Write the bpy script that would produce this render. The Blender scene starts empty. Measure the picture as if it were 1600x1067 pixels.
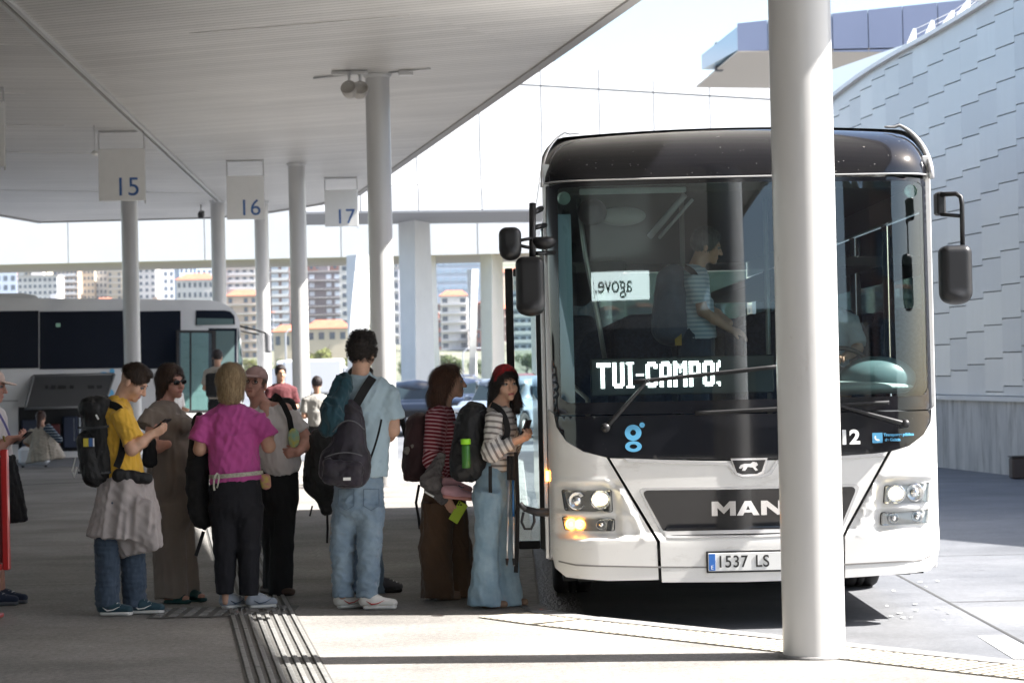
import bpy, math, random
import numpy as np
from mathutils import Vector, Matrix, geometry
R = math.radians
rnd = random.Random(7)
scene = bpy.context.scene
COL = scene.collection

# ------------------------------------------------------------------ camera
F = 3658.0                       # focal length in photograph pixels (1600 wide)
CAMH = 1.6
PITCH = math.atan(42.5 / F)
ROLL = math.atan(0.0218)
f_ = Vector((0, math.cos(PITCH), math.sin(PITCH)))
r_ = Vector((1, 0, 0)); u_ = r_.cross(f_)
rr = r_ * math.cos(ROLL) - u_ * math.sin(ROLL)
uu = u_ * math.cos(ROLL) + r_ * math.sin(ROLL)
cam_d = bpy.data.cameras.new('camera'); cam = bpy.data.objects.new('camera', cam_d); COL.objects.link(cam)
M = Matrix((rr, uu, -f_)).transposed().to_4x4(); M.translation = (0, 0, CAMH)
cam.matrix_world = M
cam_d.sensor_width = 36; cam_d.lens = 36 * F / 1600; cam_d.clip_end = 6000; cam_d.clip_start = 0.1
scene.camera = cam
cam_d.dof.use_dof = True; cam_d.dof.focus_distance = 15.6; cam_d.dof.aperture_fstop = 5.0

# ------------------------------------------------------------------ light
SUN_EL = R(47)
sdir = Vector((1, -0.10, 0)).normalized() * math.cos(SUN_EL) + Vector((0, 0, math.sin(SUN_EL)))   # towards the sun
world = bpy.data.worlds.new('World'); scene.world = world; world.use_nodes = True
wn = world.node_tree.nodes; wl = world.node_tree.links; wn.clear()
wo = wn.new('ShaderNodeOutputWorld'); wb = wn.new('ShaderNodeBackground'); ws = wn.new('ShaderNodeTexSky')
ws.sky_type = 'NISHITA'; ws.sun_disc = False; ws.sun_elevation = SUN_EL
ws.sun_rotation = math.atan2(sdir.x, sdir.y)
ws.air_density = 1.0; ws.dust_density = 2.2; ws.ozone_density = 1.0
wb.inputs['Strength'].default_value = 0.085
wl.new(ws.outputs[0], wb.inputs[0]); wl.new(wb.outputs[0], wo.inputs[0])
sun_d = bpy.data.lights.new('sun', 'SUN'); sun_d.energy = 5.0; sun_d.angle = R(0.55); sun_d.color = (1.0, 0.965, 0.92)
sun = bpy.data.objects.new('sun', sun_d); COL.objects.link(sun)
sun.rotation_euler = (-sdir).to_track_quat('-Z', 'Y').to_euler(); sun.location = (30, 0, 40)
scene.view_settings.view_transform = 'Standard'; scene.view_settings.look = 'None'
scene.view_settings.gamma = 1.0; scene.view_settings.use_curve_mapping = False
scene.view_settings.exposure = 2.0
scene.cycles.max_bounces = 10; scene.cycles.diffuse_bounces = 5; scene.cycles.glossy_bounces = 4
scene.cycles.transparent_max_bounces = 16; scene.cycles.transmission_bounces = 6
scene.cycles.use_denoising = True
scene.cycles.sample_clamp_indirect = 6.0
scene.cycles.caustics_reflective = False; scene.cycles.caustics_refractive = False

# ------------------------------------------------------------------ places read off the view
def at(px, py, Y):
    """the point at distance Y that is seen at photograph pixel (px, py)"""
    a = (px - 800) / F; b = -(py - 533.5) / F
    d = f_ + rr * a + uu * b
    t = Y / d.y
    return Vector((d.x * t, Y, CAMH + d.z * t))
def gnd(px, py, z=0.0):
    a = (px - 800) / F; b = -(py - 533.5) / F
    d = f_ + rr * a + uu * b
    t = (z - CAMH) / d.z
    return Vector((d.x * t, d.y * t, z))

# ------------------------------------------------------------------ materials
def mat(name, col, rough=0.6, metal=0.0, noise=0.0, nscale=8.0, bump=0.0, bscale=60.0, spec=0.5, coat=0.0,
        trans=0.0, stretch=(1, 1, 1), emit=None, estr=1.0, col2=None, detail=5.0, alpha=None, sheen=0.0, ior=1.45, bdist=0.01):
    m = bpy.data.materials.new(name); m.use_nodes = True
    nt = m.node_tree; n = nt.nodes; l = nt.links
    b = n['Principled BSDF']
    b.inputs['Base Color'].default_value = (*col, 1); b.inputs['Roughness'].default_value = rough
    b.inputs['Metallic'].default_value = metal; b.inputs['Specular IOR Level'].default_value = spec
    b.inputs['Coat Weight'].default_value = coat; b.inputs['Transmission Weight'].default_value = trans
    b.inputs['Coat Roughness'].default_value = 0.05; b.inputs['IOR'].default_value = ior
    if sheen: b.inputs['Sheen Weight'].default_value = sheen
    if emit: b.inputs['Emission Color'].default_value = (*emit, 1); b.inputs['Emission Strength'].default_value = estr
    if alpha is not None: b.inputs['Alpha'].default_value = alpha
    tc = n.new('ShaderNodeTexCoord'); mp = n.new('ShaderNodeMapping'); mp.inputs['Scale'].default_value = stretch
    l.new(tc.outputs['Object'], mp.inputs['Vector'])
    if noise or col2:
        t = n.new('ShaderNodeTexNoise'); t.inputs['Scale'].default_value = nscale; t.inputs['Detail'].default_value = detail
        t.inputs['Roughness'].default_value = 0.6
        l.new(mp.outputs[0], t.inputs['Vector'])
        r = n.new('ShaderNodeValToRGB'); r.color_ramp.elements[0].position = 0.3; r.color_ramp.elements[1].position = 0.7
        c2 = col2 or tuple(min(1, c * (1 + noise)) for c in col)
        c1 = col if col2 else tuple(c * (1 - noise) for c in col)
        r.color_ramp.elements[0].color = (*c1, 1); r.color_ramp.elements[1].color = (*c2, 1)
        l.new(t.outputs['Fac'], r.inputs[0]); l.new(r.outputs[0], b.inputs['Base Color'])
        rm = n.new('ShaderNodeMapRange'); rm.inputs[3].default_value = max(0.02, rough - 0.1 * noise - .02); rm.inputs[4].default_value = min(1, rough + .12)
        if not trans and metal < .5 and rough > .15:
            l.new(t.outputs['Fac'], rm.inputs[0]); l.new(rm.outputs[0], b.inputs['Roughness'])
    if bump:
        t2 = n.new('ShaderNodeTexNoise'); t2.inputs['Scale'].default_value = bscale; t2.inputs['Detail'].default_value = 4
        l.new(mp.outputs[0], t2.inputs['Vector'])
        bp = n.new('ShaderNodeBump'); bp.inputs['Strength'].default_value = bump; bp.inputs['Distance'].default_value = bdist
        l.new(t2.outputs['Fac'], bp.inputs['Height']); l.new(bp.outputs[0], b.inputs['Normal'])
    return m
def nodes_of(m): return m.node_tree.nodes, m.node_tree.links, m.node_tree.nodes['Principled BSDF']

# ------------------------------------------------------------------ objects
def tag(o, label=None, cat=None, group=None, kind=None):
    if label: o['label'] = label
    if cat: o['category'] = cat
    if group: o['group'] = group
    if kind: o['kind'] = kind
    return o
def empty(name, loc=(0, 0, 0), rz=0.0, label=None, cat=None, group=None, kind=None):
    o = bpy.data.objects.new(name, None); COL.objects.link(o); o.location = loc; o.rotation_euler = (0, 0, rz)
    o.empty_display_size = 0.1
    return tag(o, label, cat, group, kind)
def link(name, me, parent=None, **kw):
    o = bpy.data.objects.new(name, me); COL.objects.link(o)
    if parent: o.parent = parent
    return tag(o, **kw)
def copy_tree(o, parent=None):
    c = o.copy(); COL.objects.link(c)
    if parent: c.parent = parent
    for ch in list(o.children): copy_tree(ch, c)
    return c

class MB:
    """collects simple solids and builds them as one mesh"""
    def __init__(s): s.v = []; s.f = []; s.sm = []
    def add(s, vs, fs, smooth=False):
        k = len(s.v); s.v += [tuple(v) for v in vs]; s.f += [tuple(i + k for i in f) for f in fs]; s.sm += [smooth] * len(fs); return s
    def box(s, lo, hi, c=0.0, m=None):
        x0, y0, z0 = lo; x1, y1, z1 = hi
        if c <= 0:
            vs = [(x0,y0,z0),(x1,y0,z0),(x1,y1,z0),(x0,y1,z0),(x0,y0,z1),(x1,y0,z1),(x1,y1,z1),(x0,y1,z1)]
            fs = [(0,3,2,1),(4,5,6,7),(0,1,5,4),(1,2,6,5),(2,3,7,6),(3,0,4,7)]
        else:
            vs = []; 
            for (z, d) in ((z0, c), (z0 + c, 0), (z1 - c, 0), (z1, c)):
                e = c
                X0, X1, Y0, Y1 = x0 + d, x1 - d, y0 + d, y1 - d
                vs += [(X0+e,Y0,z),(X1-e,Y0,z),(X1,Y0+e,z),(X1,Y1-e,z),(X1-e,Y1,z),(X0+e,Y1,z),(X0,Y1-e,z),(X0,Y0+e,z)]
            fs = [tuple(range(7, -1, -1)), tuple(range(24, 32))]
            for k in range(3):
                for i in range(8):
                    j = (i + 1) % 8; fs.append((k*8+i, k*8+j, k*8+8+j, k*8+8+i))
        if m is not None: vs = [m @ Vector(v) for v in vs]
        return s.add(vs, fs)
    def bar(s, p, q, w, h, up=(0, 0, 1), c=0.0):
        p = Vector(p); q = Vector(q); d = q - p; L = d.length; d.normalize()
        up = Vector(up)
        if abs(d.dot(up)) > .99: up = Vector((0, 1, 0))
        sx = d.cross(up).normalized(); sz = sx.cross(d)
        m = Matrix((sx, d, sz)).transposed().to_4x4(); m.translation = p
        return s.box((-w/2, 0, -h/2), (w/2, L, h/2), c, m)
    def tube(s, pts, r, n=10, caps=True, ry=None, closed=False):
        pts = [Vector(p) for p in pts]; N = len(pts)
        rs = r if isinstance(r, (list, tuple)) else [r] * N
        vs = []; prev = None
        for i, p in enumerate(pts):
            a = pts[i-1] if i else (pts[-1] if closed else p); b = pts[i+1] if i < N-1 else (pts[0] if closed else p)
            d = (b - a).normalized()
            if prev is None:
                up = Vector((0, 0, 1)) if abs(d.z) < .9 else Vector((0, 1, 0))
                sx = d.cross(up).normalized()
            else:
                sx = (prev - d * prev.dot(d)).normalized()
            prev = sx; sz = sx.cross(d)
            for k in range(n):
                t = 2 * math.pi * k / n
                vs.append(p + sx * math.cos(t) * rs[i] + sz * math.sin(t) * (rs[i] * (ry or 1)))
        fs = []
        for i in range(N if closed else N - 1):
            for k in range(n):
                j = (k + 1) % n; i2 = (i + 1) % N
                fs.append((i*n+k, i2*n+k, i2*n+j, i*n+j))
        s.add(vs, fs, True)
        if caps and not closed: s.add([], []) ; k0 = len(s.v) - len(vs); s.f.append(tuple(k0 + i for i in range(n))); s.sm.append(False); s.f.append(tuple(k0 + (N-1)*n + i for i in range(n-1, -1, -1))); s.sm.append(False)
        return s
    def lathe(s, prof, n=24, m=None, caps=False):
        vs = []
        for (r, z) in prof:
            for k in range(n):
                t = 2 * math.pi * k / n; vs.append(Vector((r * math.cos(t), r * math.sin(t), z)))
        if m is not None: vs = [m @ v for v in vs]
        fs = []
        for i in range(len(prof) - 1):
            for k in range(n):
                j = (k + 1) % n; fs.append((i*n+k, i*n+j, (i+1)*n+j, (i+1)*n+k))
        s.add(vs, fs, True)
        if caps:
            k0 = len(s.v) - len(vs); s.f.append(tuple(k0 + i for i in range(n-1, -1, -1))); s.sm.append(False)
            s.f.append(tuple(k0 + (len(prof)-1)*n + i for i in range(n))); s.sm.append(False)
        return s
    def prism(s, poly, y0, y1, axis='y', m=None):
        """closed outline (a,b) extruded along an axis"""
        n = len(poly)
        def P(a, b, t):
            return {'y': (a, t, b), 'z': (a, b, t), 'x': (t, a, b)}[axis]
        vs = [P(a, b, y0) for a, b in poly] + [P(a, b, y1) for a, b in poly]
        if m is not None: vs = [m @ Vector(v) for v in vs]
        fs = [tuple(range(n)), tuple(range(2*n-1, n-1, -1))] + [(i, i+n, (i+1) % n + n, (i+1) % n) for i in range(n)]
        return s.add(vs, fs)
    def ell(s, c, rad, nu=14, nv=9, m=None):
        vs = []; 
        for i in range(nv + 1):
            a = math.pi * i / nv
            for k in range(nu):
                t = 2 * math.pi * k / nu
                vs.append(Vector((rad[0]*math.sin(a)*math.cos(t), rad[1]*math.sin(a)*math.sin(t), rad[2]*math.cos(a))))
        if m is not None: vs = [m @ v for v in vs]
        vs = [v + Vector(c) for v in vs]; fs = []
        for i in range(nv):
            for k in range(nu):
                j = (k + 1) % nu; fs.append((i*nu+k, (i+1)*nu+k, (i+1)*nu+j, i*nu+j))
        return s.add(vs, fs, True)
    def mesh(s, name, m):
        me = bpy.data.meshes.new(name); me.from_pydata([tuple(v) for v in s.v], [], s.f)
        me.polygons.foreach_set('use_smooth', s.sm); me.materials.append(m); me.validate(); me.update()
        import bmesh
        bm = bmesh.new(); bm.from_mesh(me); bmesh.ops.remove_doubles(bm, verts=bm.verts, dist=1e-6); bmesh.ops.recalc_face_normals(bm, faces=bm.faces)
        bm.to_mesh(me); bm.free()
        return me
    def build(s, name, m, parent=None, bevel=0.0, auto=None, **kw):
        o = link(name, s.mesh(name, m), parent, **kw)
        if bevel:
            b = o.modifiers.new('b', 'BEVEL'); b.width = bevel; b.segments = 2; b.limit_method = 'ANGLE'; b.angle_limit = R(40)
        return o

def sheet(name, outline, z, m, holes=(), parent=None, kind=None, flip=False, thick=0.0, **kw):
    """flat polygon sheet, optionally with thickness downwards"""
    vs = [Vector((p[0], p[1])) for p in outline]
    r = geometry.delaunay_2d_cdt(vs, [], [tuple(range(len(vs)))], 1, 1e-6)
    v3 = [(p.x, p.y, z) for p in r[0]]; fs = [tuple(f) for f in r[2]]
    mb = MB(); mb.add(v3, fs)
    if thick:
        n = len(outline)
        mb.add([(p[0], p[1], z) for p in outline] + [(p[0], p[1], z - thick) for p in outline], [(i, (i+1) % n, (i+1) % n + n, i + n) for i in range(n)])
        mb.add([(p.x, p.y, z - thick) for p in r[0]], [tuple(reversed(f)) for f in fs])
    return mb.build(name, m, parent, kind=kind, **kw)

def text_mesh(name, s, size, m, depth=0.002, offset=0.0, align='CENTER', squash=1.0, spacing=1.0):
    cu = bpy.data.curves.new(name, 'FONT'); cu.body = s; cu.size = size; cu.extrude = depth; cu.offset = offset
    cu.align_x = align; cu.align_y = 'CENTER'; cu.space_character = spacing
    o = bpy.data.objects.new(name, cu); COL.objects.link(o)
    dg = bpy.context.evaluated_depsgraph_get(); me = bpy.data.meshes.new_from_object(o.evaluated_get(dg))
    bpy.data.objects.remove(o); bpy.data.curves.remove(cu)
    me.name = name; me.materials.clear(); me.materials.append(m)
    if squash != 1.0:
        for v in me.vertices: v.co.x *= squash
    return me
FRONT = (R(90), 0, 0)            # text or panel facing -Y (towards the viewer)

# ------------------------------------------------------------------ rounded solids from distance fields
def frame_of(d, side=None):
    d = d / np.linalg.norm(d)
    s = np.array(side if side is not None else (1.0, 0, 0), float)
    s = s - d * s.dot(d)
    if np.linalg.norm(s) < 1e-3: s = np.array((0, 1.0, 0)) - d * d[1]
    s /= np.linalg.norm(s)
    return s, np.cross(d, s), d
class SDF:
    """smoothly joined limbs; ops are evaluated only near themselves"""
    def __init__(s, res=0.008): s.ops = []; s.res = res
    def limb(s, p, q, r0, r1, k=0.02, f0=1.0, f1=1.0, side=None, cut=False):
        """tapered capsule; f = thickness along side-normal relative to r (flattening)"""
        s.ops.append(('limb', np.array(p, float), np.array(q, float), r0, r1, f0, f1, side, k, cut)); return s
    def chain(s, pts, rs, k=0.02, fs=None, side=None):
        for i in range(len(pts) - 1):
            s.limb(pts[i], pts[i+1], rs[i], rs[i+1], k, *(fs[i:i+2] if fs else (1, 1)), side=side)
        return s
    def ball(s, c, r, k=0.02, rot=None, cut=False):
        r = (r, r, r) if not hasattr(r, '__len__') else r
        s.ops.append(('ball', np.array(c, float), np.array(r, float), rot, k, cut)); return s
    def rbox(s, c, h, rad, k=0.02, rot=None, cut=False):
        s.ops.append(('rbox', np.array(c, float), np.array(h, float), rad, rot, k, cut)); return s
    def half(s, p, n):
        """cut everything on the side the normal points to"""
        s.ops.append(('half', np.array(p, float), np.array(n, float) / np.linalg.norm(n))); return s
    def warp(s, fn): s.ops.append(('warp', fn)); return s
    def bounds(s):
        lo = np.full(3, 1e9); hi = -lo
        for o in s.ops:
            if o[0] == 'limb' and not o[9]:
                r = max(o[3]*max(1, o[5]), o[4]*max(1, o[6]))
                lo = np.minimum(lo, np.minimum(o[1], o[2]) - r); hi = np.maximum(hi, np.maximum(o[1], o[2]) + r)
            if o[0] in ('ball', 'rbox') and not o[-1]:
                r = np.linalg.norm(o[2]) if o[3] is not None or o[0] == 'rbox' else o[2]
                if o[0] == 'rbox': r = np.linalg.norm(o[2])
                lo = np.minimum(lo, o[1] - r); hi = np.maximum(hi, o[1] + r)
        return lo - s.res * 4, hi + s.res * 4
    def field(s):
        lo, hi = s.bounds(); h = s.res
        n = np.ceil((hi - lo) / h).astype(int) + 1
        D = np.full(n, 0.1, np.float32)
        ax = [lo[i] + h * np.arange(n[i]) for i in range(3)]
        def sub(bl, bh):
            i0 = np.clip(np.floor((bl - lo) / h).astype(int), 0, n - 1); i1 = np.clip(np.ceil((bh - lo) / h).astype(int) + 1, 1, n)
            sl = tuple(slice(a, b) for a, b in zip(i0, i1))
            g = np.meshgrid(*[ax[i][sl[i]] for i in range(3)], indexing='ij')
            return sl, g
        for o in s.ops:
            if o[0] == 'limb':
                _, p, q, r0, r1, f0, f1, side, k, cut = o
                R_ = max(r0, r1) * max(1, f0, f1) + k + 0.02
                sl, (X, Y, Z) = sub(np.minimum(p, q) - R_, np.maximum(p, q) + R_)
                d = q - p; L = np.linalg.norm(d)
                su, sv, sd = frame_of(d, side)
                x = X - p[0]; y = Y - p[1]; z = Z - p[2]
                a = x*sd[0] + y*sd[1] + z*sd[2]; t = np.clip(a / L, 0, 1)
                u = x*su[0] + y*su[1] + z*su[2]; v = x*sv[0] + y*sv[1] + z*sv[2]; w = a - t * L
                r = r0 + (r1 - r0) * t; f = f0 + (f1 - f0) * t
                if f0 == 1 and f1 == 1: dd = np.sqrt(u*u + v*v + w*w) - r
                else:
                    q_ = np.sqrt(u*u + (v/f)**2 + w*w / np.minimum(f, 1)**2)
                    g_ = np.sqrt(u*u + (v/f**2)**2 + (w / np.minimum(f, 1)**2)**2) + 1e-6
                    dd = (q_ - r) * q_ / g_
            elif o[0] == 'ball':
                _, c, r, rot, k, cut = o
                R_ = (np.full(3, r.max()) if rot is not None else r) + k + 0.02
                sl, (X, Y, Z) = sub(c - R_, c + R_)
                x = X - c[0]; y = Y - c[1]; z = Z - c[2]
                if rot is not None:
                    m = np.array(rot).T; x, y, z = (m[i][0]*x + m[i][1]*y + m[i][2]*z for i in range(3))
                k0 = np.sqrt((x/r[0])**2 + (y/r[1])**2 + (z/r[2])**2); k1 = np.sqrt((x/r[0]**2)**2 + (y/r[1]**2)**2 + (z/r[2]**2)**2) + 1e-6
                dd = k0 * (k0 - 1) / k1
            elif o[0] == 'rbox':
                _, c, hh, rad, rot, k, cut = o
                R_ = np.full(3, np.linalg.norm(hh)) + k + 0.02
                sl, (X, Y, Z) = sub(c - R_, c + R_)
                x = X - c[0]; y = Y - c[1]; z = Z - c[2]
                if rot is not None:
                    m = np.array(rot).T; x, y, z = (m[i][0]*x + m[i][1]*y + m[i][2]*z for i in range(3))
                qx = np.abs(x) - hh[0] + rad; qy = np.abs(y) - hh[1] + rad; qz = np.abs(z) - hh[2] + rad
                dd = np.sqrt(np.maximum(qx, 0)**2 + np.maximum(qy, 0)**2 + np.maximum(qz, 0)**2) + np.minimum(np.maximum(qx, np.maximum(qy, qz)), 0) - rad
            elif o[0] == 'half':
                X, Y, Z = np.meshgrid(*ax, indexing='ij')
                p, nn = o[1], o[2]
                D = np.maximum(D, ((X - p[0])*nn[0] + (Y - p[1])*nn[1] + (Z - p[2])*nn[2]).astype(np.float32)); continue
            elif o[0] == 'warp':
                X, Y, Z = np.meshgrid(*ax, indexing='ij'); D = D + o[1](X, Y, Z).astype(np.float32); continue
            A = D[sl]; dd = dd.astype(np.float32)
            if cut:
                D[sl] = np.maximum(A, -dd) if k <= 0 else -smin(-A, dd, k)
            else:
                D[sl] = smin(A, dd, k)
        return D, lo
    def mesh(s, name, m, post=None):
        D, lo = s.field()
        V, Fq = surface_nets(D, lo, s.res)
        if post is not None: V = post(V)
        me = bpy.data.meshes.new(name)
        nv = len(V); nf = len(Fq)
        me.vertices.add(nv); me.vertices.foreach_set('co', V.astype(np.float32).ravel())
        me.loops.add(nf * 4); me.loops.foreach_set('vertex_index', Fq.ravel().astype(np.int32))
        me.polygons.add(nf); me.polygons.foreach_set('loop_start', np.arange(0, nf * 4, 4, dtype=np.int32))
        me.polygons.foreach_set('use_smooth', np.ones(nf, bool))
        me.update(calc_edges=True); me.materials.append(m)
        return me
    def build(s, name, m, parent=None, post=None, **kw): return link(name, s.mesh(name, m, post), parent, **kw)
def smin(a, b, k):
    if k <= 0: return np.minimum(a, b)
    h = np.maximum(k - np.abs(a - b), 0) / k
    return np.minimum(a, b) - h * h * k * 0.25
def surface_nets(D, lo, h):
    ins = D < 0
    c = np.zeros(tuple(np.array(D.shape) - 1), np.int8)
    for i in (0, 1):
        for j in (0, 1):
            for k in (0, 1):
                c += ins[i:D.shape[0]-1+i, j:D.shape[1]-1+j, k:D.shape[2]-1+k]
    act = (c > 0) & (c < 8)
    idx = np.argwhere(act); N = len(idx)
    vid = np.full(act.shape, -1, np.int64); vid[act] = np.arange(N)
    acc = np.zeros((N, 3)); cnt = np.zeros(N)
    corner = {}
    for i in (0, 1):
        for j in (0, 1):
            for k in (0, 1): corner[(i, j, k)] = D[idx[:, 0]+i, idx[:, 1]+j, idx[:, 2]+k].astype(float)
    for a in corner:
        for ax in range(3):
            if a[ax] == 0:
                b = list(a); b[ax] = 1; b = tuple(b)
                va, vb = corner[a], corner[b]; cr = (va < 0) != (vb < 0)
                t = np.where(cr, va / np.where(cr, va - vb, 1), 0)
                p = np.tile(np.array(a, float), (N, 1)); p[:, ax] = t
                acc += p * cr[:, None]; cnt += cr
    V = (idx + acc / np.maximum(cnt, 1)[:, None]) * h + lo
    quads = []
    for ax in range(3):
        o1, o2 = [(1, 2), (2, 0), (0, 1)][ax]
        sl0 = [slice(1, -1)] * 3; sl1 = [slice(1, -1)] * 3
        sl0[ax] = slice(0, -1); sl1[ax] = slice(1, None)
        A = ins[tuple(sl0)]; B = ins[tuple(sl1)]
        e = np.argwhere(A != B)
        off = np.ones(3, int); off[ax] = 0
        g = e + off
        flip = A[e[:, 0], e[:, 1], e[:, 2]]
        def vv(d1, d2):
            q = g.copy(); q[:, o1] -= d1; q[:, o2] -= d2; return vid[q[:, 0], q[:, 1], q[:, 2]]
        q = np.stack([vv(1, 1), vv(0, 1), vv(0, 0), vv(1, 0)], 1)
        q[~flip] = q[~flip][:, ::-1]
        quads.append(q)
    Q = np.concatenate(quads); Q = Q[(Q >= 0).all(1)]
    return V, Q
def wobble(P, seed, scale, n=5):
    rs = np.random.RandomState(seed); out = np.zeros(len(P))
    for i in range(n):
        k = rs.normal(size=3) * scale; k2 = rs.normal(size=3) * scale * .6
        out += np.sin(P @ k + 2.0 * np.sin(P @ k2 + rs.rand() * 6) + rs.rand() * 6)
    return out / n
# ================================================================== ground
RZ = -0.12
def ground_mat(name, c1, c2, speck, bump, rough=0.9, wet=0.0):
    m = mat(name, c1, rough=rough); n, l, b = nodes_of(m)
    tc = n.new('ShaderNodeTexCoord')
    def noise(s, det=6, ro=.6):
        t = n.new('ShaderNodeTexNoise'); t.inputs['Scale'].default_value = s; t.inputs['Detail'].default_value = det; t.inputs['Roughness'].default_value = ro
        l.new(tc.outputs['Object'], t.inputs['Vector']); return t
    a = noise(0.35); g = noise(28, 8, .75); k = noise(150, 3, .8)
    rp = n.new('ShaderNodeValToRGB'); rp.color_ramp.elements[0].color = (*c1, 1); rp.color_ramp.elements[1].color = (*c2, 1)
    rp.color_ramp.elements[0].position = .3; rp.color_ramp.elements[1].position = .72
    l.new(a.outputs[0], rp.inputs[0])
    mx = n.new('ShaderNodeMixRGB'); mx.blend_type = 'MULTIPLY'; mx.inputs[0].default_value = speck
    r2 = n.new('ShaderNodeValToRGB'); r2.color_ramp.elements[0].position = .33; r2.color_ramp.elements[1].position = .66
    r2.color_ramp.elements[0].color = (.35, .35, .35, 1); r2.color_ramp.elements[1].color = (1.35, 1.33, 1.3, 1)
    l.new(g.outputs[0], r2.inputs[0]); l.new(rp.outputs[0], mx.inputs[1]); l.new(r2.outputs[0], mx.inputs[2])
    mx2 = n.new('ShaderNodeMixRGB'); mx2.blend_type = 'MULTIPLY'; mx2.inputs[0].default_value = .5
    r3 = n.new('ShaderNodeValToRGB'); r3.color_ramp.elements[0].position = .4; r3.color_ramp.elements[1].position = .6
    r3.color_ramp.elements[0].color = (.5, .5, .5, 1); r3.color_ramp.elements[1].color = (1.3, 1.3, 1.3, 1)
    l.new(k.outputs[0], r3.inputs[0]); l.new(mx.outputs[0], mx2.inputs[1]); l.new(r3.outputs[0], mx2.inputs[2])
    # gum and drip spots, blotches, dark traffic bands
    vo = n.new('ShaderNodeTexVoronoi'); vo.inputs['Scale'].default_value = 1.7; vo.inputs['Randomness'].default_value = 1; l.new(tc.outputs['Object'], vo.inputs['Vector'])
    vr = n.new('ShaderNodeMapRange'); vr.inputs[1].default_value = .035; vr.inputs[2].default_value = .06; vr.inputs[3].default_value = .55; vr.inputs[4].default_value = 1; l.new(vo.outputs['Distance'], vr.inputs[0])
    mb_ = n.new('ShaderNodeMapping'); mb_.inputs['Scale'].default_value = (.5, .8, 1); l.new(tc.outputs['Object'], mb_.inputs['Vector'])
    bn = n.new('ShaderNodeTexNoise'); bn.inputs['Scale'].default_value = 1.6; bn.inputs['Detail'].default_value = 9; bn.inputs['Roughness'].default_value = .7; l.new(mb_.outputs[0], bn.inputs['Vector'])
    br = n.new('ShaderNodeMapRange'); br.inputs[1].default_value = .38; br.inputs[2].default_value = .6; br.inputs[3].default_value = .80; br.inputs[4].default_value = 1.06; l.new(bn.outputs[0], br.inputs[0])
    mm1 = n.new('ShaderNodeMath'); mm1.operation = 'MULTIPLY'; l.new(vr.outputs[0], mm1.inputs[0]); l.new(br.outputs[0], mm1.inputs[1])
    mx3 = n.new('ShaderNodeMixRGB'); mx3.blend_type = 'MULTIPLY'; mx3.inputs[0].default_value = 1; l.new(mx2.outputs[0], mx3.inputs[1]); l.new(mm1.outputs[0], mx3.inputs[2])
    l.new(mx3.outputs[0], b.inputs['Base Color'])
    bp = n.new('ShaderNodeBump'); bp.inputs['Strength'].default_value = bump; bp.inputs['Distance'].default_value = .006
    l.new(k.outputs[0], bp.inputs['Height']); l.new(bp.outputs[0], b.inputs['Normal'])
    return m
M_plat = ground_mat('aggregate_concrete', (.20, .191, .180), (.36, .346, .327), .6, .7)
M_road = ground_mat('road_concrete', (.115, .12, .13), (.20, .205, .215), .35, .25, rough=.6)
M_kerb = mat('kerb_granite', (.24, .235, .23), .75, noise=.3, nscale=14, bump=.4, bscale=80)
M_gutter = mat('dark_gutter', (.09, .09, .095), .45, noise=.6, nscale=6, bump=.8, bscale=14, stretch=(3, .7, 1), bdist=.03)
M_tact = mat('tactile_steel', (.20, .198, .19), .6, noise=.25, nscale=20)
M_tacty = mat('tactile_cream', (.52, .47, .38), .75, noise=.25, nscale=12)
M_white = mat('road_paint', (.78, .78, .76), .7, noise=.08, nscale=20)

kerb = [(.15, 42.5), (.15, 15.9), (.24, 15.45), (.54, 15.0), (1.6, 13.72), (2.69, 12.35), (3.9, 10.9), (6.2, 8.0), (8.5, 5.0), (8.5, -12)]
plat = kerb + [(-40, -12), (-40, 42.5)]
road = sheet('road', [(-400, -60), (400, -60), (400, 420), (-400, 420)], RZ, M_road, kind='structure')
def inset(poly, d):
    """offset an open polyline to its right-hand side (towards the platform)"""
    out = []
    for i, p in enumerate(poly):
        a = Vector(poly[max(0, i-1)]); b = Vector(poly[min(len(poly)-1, i+1)]); t = (b - a).normalized()
        out.append((p[0] + t.y * d, p[1] - t.x * d))
    return out
def inner(poly, d):
    return inset(poly, d)
kin = inner(kerb, .16)            # direction check: platform lies at smaller x
platform = sheet('pavement', kin + [(-40, -12), (-40, 42.34)], 0, M_plat, kind='structure', thick=.3)
kerb_o = empty('kerb', (0, 0, 0)); tag(kerb_o, kind='structure')
def stones(poly_o, poly_i, parent, pitch=1.0, zt=.004):
    # walk along the polyline, one stone at a time
    segs = []
    for i in range(len(poly_o) - 1):
        L = (Vector(poly_o[i+1]) - Vector(poly_o[i])).length; n = max(1, round(L / pitch))
        for k in range(n):
            t0 = k / n + .006 / L; t1 = (k + 1) / n - .006 / L
            P = lambda pl, t: Vector(pl[i]).lerp(Vector(pl[i+1]), t)
            a, b, c, d = P(poly_o, t0), P(poly_o, t1), P(poly_i, t1), P(poly_i, t0)
            mb = MB(); z0, z1 = RZ - .1, zt + rnd.uniform(-.003, .003)
            e = .012
            vs = [(*a, z0), (*b, z0), (*c, z0), (*d, z0), (*a, z1 - e), (*b, z1 - e), (*a.lerp(d, .1), z1), (*b.lerp(c, .1), z1), (*c, z1), (*d, z1)]
            mb.add(vs, [(0,1,5,4), (4,5,7,6), (6,7,8,9), (0,4,6,9,3), (1,2,8,7,5), (2,3,9,8), (0,3,2,1)])
            mb.build('kerb_stone', M_kerb, parent)
stones(kerb[:9], kin[:9], kerb_o)
stones([(-14, 42.5), (.0, 42.5)], [(-14, 42.34), (.0, 42.34)], kerb_o)
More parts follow.
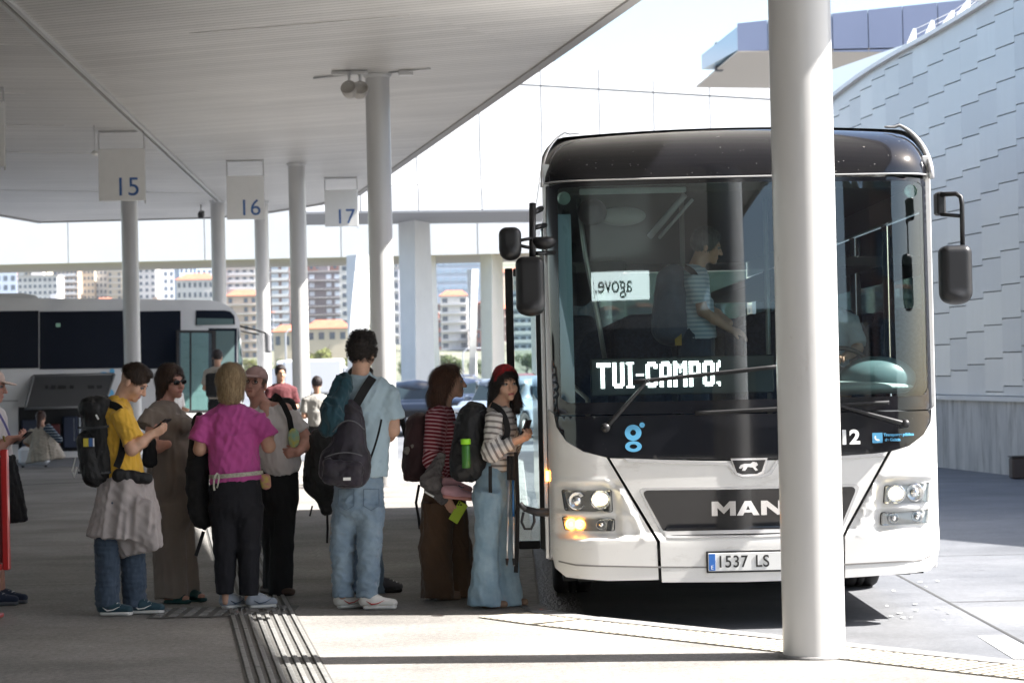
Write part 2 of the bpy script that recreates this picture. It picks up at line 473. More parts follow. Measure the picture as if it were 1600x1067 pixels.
# dark gutter strip between kerb and bus
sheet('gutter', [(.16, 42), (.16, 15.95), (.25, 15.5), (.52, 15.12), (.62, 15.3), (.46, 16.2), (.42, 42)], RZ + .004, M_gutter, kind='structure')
# cream ribbed edge strip: every rib is real
def along(poly, s):
    for i in range(len(poly) - 1):
        a, b = Vector(poly[i]), Vector(poly[i+1]); L = (b - a).length
        if s <= L or i == len(poly) - 2: return a.lerp(b, s / L), (b - a).normalized()
        s -= L
edge = empty('tactile_edge_strip', (0, 0, 0)); tag(edge, kind='structure')
e_path = kerb[2:8]; tot = sum((Vector(e_path[i+1]) - Vector(e_path[i])).length for i in range(len(e_path)-1))
mb = MB(); s = 0.0
while s < tot:
    p, t = along(e_path, s); nrm = Vector((t.y, -t.x))
    if nrm.dot(Vector((-1, -1))) < 0: nrm = -nrm
    a = p + nrm * .20; b = p + nrm * .58
    mb.bar((a.x, a.y, .0048), (b.x, b.y, .0048), .044, .0014); s += .075
mb.build('edge_rib', M_tacty, edge, kind='stuff')
pl = [along(e_path, tot * i / 40) for i in range(41)]
o1 = [(p.x + (nn := Vector((t.y, -t.x)) if Vector((t.y, -t.x)).dot(Vector((-1, -1))) > 0 else -Vector((t.y, -t.x))).x * .18, p.y + nn.y * .18) for p, t in pl]
o2 = [(p.x + (nn := Vector((t.y, -t.x)) if Vector((t.y, -t.x)).dot(Vector((-1, -1))) > 0 else -Vector((t.y, -t.x))).x * .60, p.y + nn.y * .60) for p, t in pl]
mb = MB(); mb.add([(*p, .004) for p in o1] + [(*p, .004) for p in o2], [(i, i+1, i+42, i+41) for i in range(40)])
mb.build('strip_base', mat('strip_gap', (.03, .026, .018), .9), edge)
# grey guidance strip of long bars
gs = empty('tactile_guidance_strip', (0, 0, 0)); tag(gs, kind='structure')
A0, A1 = Vector((-.20, 7.0)), Vector((-5.24, 41.0)); gd = (A1 - A0).normalized(); gn = Vector((-gd.y, gd.x))
L = (A1 - A0).length; k = 0; s = 0.0
M_gbase = mat('guidance_base', (.11, .107, .10), .8, noise=.3, nscale=20)
while s < L - 1.0:
    for j in range(8):
        a = A0 + gd * s + gn * (.028 + .056 * j); b = A0 + gd * (s + .96) + gn * (.028 + .056 * j)
        mb = MB(); mb.bar((a.x, a.y, .0075), (b.x, b.y, .0075), .028, .009, c=.003)
        if k < 290: mb.build('guidance_bar', M_tact, gs)
        k += 1
    s += .98
q = [A0, A0 + gd * L, A0 + gd * L + gn * .45, A0 + gn * .45]
sheet('strip_base', [(p.x, p.y) for p in q], .003, M_gbase, parent=gs)
mb = MB()
for i in range(9):
    for j in range(3):
        mb.box((-2.42 + i * .1, 15.55 + j * .2, .004), (-2.37 + i * .1, 15.70 + j * .2, .012), .002)
mb.build('warning_stud', M_tact, gs, kind='stuff')
sheet('warning_base', [(-2.46, 15.5), (-1.5, 15.5), (-1.5, 16.15), (-2.46, 16.15)], .0055, M_gbase, parent=gs)
# thin joints and dark band across the platform
M_joint = mat('joint_dark', (.06, .06, .06), .9)
for (p, q, w) in (((-12, 33.0), (-3.9, 37.5), .18), ((-12, 24.4), (-4.0, 24.4), .015), ((-12, 18.2), (4, 18.2), .015)):
    p = Vector(p); q = Vector(q); t = (q - p).normalized(); nn = Vector((-t.y, t.x)) * w / 2
    if q.x > .1: q.x = .0
    sheet('pavement_joint', [tuple(p - nn), tuple(q - nn), tuple(q + nn), tuple(p + nn)], .0025, M_joint, kind='structure')
# road markings and slab joints
def mark(pts, name='road_marking', m=None): sheet(name, [(p.x, p.y) for p in pts], RZ + .004, m or M_white, kind='structure')
mark([gnd(1528, 994, RZ), gnd(1570, 993, RZ), gnd(1640, 1030, RZ), gnd(1585, 1030, RZ)])
for (p, q) in (((3.05, 14.0), (3.05, 32.0)), ((-9, 47), (30, 47)), ((-9, 58.0), (30, 58.0)), ((3.05, 20.5), (11, 20.5)), ((3.05, 16.6), (11, 16.6))):
    p = Vector(p); q = Vector(q); t = (q - p).normalized(); nn = Vector((-t.y, t.x)) * .011
    sheet('slab_joint', [tuple(p - nn), tuple(q - nn), tuple(q + nn), tuple(p + nn)], RZ + .003, M_joint, kind='structure')
M_stain = mat('tyre_stain', (.11, .11, .12), .5, noise=.7, nscale=3)
random_pts = random.Random(3)
for (cx, cy, rx, ry) in ((3.2, 14.9, .5, .12), (2.6, 14.4, .8, .1), (4.0, 17.5, .9, .16), (4.4, 19.5, 1.2, .2)):
    pts = [(cx + rx * math.cos(a) * random_pts.uniform(.7, 1.2), cy + ry * math.sin(a) * random_pts.uniform(.7, 1.2)) for a in [i * math.pi / 10 for i in range(20)]]
# ------------------------------------------------------------------ terrain, parking, grass
M_grass = mat('dry_grass', (.07, .09, .03), .95, noise=.5, nscale=.6, col2=(.16, .15, .07))
M_hill = mat('hill_ground', (.07, .09, .05), .95, col2=(.2, .19, .14), nscale=.03)
def hz(x, y):
    return -.4 + 12 * max(0, (y - 450) / 450) ** 1.3 * (1 if y < 900 else 1) + 25 * max(0, (y - 1000) / 400)
mb = MB(); nx, ny = 40, 46
vs = []
for j in range(ny + 1):
    for i in range(nx + 1):
        x = -900 + 1800 * i / nx; y = 418 + (2600 - 418) * (j / ny) ** 1.3
        vs.append((x, y, -.5 if j == 0 else hz(x, y)))
mb.add(vs, [(j*(nx+1)+i, j*(nx+1)+i+1, (j+1)*(nx+1)+i+1, (j+1)*(nx+1)+i) for j in range(ny) for i in range(nx)], True)
mb.build('hills', M_hill, kind='structure')
sheet('grass_verge', [(-60, 104), (60, 104), (60, 116), (-60, 116)], -.02, M_grass, kind='structure')

# ================================================================== canopy
CZ = 5.75
M_sof = {}
def soffit_mat(name, ang):
    m = mat(name, (.60, .585, .56), .45); n, l, b = nodes_of(m)
    tc = n.new('ShaderNodeTexCoord'); mp = n.new('ShaderNodeMapping'); mp.inputs['Rotation'].default_value = (0, 0, R(ang))
    l.new(tc.outputs['Object'], mp.inputs['Vector'])
    w = n.new('ShaderNodeTexWave'); w.bands_direction = 'Y'; w.wave_profile = 'SAW'; w.inputs['Scale'].default_value = 2 * math.pi / 20 / .17
    l.new(mp.outputs[0], w.inputs['Vector'])
    cr = n.new('ShaderNodeValToRGB'); e = cr.color_ramp.elements
    e[0].position = 0; e[0].color = (.45, .45, .45, 1); e[1].position = .2; e[1].color = (1, 1, 1, 1)
    l.new(w.outputs['Fac'], cr.inputs[0])
    # slow row-to-row variation
    sp = n.new('ShaderNodeSeparateXYZ'); l.new(mp.outputs[0], sp.inputs[0])
    md = n.new('ShaderNodeMath'); md.operation = 'SNAP'; md.inputs[1].default_value = .17; l.new(sp.outputs['Y'], md.inputs[0])
    cb = n.new('ShaderNodeCombineXYZ'); l.new(md.outputs[0], cb.inputs['Y'])
    sx = n.new('ShaderNodeMath'); sx.operation = 'SNAP'; sx.inputs[1].default_value = 6.0; l.new(sp.outputs['X'], sx.inputs[0]); l.new(sx.outputs[0], cb.inputs['X'])
    wn_ = n.new('ShaderNodeTexWhiteNoise'); l.new(cb.outputs[0], wn_.inputs['Vector'])
    mr = n.new('ShaderNodeMapRange'); mr.inputs[3].default_value = .9; mr.inputs[4].default_value = 1.06; l.new(wn_.outputs['Value'], mr.inputs[0])
    nz = n.new('ShaderNodeTexNoise'); nz.inputs['Scale'].default_value = .35; nz.inputs['Detail'].default_value = 6; l.new(tc.outputs['Object'], nz.inputs['Vector'])
    mr2 = n.new('ShaderNodeMapRange'); mr2.inputs[1].default_value = .3; mr2.inputs[2].default_value = .7; mr2.inputs[3].default_value = .88; mr2.inputs[4].default_value = 1.06; l.new(nz.outputs[0], mr2.inputs[0])
    m1 = n.new('ShaderNodeMath'); m1.operation = 'MULTIPLY'; l.new(mr.outputs[0], m1.inputs[0]); l.new(mr2.outputs[0], m1.inputs[1])
    mx = n.new('ShaderNodeMixRGB'); mx.blend_type = 'MULTIPLY'; mx.inputs[0].default_value = 1; mx.inputs[1].default_value = (.60, .585, .56, 1)
    l.new(cr.outputs[0], mx.inputs[2])
    mx2 = n.new('ShaderNodeMixRGB'); mx2.blend_type = 'MULTIPLY'; mx2.inputs[0].default_value = 1
    l.new(mx.outputs[0], mx2.inputs[1]); l.new(m1.outputs[0], mx2.inputs[2]); l.new(mx2.outputs[0], b.inputs['Base Color'])
    bp = n.new('ShaderNodeBump'); bp.inputs['Strength'].default_value = .5; bp.inputs['Distance'].default_value = .02
    l.new(cr.outputs[0], bp.inputs['Height']); l.new(bp.outputs[0], b.inputs['Normal'])
    return m
M_trim = mat('canopy_trim', (.55, .55, .54), .4, noise=.05)
M_roof = mat('canopy_roof', (.5, .5, .5), .6)
canopy = empty('canopy', (0, 0, CZ), label='long flat canopy with slatted beige underside over the bus bays', cat='canopy')
def at_c(px, py): return gnd(px, py, CZ)
edge_pts = [(3.2, -8), (4.4, 2), (4.72, 8.3), (1.51, 26.6), (-2.5, 49.3), (-3.45, 54.6), (-4.6, 57.6), (-6.2, 60.2), (-7.8, 61.7), (-12.5, 62.0), (-12.9, 59), (-40, 20), (-40, -20), (2.6, -20)]
bm0 = [(-4.1, -20), (-4.1, -7), (-5.46, 25.6), (-6.9, 55.6), (-7.4, 61.66)]
# split the underside along the joint line
right = [(2.6, -20), (3.2, -8), (4.4, 2), (4.72, 8.3), (1.51, 26.6), (-2.5, 49.3), (-3.45, 54.6), (-4.6, 57.6), (-6.2, 60.2), (-7.4, 61.3)] + bm0[::-1][1:]
left = [(-7.4, 61.3), (-7.8, 61.7), (-12.5, 62.0), (-12.9, 59), (-40, 20), (-40, -20)] + bm0[:-1]
def slab(name, poly, z0, z1, m, parent):
    vs = [Vector(p) for p in poly]; r = geometry.delaunay_2d_cdt(vs, [], [tuple(range(len(vs)))], 1, 1e-6)
    mb = MB(); mb.add([(p.x, p.y, z0) for p in r[0]], r[2]); mb.add([(p.x, p.y, z1) for p in r[0]], r[2])
    n = len(poly); mb.add([(*p, z0) for p in poly] + [(*p, z1) for p in poly], [(i, (i+1) % n, (i+1) % n + n, i+n) for i in range(n)])
    return mb.build(name, m, parent)
slab('soffit', right, 0, .06, soffit_mat('slats_right', 24), canopy)
slab('soffit', left, 0, .06, soffit_mat('slats_left', -14), canopy)
slab('roof', edge_pts, .065, .5, M_roof, canopy)
mb = MB()
for i in range(len(edge_pts) - 3):
    a, b = Vector(edge_pts[i]), Vector(edge_pts[i+1]); t = (b - a).normalized(); nn = Vector((t.y, -t.x)) * -.14
    if nn.dot(Vector((-1, 0))) < 0 and i < 8: nn = -nn
    if i >= 8: nn = Vector((0, -.14)) if i == 8 else Vector((.14, 0))
    mb.add([(*a, -.03), (*b, -.03), (*(b + nn), -.03), (*(a + nn), -.03), (*a, .52), (*b, .52), (*(b + nn), -.001), (*(a + nn), -.001)],
           [(0,1,2,3), (0,4,5,1), (3,2,6,7)])
mb.build('edge_trim', mat('edge_trim_grey', (.30, .29, .28), .6), canopy)
# narrow channel running along the underside
mb = MB()
for i in range(1, len(bm0) - 2):
    for dx in (-.055, .055): mb.bar((bm0[i][0] + dx, bm0[i][1], -.03), (bm0[i+1][0] + dx, bm0[i+1][1], -.03), .05, .05)
mb.build('channel', M_trim, canopy)
mb = MB(); mb.bar((bm0[1][0], bm0[1][1], -.008), (bm0[2][0], bm0[2][1], -.008), .06, .01); mb.bar((bm0[2][0], bm0[2][1], -.008), (bm0[3][0], bm0[3][1], -.008), .06, .01)
mb.build('channel_slot', mat('slot', (.2, .19, .18), .8), canopy)

# ------------------------------------------------------------------ columns
M_col = mat('column_paint', (.54, .535, .525), .28, noise=.05, nscale=3, coat=.3, stretch=(1, 1, .3))
n_, l_, b_c = nodes_of(M_col)
def stain_layer(m, scale, stretch, lo, hi, dark, extra=None):
    n, l, b = nodes_of(m); tc = n.new('ShaderNodeTexCoord'); mp = n.new('ShaderNodeMapping'); mp.inputs['Scale'].default_value = stretch; l.new(tc.outputs['Object'], mp.inputs['Vector'])
    t = n.new('ShaderNodeTexNoise'); t.inputs['Scale'].default_value = scale; t.inputs['Detail'].default_value = 10; t.inputs['Roughness'].default_value = .75; l.new(mp.outputs[0], t.inputs['Vector'])
    r = n.new('ShaderNodeMapRange'); r.inputs[1].default_value = lo; r.inputs[2].default_value = hi; r.inputs[3].default_value = 0; r.inputs[4].default_value = 1; l.new(t.outputs[0], r.inputs[0])
    mx = n.new('ShaderNodeMixRGB'); mx.inputs[2].default_value = (*dark, 1); l.new(r.outputs[0], mx.inputs[0])
    src = b.inputs['Base Color'].links[0].from_socket if b.inputs['Base Color'].links else None
    if src: l.new(src, mx.inputs[1])
    else: mx.inputs[1].default_value = b.inputs['Base Color'].default_value
    l.new(mx.outputs[0], b.inputs['Base Color'])
stain_layer(M_col, 9, (1, 1, .6), .66, .72, (.25, .23, .21)); stain_layer(M_col, 2.5, (3, 3, .5), .60, .85, (.38, .36, .33))
def column(x, y, label, r=.17, top=CZ - .002, z0=0.0):
    o = empty('canopy_column', (x, y, z0), label=label, cat='column', group='round canopy columns')
    MB().lathe([(r, .003), (r, top - z0 - .05), (r, top - z0)], 48).build('shaft', M_col, o)
    MB().lathe([(r + .02, .002), (r + .02, .012), (r + .001, .016)], 48).build('base_ring', M_kerb, o)
    MB().lathe([(r + .001, top - z0 - .05), (r + .03, top - z0 - .02), (r + .03, top - z0)], 48).build('collar', M_trim, o)
    return o
def colpos(px, Y): p = at(px, 575, Y); return p.x, Y
column(*colpos(1262, 12.78), 'thick pale column in front of the white bus, nearest the viewer')
column(*colpos(599, 32.7), 'pale column with the two round spotlights at its top')
column(*colpos(470, 46.3), 'pale column between signs 16 and 17, behind the man in blue')
column(*colpos(207, 47.5), 'pale column in front of the parked bus, behind sign 15')
column(*colpos(345, 55.8), 'slim pale column behind the rear bus nose, left of sign 16')
column(*colpos(413, 56.3), 'slim pale column directly behind and below sign 16', z0=RZ, top=CZ)
column(*colpos(1262, 12.78 - 12), 'unseen') if False else None

M_seam = mat('seam_white', (.85, .84, .82), .4)
for (a, b) in (((296, 52), (640, 24)), ((0, 69), (52, 70)), ((0, 145), (40, 146)), ((0, 195), (100, 196)), ((0, 237), (152, 240)), ((0, 297), (330, 302))):
    p, q = at_c(*a), at_c(*b); mb = MB(); mb.bar((p.x, p.y, -.006), (q.x, q.y, -.006), .014, .008); mb.build('seam_strip', M_seam, canopy)
# ------------------------------------------------------------------ bay signs
M_sign = mat('sign_face', (.86, .86, .84), .4, noise=.03)
M_signrod = mat('sign_rod', (.62, .62, .62), .35, metal=.3)
M_blue = mat('sign_blue', (.055, .14, .36), .5)
def bay_sign(px0, px1, ytop, ybot, ybar, Y, num, label):
    c = at((px0 + px1) / 2, ybot, Y); a = at(px0, ytop, Y); b = at(px1, ytop, Y); zt = (a.z + b.z) / 2; zb = c.z; w = (b.x - a.x) / 2
    o = empty('bay_sign', (c.x, Y, zb), rz=0, label=label, cat='sign', group='numbered bay signs hanging from the canopy')
    h = zt - zb; H = CZ - zb
    MB().box((-w, -.03, 0), (w, .03, h), .008).build('sign_panel', M_sign, o)
    MB().box((-w, -.025, H - .04), (w, .025, H - .003), .004).build('top_bar', M_signrod, o)
    for s in (-1, 1): MB().box((s*w - .012 - (.012*s), -.012, -.05 if s > 0 else 0), (s*w + .012 - (.012*s), .012, H - .04)).build('hanging_rod', M_signrod, o)
    if num:
        t = link('number', text_mesh('number', num, .44, M_blue, .002, .0), o); t.rotation_euler = FRONT; t.location = (w * .22, -.032, h * .25)
    return o
bay_sign(155, 228, 233, 314, 205, 39.4, '15', 'white bay sign reading 15, hanging left of the others above the parked coach')
bay_sign(355, 414, 275, 343, 250, 45.3, '16', 'white bay sign reading 16, hanging between two slim columns')
bay_sign(508, 560, 297, 354, 277, 49.8, '17', 'white bay sign reading 17, hanging beside the column with the spotlights')
bay_sign(-76, 9, 160, 262, 132, 33.2, None, 'hanging bay sign cut off by the left edge of the picture')

# spotlights on column with the conduit
sp = empty('ceiling_spotlight', (at_c(563, 122).x, 32.2, CZ), label='pair of round beige spotlights under the canopy beside a column', cat='spotlight')
MB().box((-.34, -.04, -.06), (.16, .04, -.004), .01).build('mount_plate', M_trim, sp)
M_spot = mat('spot_housing', (.42, .40, .37), .45)
for i, (dx, dy, tilt) in enumerate(((-.10, -.05, -18), (.045, .03, 22))):
    mm = Matrix.Translation((dx, dy - .02, -.27)) @ Matrix.Rotation(R(tilt), 4, 'Y') @ Matrix.Rotation(R(60), 4, 'X')
    MB().lathe([(0.001, -.15), (.05, -.145), (.09, -.10), (.108, -.04), (.112, .05), (.108, .062), (.095, .066), (.09, .04), (.001, .036)], 24, mm).build('lamp_head', M_spot, sp)
    MB().tube([(dx, dy, -.05), (dx, dy, -.18)], .02, 8).build('bracket', M_signrod, sp)
cd = MB(); cd.tube([at_c(490, 120) + Vector((0, 0, -.02)), at_c(572, 113) + Vector((0, 0, -.02))], .015, 6)
tag(cd.build('cable_conduit', M_signrod), 'thin conduit on the canopy left of the spotlights', 'conduit')
cd = MB(); cd.tube([at_c(608, 112) + Vector((0, 0, -.02)), at_c(672, 106) + Vector((0, 0, -.02))], .015, 6); p = at_c(634, 110); cd.box((p.x - .1, p.y - .05, p.z - .08), (p.x + .1, p.y + .05, p.z - .002), .01)
tag(cd.build('cable_conduit', M_signrod), 'thin conduit with a junction box right of the spotlight column', 'conduit')
p = at(148, 240, 38.5); o = empty('dome_lamp', (p.x, p.y, CZ), label='tiny white dome beside the frame of sign 15', cat='lamp')
MB().tube([(0, 0, -.003), (0, 0, p.z - CZ + .03)], .008, 6).build('stem', M_signrod, o)
MB().ell((0, 0, p.z - CZ), (.06, .06, .045)).build('dome', mat('dome_white', (.75, .75, .72), .3), o)
p = at(314, 330, 57); o = empty('security_camera', (p.x, p.y, CZ), label='small dark security camera hanging near the far canopy edge', cat='camera')
MB().tube([(0, 0, -.003), (0, 0, -.16)], .02, 6).build('stem', M_signrod, o)
MB().box((-.07, -.16, -.3), (.07, .1, -.16), .02, Matrix.Rotation(R(15), 4, 'X')).build('housing', mat('cam_black', (.03, .03, .03), .4), o)

# ================================================================== white terminal structures beyond
M_wp = mat('white_panel', (.80, .80, .79), .4, noise=.03, nscale=.4)
M_wc = mat('white_concrete', (.72, .72, .70), .6, noise=.05, nscale=1.2)
M_back = mat('joint_shadow', (.25, .25, .26), .9)
M_back2 = mat('panel_backing', (.12, .13, .145), .6)
def onplane(px, py, P0, ang):
    a = (px - 800) / F; b = -(py - 533.5) / F; d = f_ + rr * a + uu * b
    n = Vector((-math.sin(ang), math.cos(ang), 0)); t = (Vector((*P0, 0)) - Vector((0, 0, CAMH))).dot(n) / d.dot(n)
    return Vector((0, 0, CAMH)) + d * t
# A: tall panelled block, angled so that it catches the sun
A_ang = R(9); A_P = (-4.1, 80.0)
def Acoord(px, py):
    p = onplane(px, py, A_P, A_ang); return ((p.x - A_P[0]) * math.cos(A_ang) + (p.y - A_P[1]) * math.sin(A_ang)), p.z
tA = empty('terminal_building', (A_P[0], A_P[1], 0), rz=A_ang, label='tall white panelled terminal block raised on piers behind the bus', cat='building')
sx0 = Acoord(470, 300)[0]; sx1 = Acoord(1420, 300)[0]
zb = Acoord(730, 329)[1]; zl = Acoord(730, 289)[1]
def topz(s):   # top edge and the seam under it, straight in the world
    (a, za), (b, zb_) = Acoord(860, 97), Acoord(1205, 126); return za + (zb_ - za) * (s - a) / (b - a)
def seamz(s):
    (a, za), (b, zb_) = Acoord(820, 133), Acoord(1205, 156); return za + (zb_ - za) * (s - a) / (b - a)
cols = [sx0] + [Acoord(px, 200)[0] for px in (560, 650, 749, 846, 937, 1022, 1110, 1205, 1300)] + [sx1]
MB().add([(sx0, .12, zb + .02), (sx1, .12, zb + .02), (sx1, .12, topz(sx1) - .1), (sx0, .12, topz(sx0) - .1), (sx0, 6, zb + .02), (sx1, 6, zb + .02), (sx1, 6, topz(sx1) - .1), (sx0, 6, topz(sx0) - .1)],
         [(0,1,2,3), (4,7,6,5), (0,3,7,4), (1,5,6,2), (3,2,6,7), (0,4,5,1)]).build('core', M_back, tA)
for i in range(len(cols) - 1):
    a, b = cols[i] + .02, cols[i+1] - .02
    for (za0, za1, zb0, zb1, y0) in ((seamz(a) + .03, topz(a), seamz(b) + .03, topz(b), 0), (zl + .03, seamz(a) - .03, zl + .03, seamz(b) - .03, 0), (zb, zl - .02, zb, zl - .02, -.25)):
        vs = [(a, y0, za0), (b, y0, zb0), (b, y0, zb1), (a, y0, za1), (a, y0 + .1, za0), (b, y0 + .1, zb0), (b, y0 + .1, zb1), (a, y0 + .1, za1)]
        if y0 < 0: vs = [(v[0], v[1] + (.2 if k > 3 else 0), v[2]) for k, v in enumerate(vs)]
        MB().add(vs, [(0,1,2,3), (4,7,6,5), (0,3,7,4), (1,5,6,2), (3,2,6,7), (0,4,5,1)]).build('panel', M_wp, tA)
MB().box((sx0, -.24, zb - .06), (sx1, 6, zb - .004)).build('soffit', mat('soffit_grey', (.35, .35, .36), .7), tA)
# B: long viaduct beam further back
def viaduct():
    Y = 112.0
    o = empty('viaduct', (0, Y, 0), label='long white elevated deck crossing the whole view behind the canopy', cat='bridge')
    z0 = at(200, 409, Y).z; z1 = z0 + 4.4; x0, x1 = at(-320, 400, Y).x, at(1600, 400, Y).x
    n = 9; w = (x1 - x0) / n
    for i in range(n): MB().box((x0 + w*i + .02, 0, z0), (x0 + w*(i+1) - .02, .3, z1), 0).build('panel', M_wp, o)
    MB().box((x0, .3, z0 + .25), (x1, 9, z1 - .2)).build('deck', M_wc, o)
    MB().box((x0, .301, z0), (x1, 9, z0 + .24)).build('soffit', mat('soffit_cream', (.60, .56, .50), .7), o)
    return o
viaduct()
def pier(pxl0, pxl1, pxm0, pxm1, pxr0, pxr1, ytop, Y, label):
    """two-faced tapering pier: left, middle and right edges at the top (0) and at the base (1)"""
    zt = at(pxm0, ytop, Y).z; yb = 576 + CAMH * F / Y + 8
    L0, M0, R0 = at(pxl0, ytop, Y + 1.2).x, at(pxm0, ytop, Y).x, at(pxr0, ytop, Y + 1.6).x
    L1, M1, R1 = at(pxl1, yb, Y + 1.2).x, at(pxm1, yb, Y).x, at(pxr1, yb, Y + 1.6).x
    o = empty('pier', (M1, Y, RZ), label=label, cat='pier', group='white piers under the viaduct'); H = zt - RZ
    vs = []
    for (l, m_, r, z) in ((L1, M1, R1, 0), (L0, M0, R0, H)):
        vs += [(l - M1, 1.2, z), (m_ - M1, 0, z), (r - M1, 1.6, z), ((l + r) / 2 - M1, 3.2, z)]
    MB().add(vs, [(0,1,5,4), (1,2,6,5), (2,3,7,6), (3,0,4,7), (3,2,1,0), (4,5,6,7)]).build('shaft', M_wc, o)
    MB().box((L1 - M1 - .3, -.3, -.02), (R1 - M1 + .3, 3.4, .12), .03).build('footing', M_kerb, o)
    return o
pier(622, 628, 648, 650, 671, 682, 329, 84.0, 'broad white pier right of the column with spotlights')
pier(750, 753, 768, 770, 785, 790, 388, 112.5, 'narrower white pier just left of the bus mirrors')
pier(-60, -58, -30, -28, -5, 0, 408, 112.5, 'white pier at the far left behind the parked bus') if False else None
def twisted(px_t, px_b, w_t, w_b, ytop, ybase, Y, label, seed):
    zt = at(px_t, ytop, Y).z; c = at(px_b, 600, Y).x; sc = Y / F; dx = (px_t - px_b) * sc
    o = empty('sculpted_pier', (c, Y, RZ), label=label, cat='pier', group='sculpted white piers')
    mb = MB(); n = 12; vs = []; H = zt - RZ
    for i in range(n + 1):
        t = i / n; w = (w_b + (w_t - w_b) * t ** 1.6) * sc / 2 * (1 + .25 * math.sin(t * 3.0 + seed)); a = R(20 + 65 * t)
        for k in range(4):
            th = a + math.pi / 2 * k; vs.append((dx * t + w * 1.35 * math.cos(th), 1.0 + w * 1.35 * math.sin(th), H * t))
    fs = [(4*i+k, 4*i+(k+1) % 4, 4*i+4+(k+1) % 4, 4*i+4+k) for i in range(n) for k in range(4)]
    mb.add(vs, fs + [(3,2,1,0), tuple(range(4*n, 4*n+4))]).build('shaft', M_wc, o)
    MB().box((-.9, .1, -.02), (.9, 1.9, .1), .03).build('footing', M_kerb, o)
twisted(562, 556, 30, 24, 397, 610, 96, 'sculpted white pier left of the column with spotlights', .4)
twisted(676, 680, 16, 14, 397, 600, 112, 'slim sculpted pier right of the broad white pier', 1.6)
twisted(742, 738, 18, 10, 420, 560, 125, 'slim pale leaning pier in front of the red apartment block', 2.2)

# C: cantilevered grey-blue block, upper right
M_cb = mat('bluegrey_cladding', (.20, .23, .33), .35, noise=.04, nscale=.5)
Y = 60.0
tC = empty('cantilever_building', (at(1152, 80, Y).x, Y, 0), label='grey-blue clad block cantilevered high behind the metal building', cat='building'); x0 = tC.location.x
xs = [1152, 1200, 1246, 1301, 1357, 1411, 1466, 1522, 1600, 1700]
def ctop(px): return at(px, 37 - (px - 1152) * .1035, Y).z
def cbot(px): return at(px, 80 + (px - 1152) * .005, Y).z
cz0 = cbot(1400)
for i in range(len(xs) - 1):
    a, b = at(xs[i], 60, Y).x - x0 + .012, at(xs[i+1], 60, Y).x - x0 - .012
    vs = [(a, 0, cbot(xs[i])), (b, 0, cbot(xs[i+1])), (b, 0, ctop(xs[i+1])), (a, 0, ctop(xs[i]))]; vs += [(v[0], .1, v[2]) for v in vs]
    MB().add(vs, [(0,1,2,3), (4,7,6,5), (0,3,7,4), (1,5,6,2), (3,2,6,7), (0,4,5,1)]).build('panel', M_cb, tC)
xe = at(1700, 60, Y).x - x0
c0 = cbot(1152); dz = ctop(1152) - c0
MB().add([(.05, .11, c0 + .05), (xe, .11, c0 + .05), (xe, .11, ctop(1700) - .1), (.05, .11, c0 + dz - .05), (-.62, 3.6, c0 - .0), (xe, 9, c0), (xe, 9, ctop(1700) - .1), (-.62, 3.6, c0 + dz * .55)],
         [(0,1,2,3), (4,7,6,5), (0,3,7,4), (1,5,6,2), (3,2,6,7), (0,4,5,1)]).build('end_wall', mat('glazed_end', (.35, .5, .62), .15), tC)
MB().add([(.0, .0, c0 - .005), (xe, 0, c0 - .005), (xe, 9, c0 - .1), (-.55, 6.5, c0 - .1), (.0, .0, c0 - .04), (xe, 0, c0 - .04), (xe, 9, c0 - .15), (-.55, 6.5, c0 - .15)],
         [(0,1,2,3), (4,7,6,5), (0,3,7,4), (1,5,6,2), (3,2,6,7), (0,4,5,1)]).build('soffit', mat('soffit_beige', (.45, .39, .32), .4), tC)
o = MB(); p = at(1121, 66, Y + 3); q = at(1121, 110, Y + 3)
o.box((p.x - x0 - .06, 3.0, q.z), (p.x - x0 + .16, 3.4, p.z), .02); o.build('drain_box', mat('drain_dark', (.05, .05, .06), .5), tC)

# D: metal-clad curved building at the right
M_mp = mat('brushed_metal_panel', (.50, .52, .545), .30, metal=.3, noise=.03, nscale=2, stretch=(4, 4, .5))
M_mp3 = mat('brushed_metal_panel_c', (.515, .535, .56), .28, metal=.3, noise=.04, nscale=2, stretch=(5, 5, .4))
M_mp2 = mat('brushed_metal_panel_b', (.485, .505, .53), .34, metal=.3, noise=.03, nscale=3, stretch=(4, 4, .5))
wall_ln = [(12.6, 19), (10.7, 22.5), (9.0, 28), (7.45, 33.8), (6.86, 37.5), (6.35, 41.0), (6.0, 44.2), (5.8, 48.0)]
def wl_at(s):
    for i in range(len(wall_ln) - 1):
        a, b = Vector(wall_ln[i]), Vector(wall_ln[i+1]); L = (b - a).length
        if s <= L or i == len(wall_ln) - 2: return a + (b - a) * (s / L)
        s -= L
wl_tot = sum((Vector(wall_ln[i+1]) - Vector(wall_ln[i])).length for i in range(len(wall_ln)-1))
top_tab = sorted([(at(px, py, Y_).y, at(px, py, Y_).z) for px, py, Y_ in ((1305, 165, 44.0), (1340, 138, 42.4), (1380, 112, 40.8), (1420, 87, 39.3), (1470, 60, 37.6), (1537, 20, 35.6), (1562, 2, 34.9))])
def wtop(y):
    if y <= top_tab[0][0]: return top_tab[0][1] + (top_tab[0][0] - y) * .03
    if y >= top_tab[-1][0]: return top_tab[-1][1]
    for (a, b), (c, d) in zip(top_tab, top_tab[1:]):
        if y <= c: return b + (d - b) * (y - a) / (c - a)
tD = empty('metal_building', (7.4, 33.8, 0), label='curved building clad in pale metal shingle panels on the right', cat='building')
off = Vector((7.4, 33.8, 0)); cw = .76; ph = .50; ncol = int(wl_tot / cw)
shared = {}
PL = 1.02
far_mb = MB()
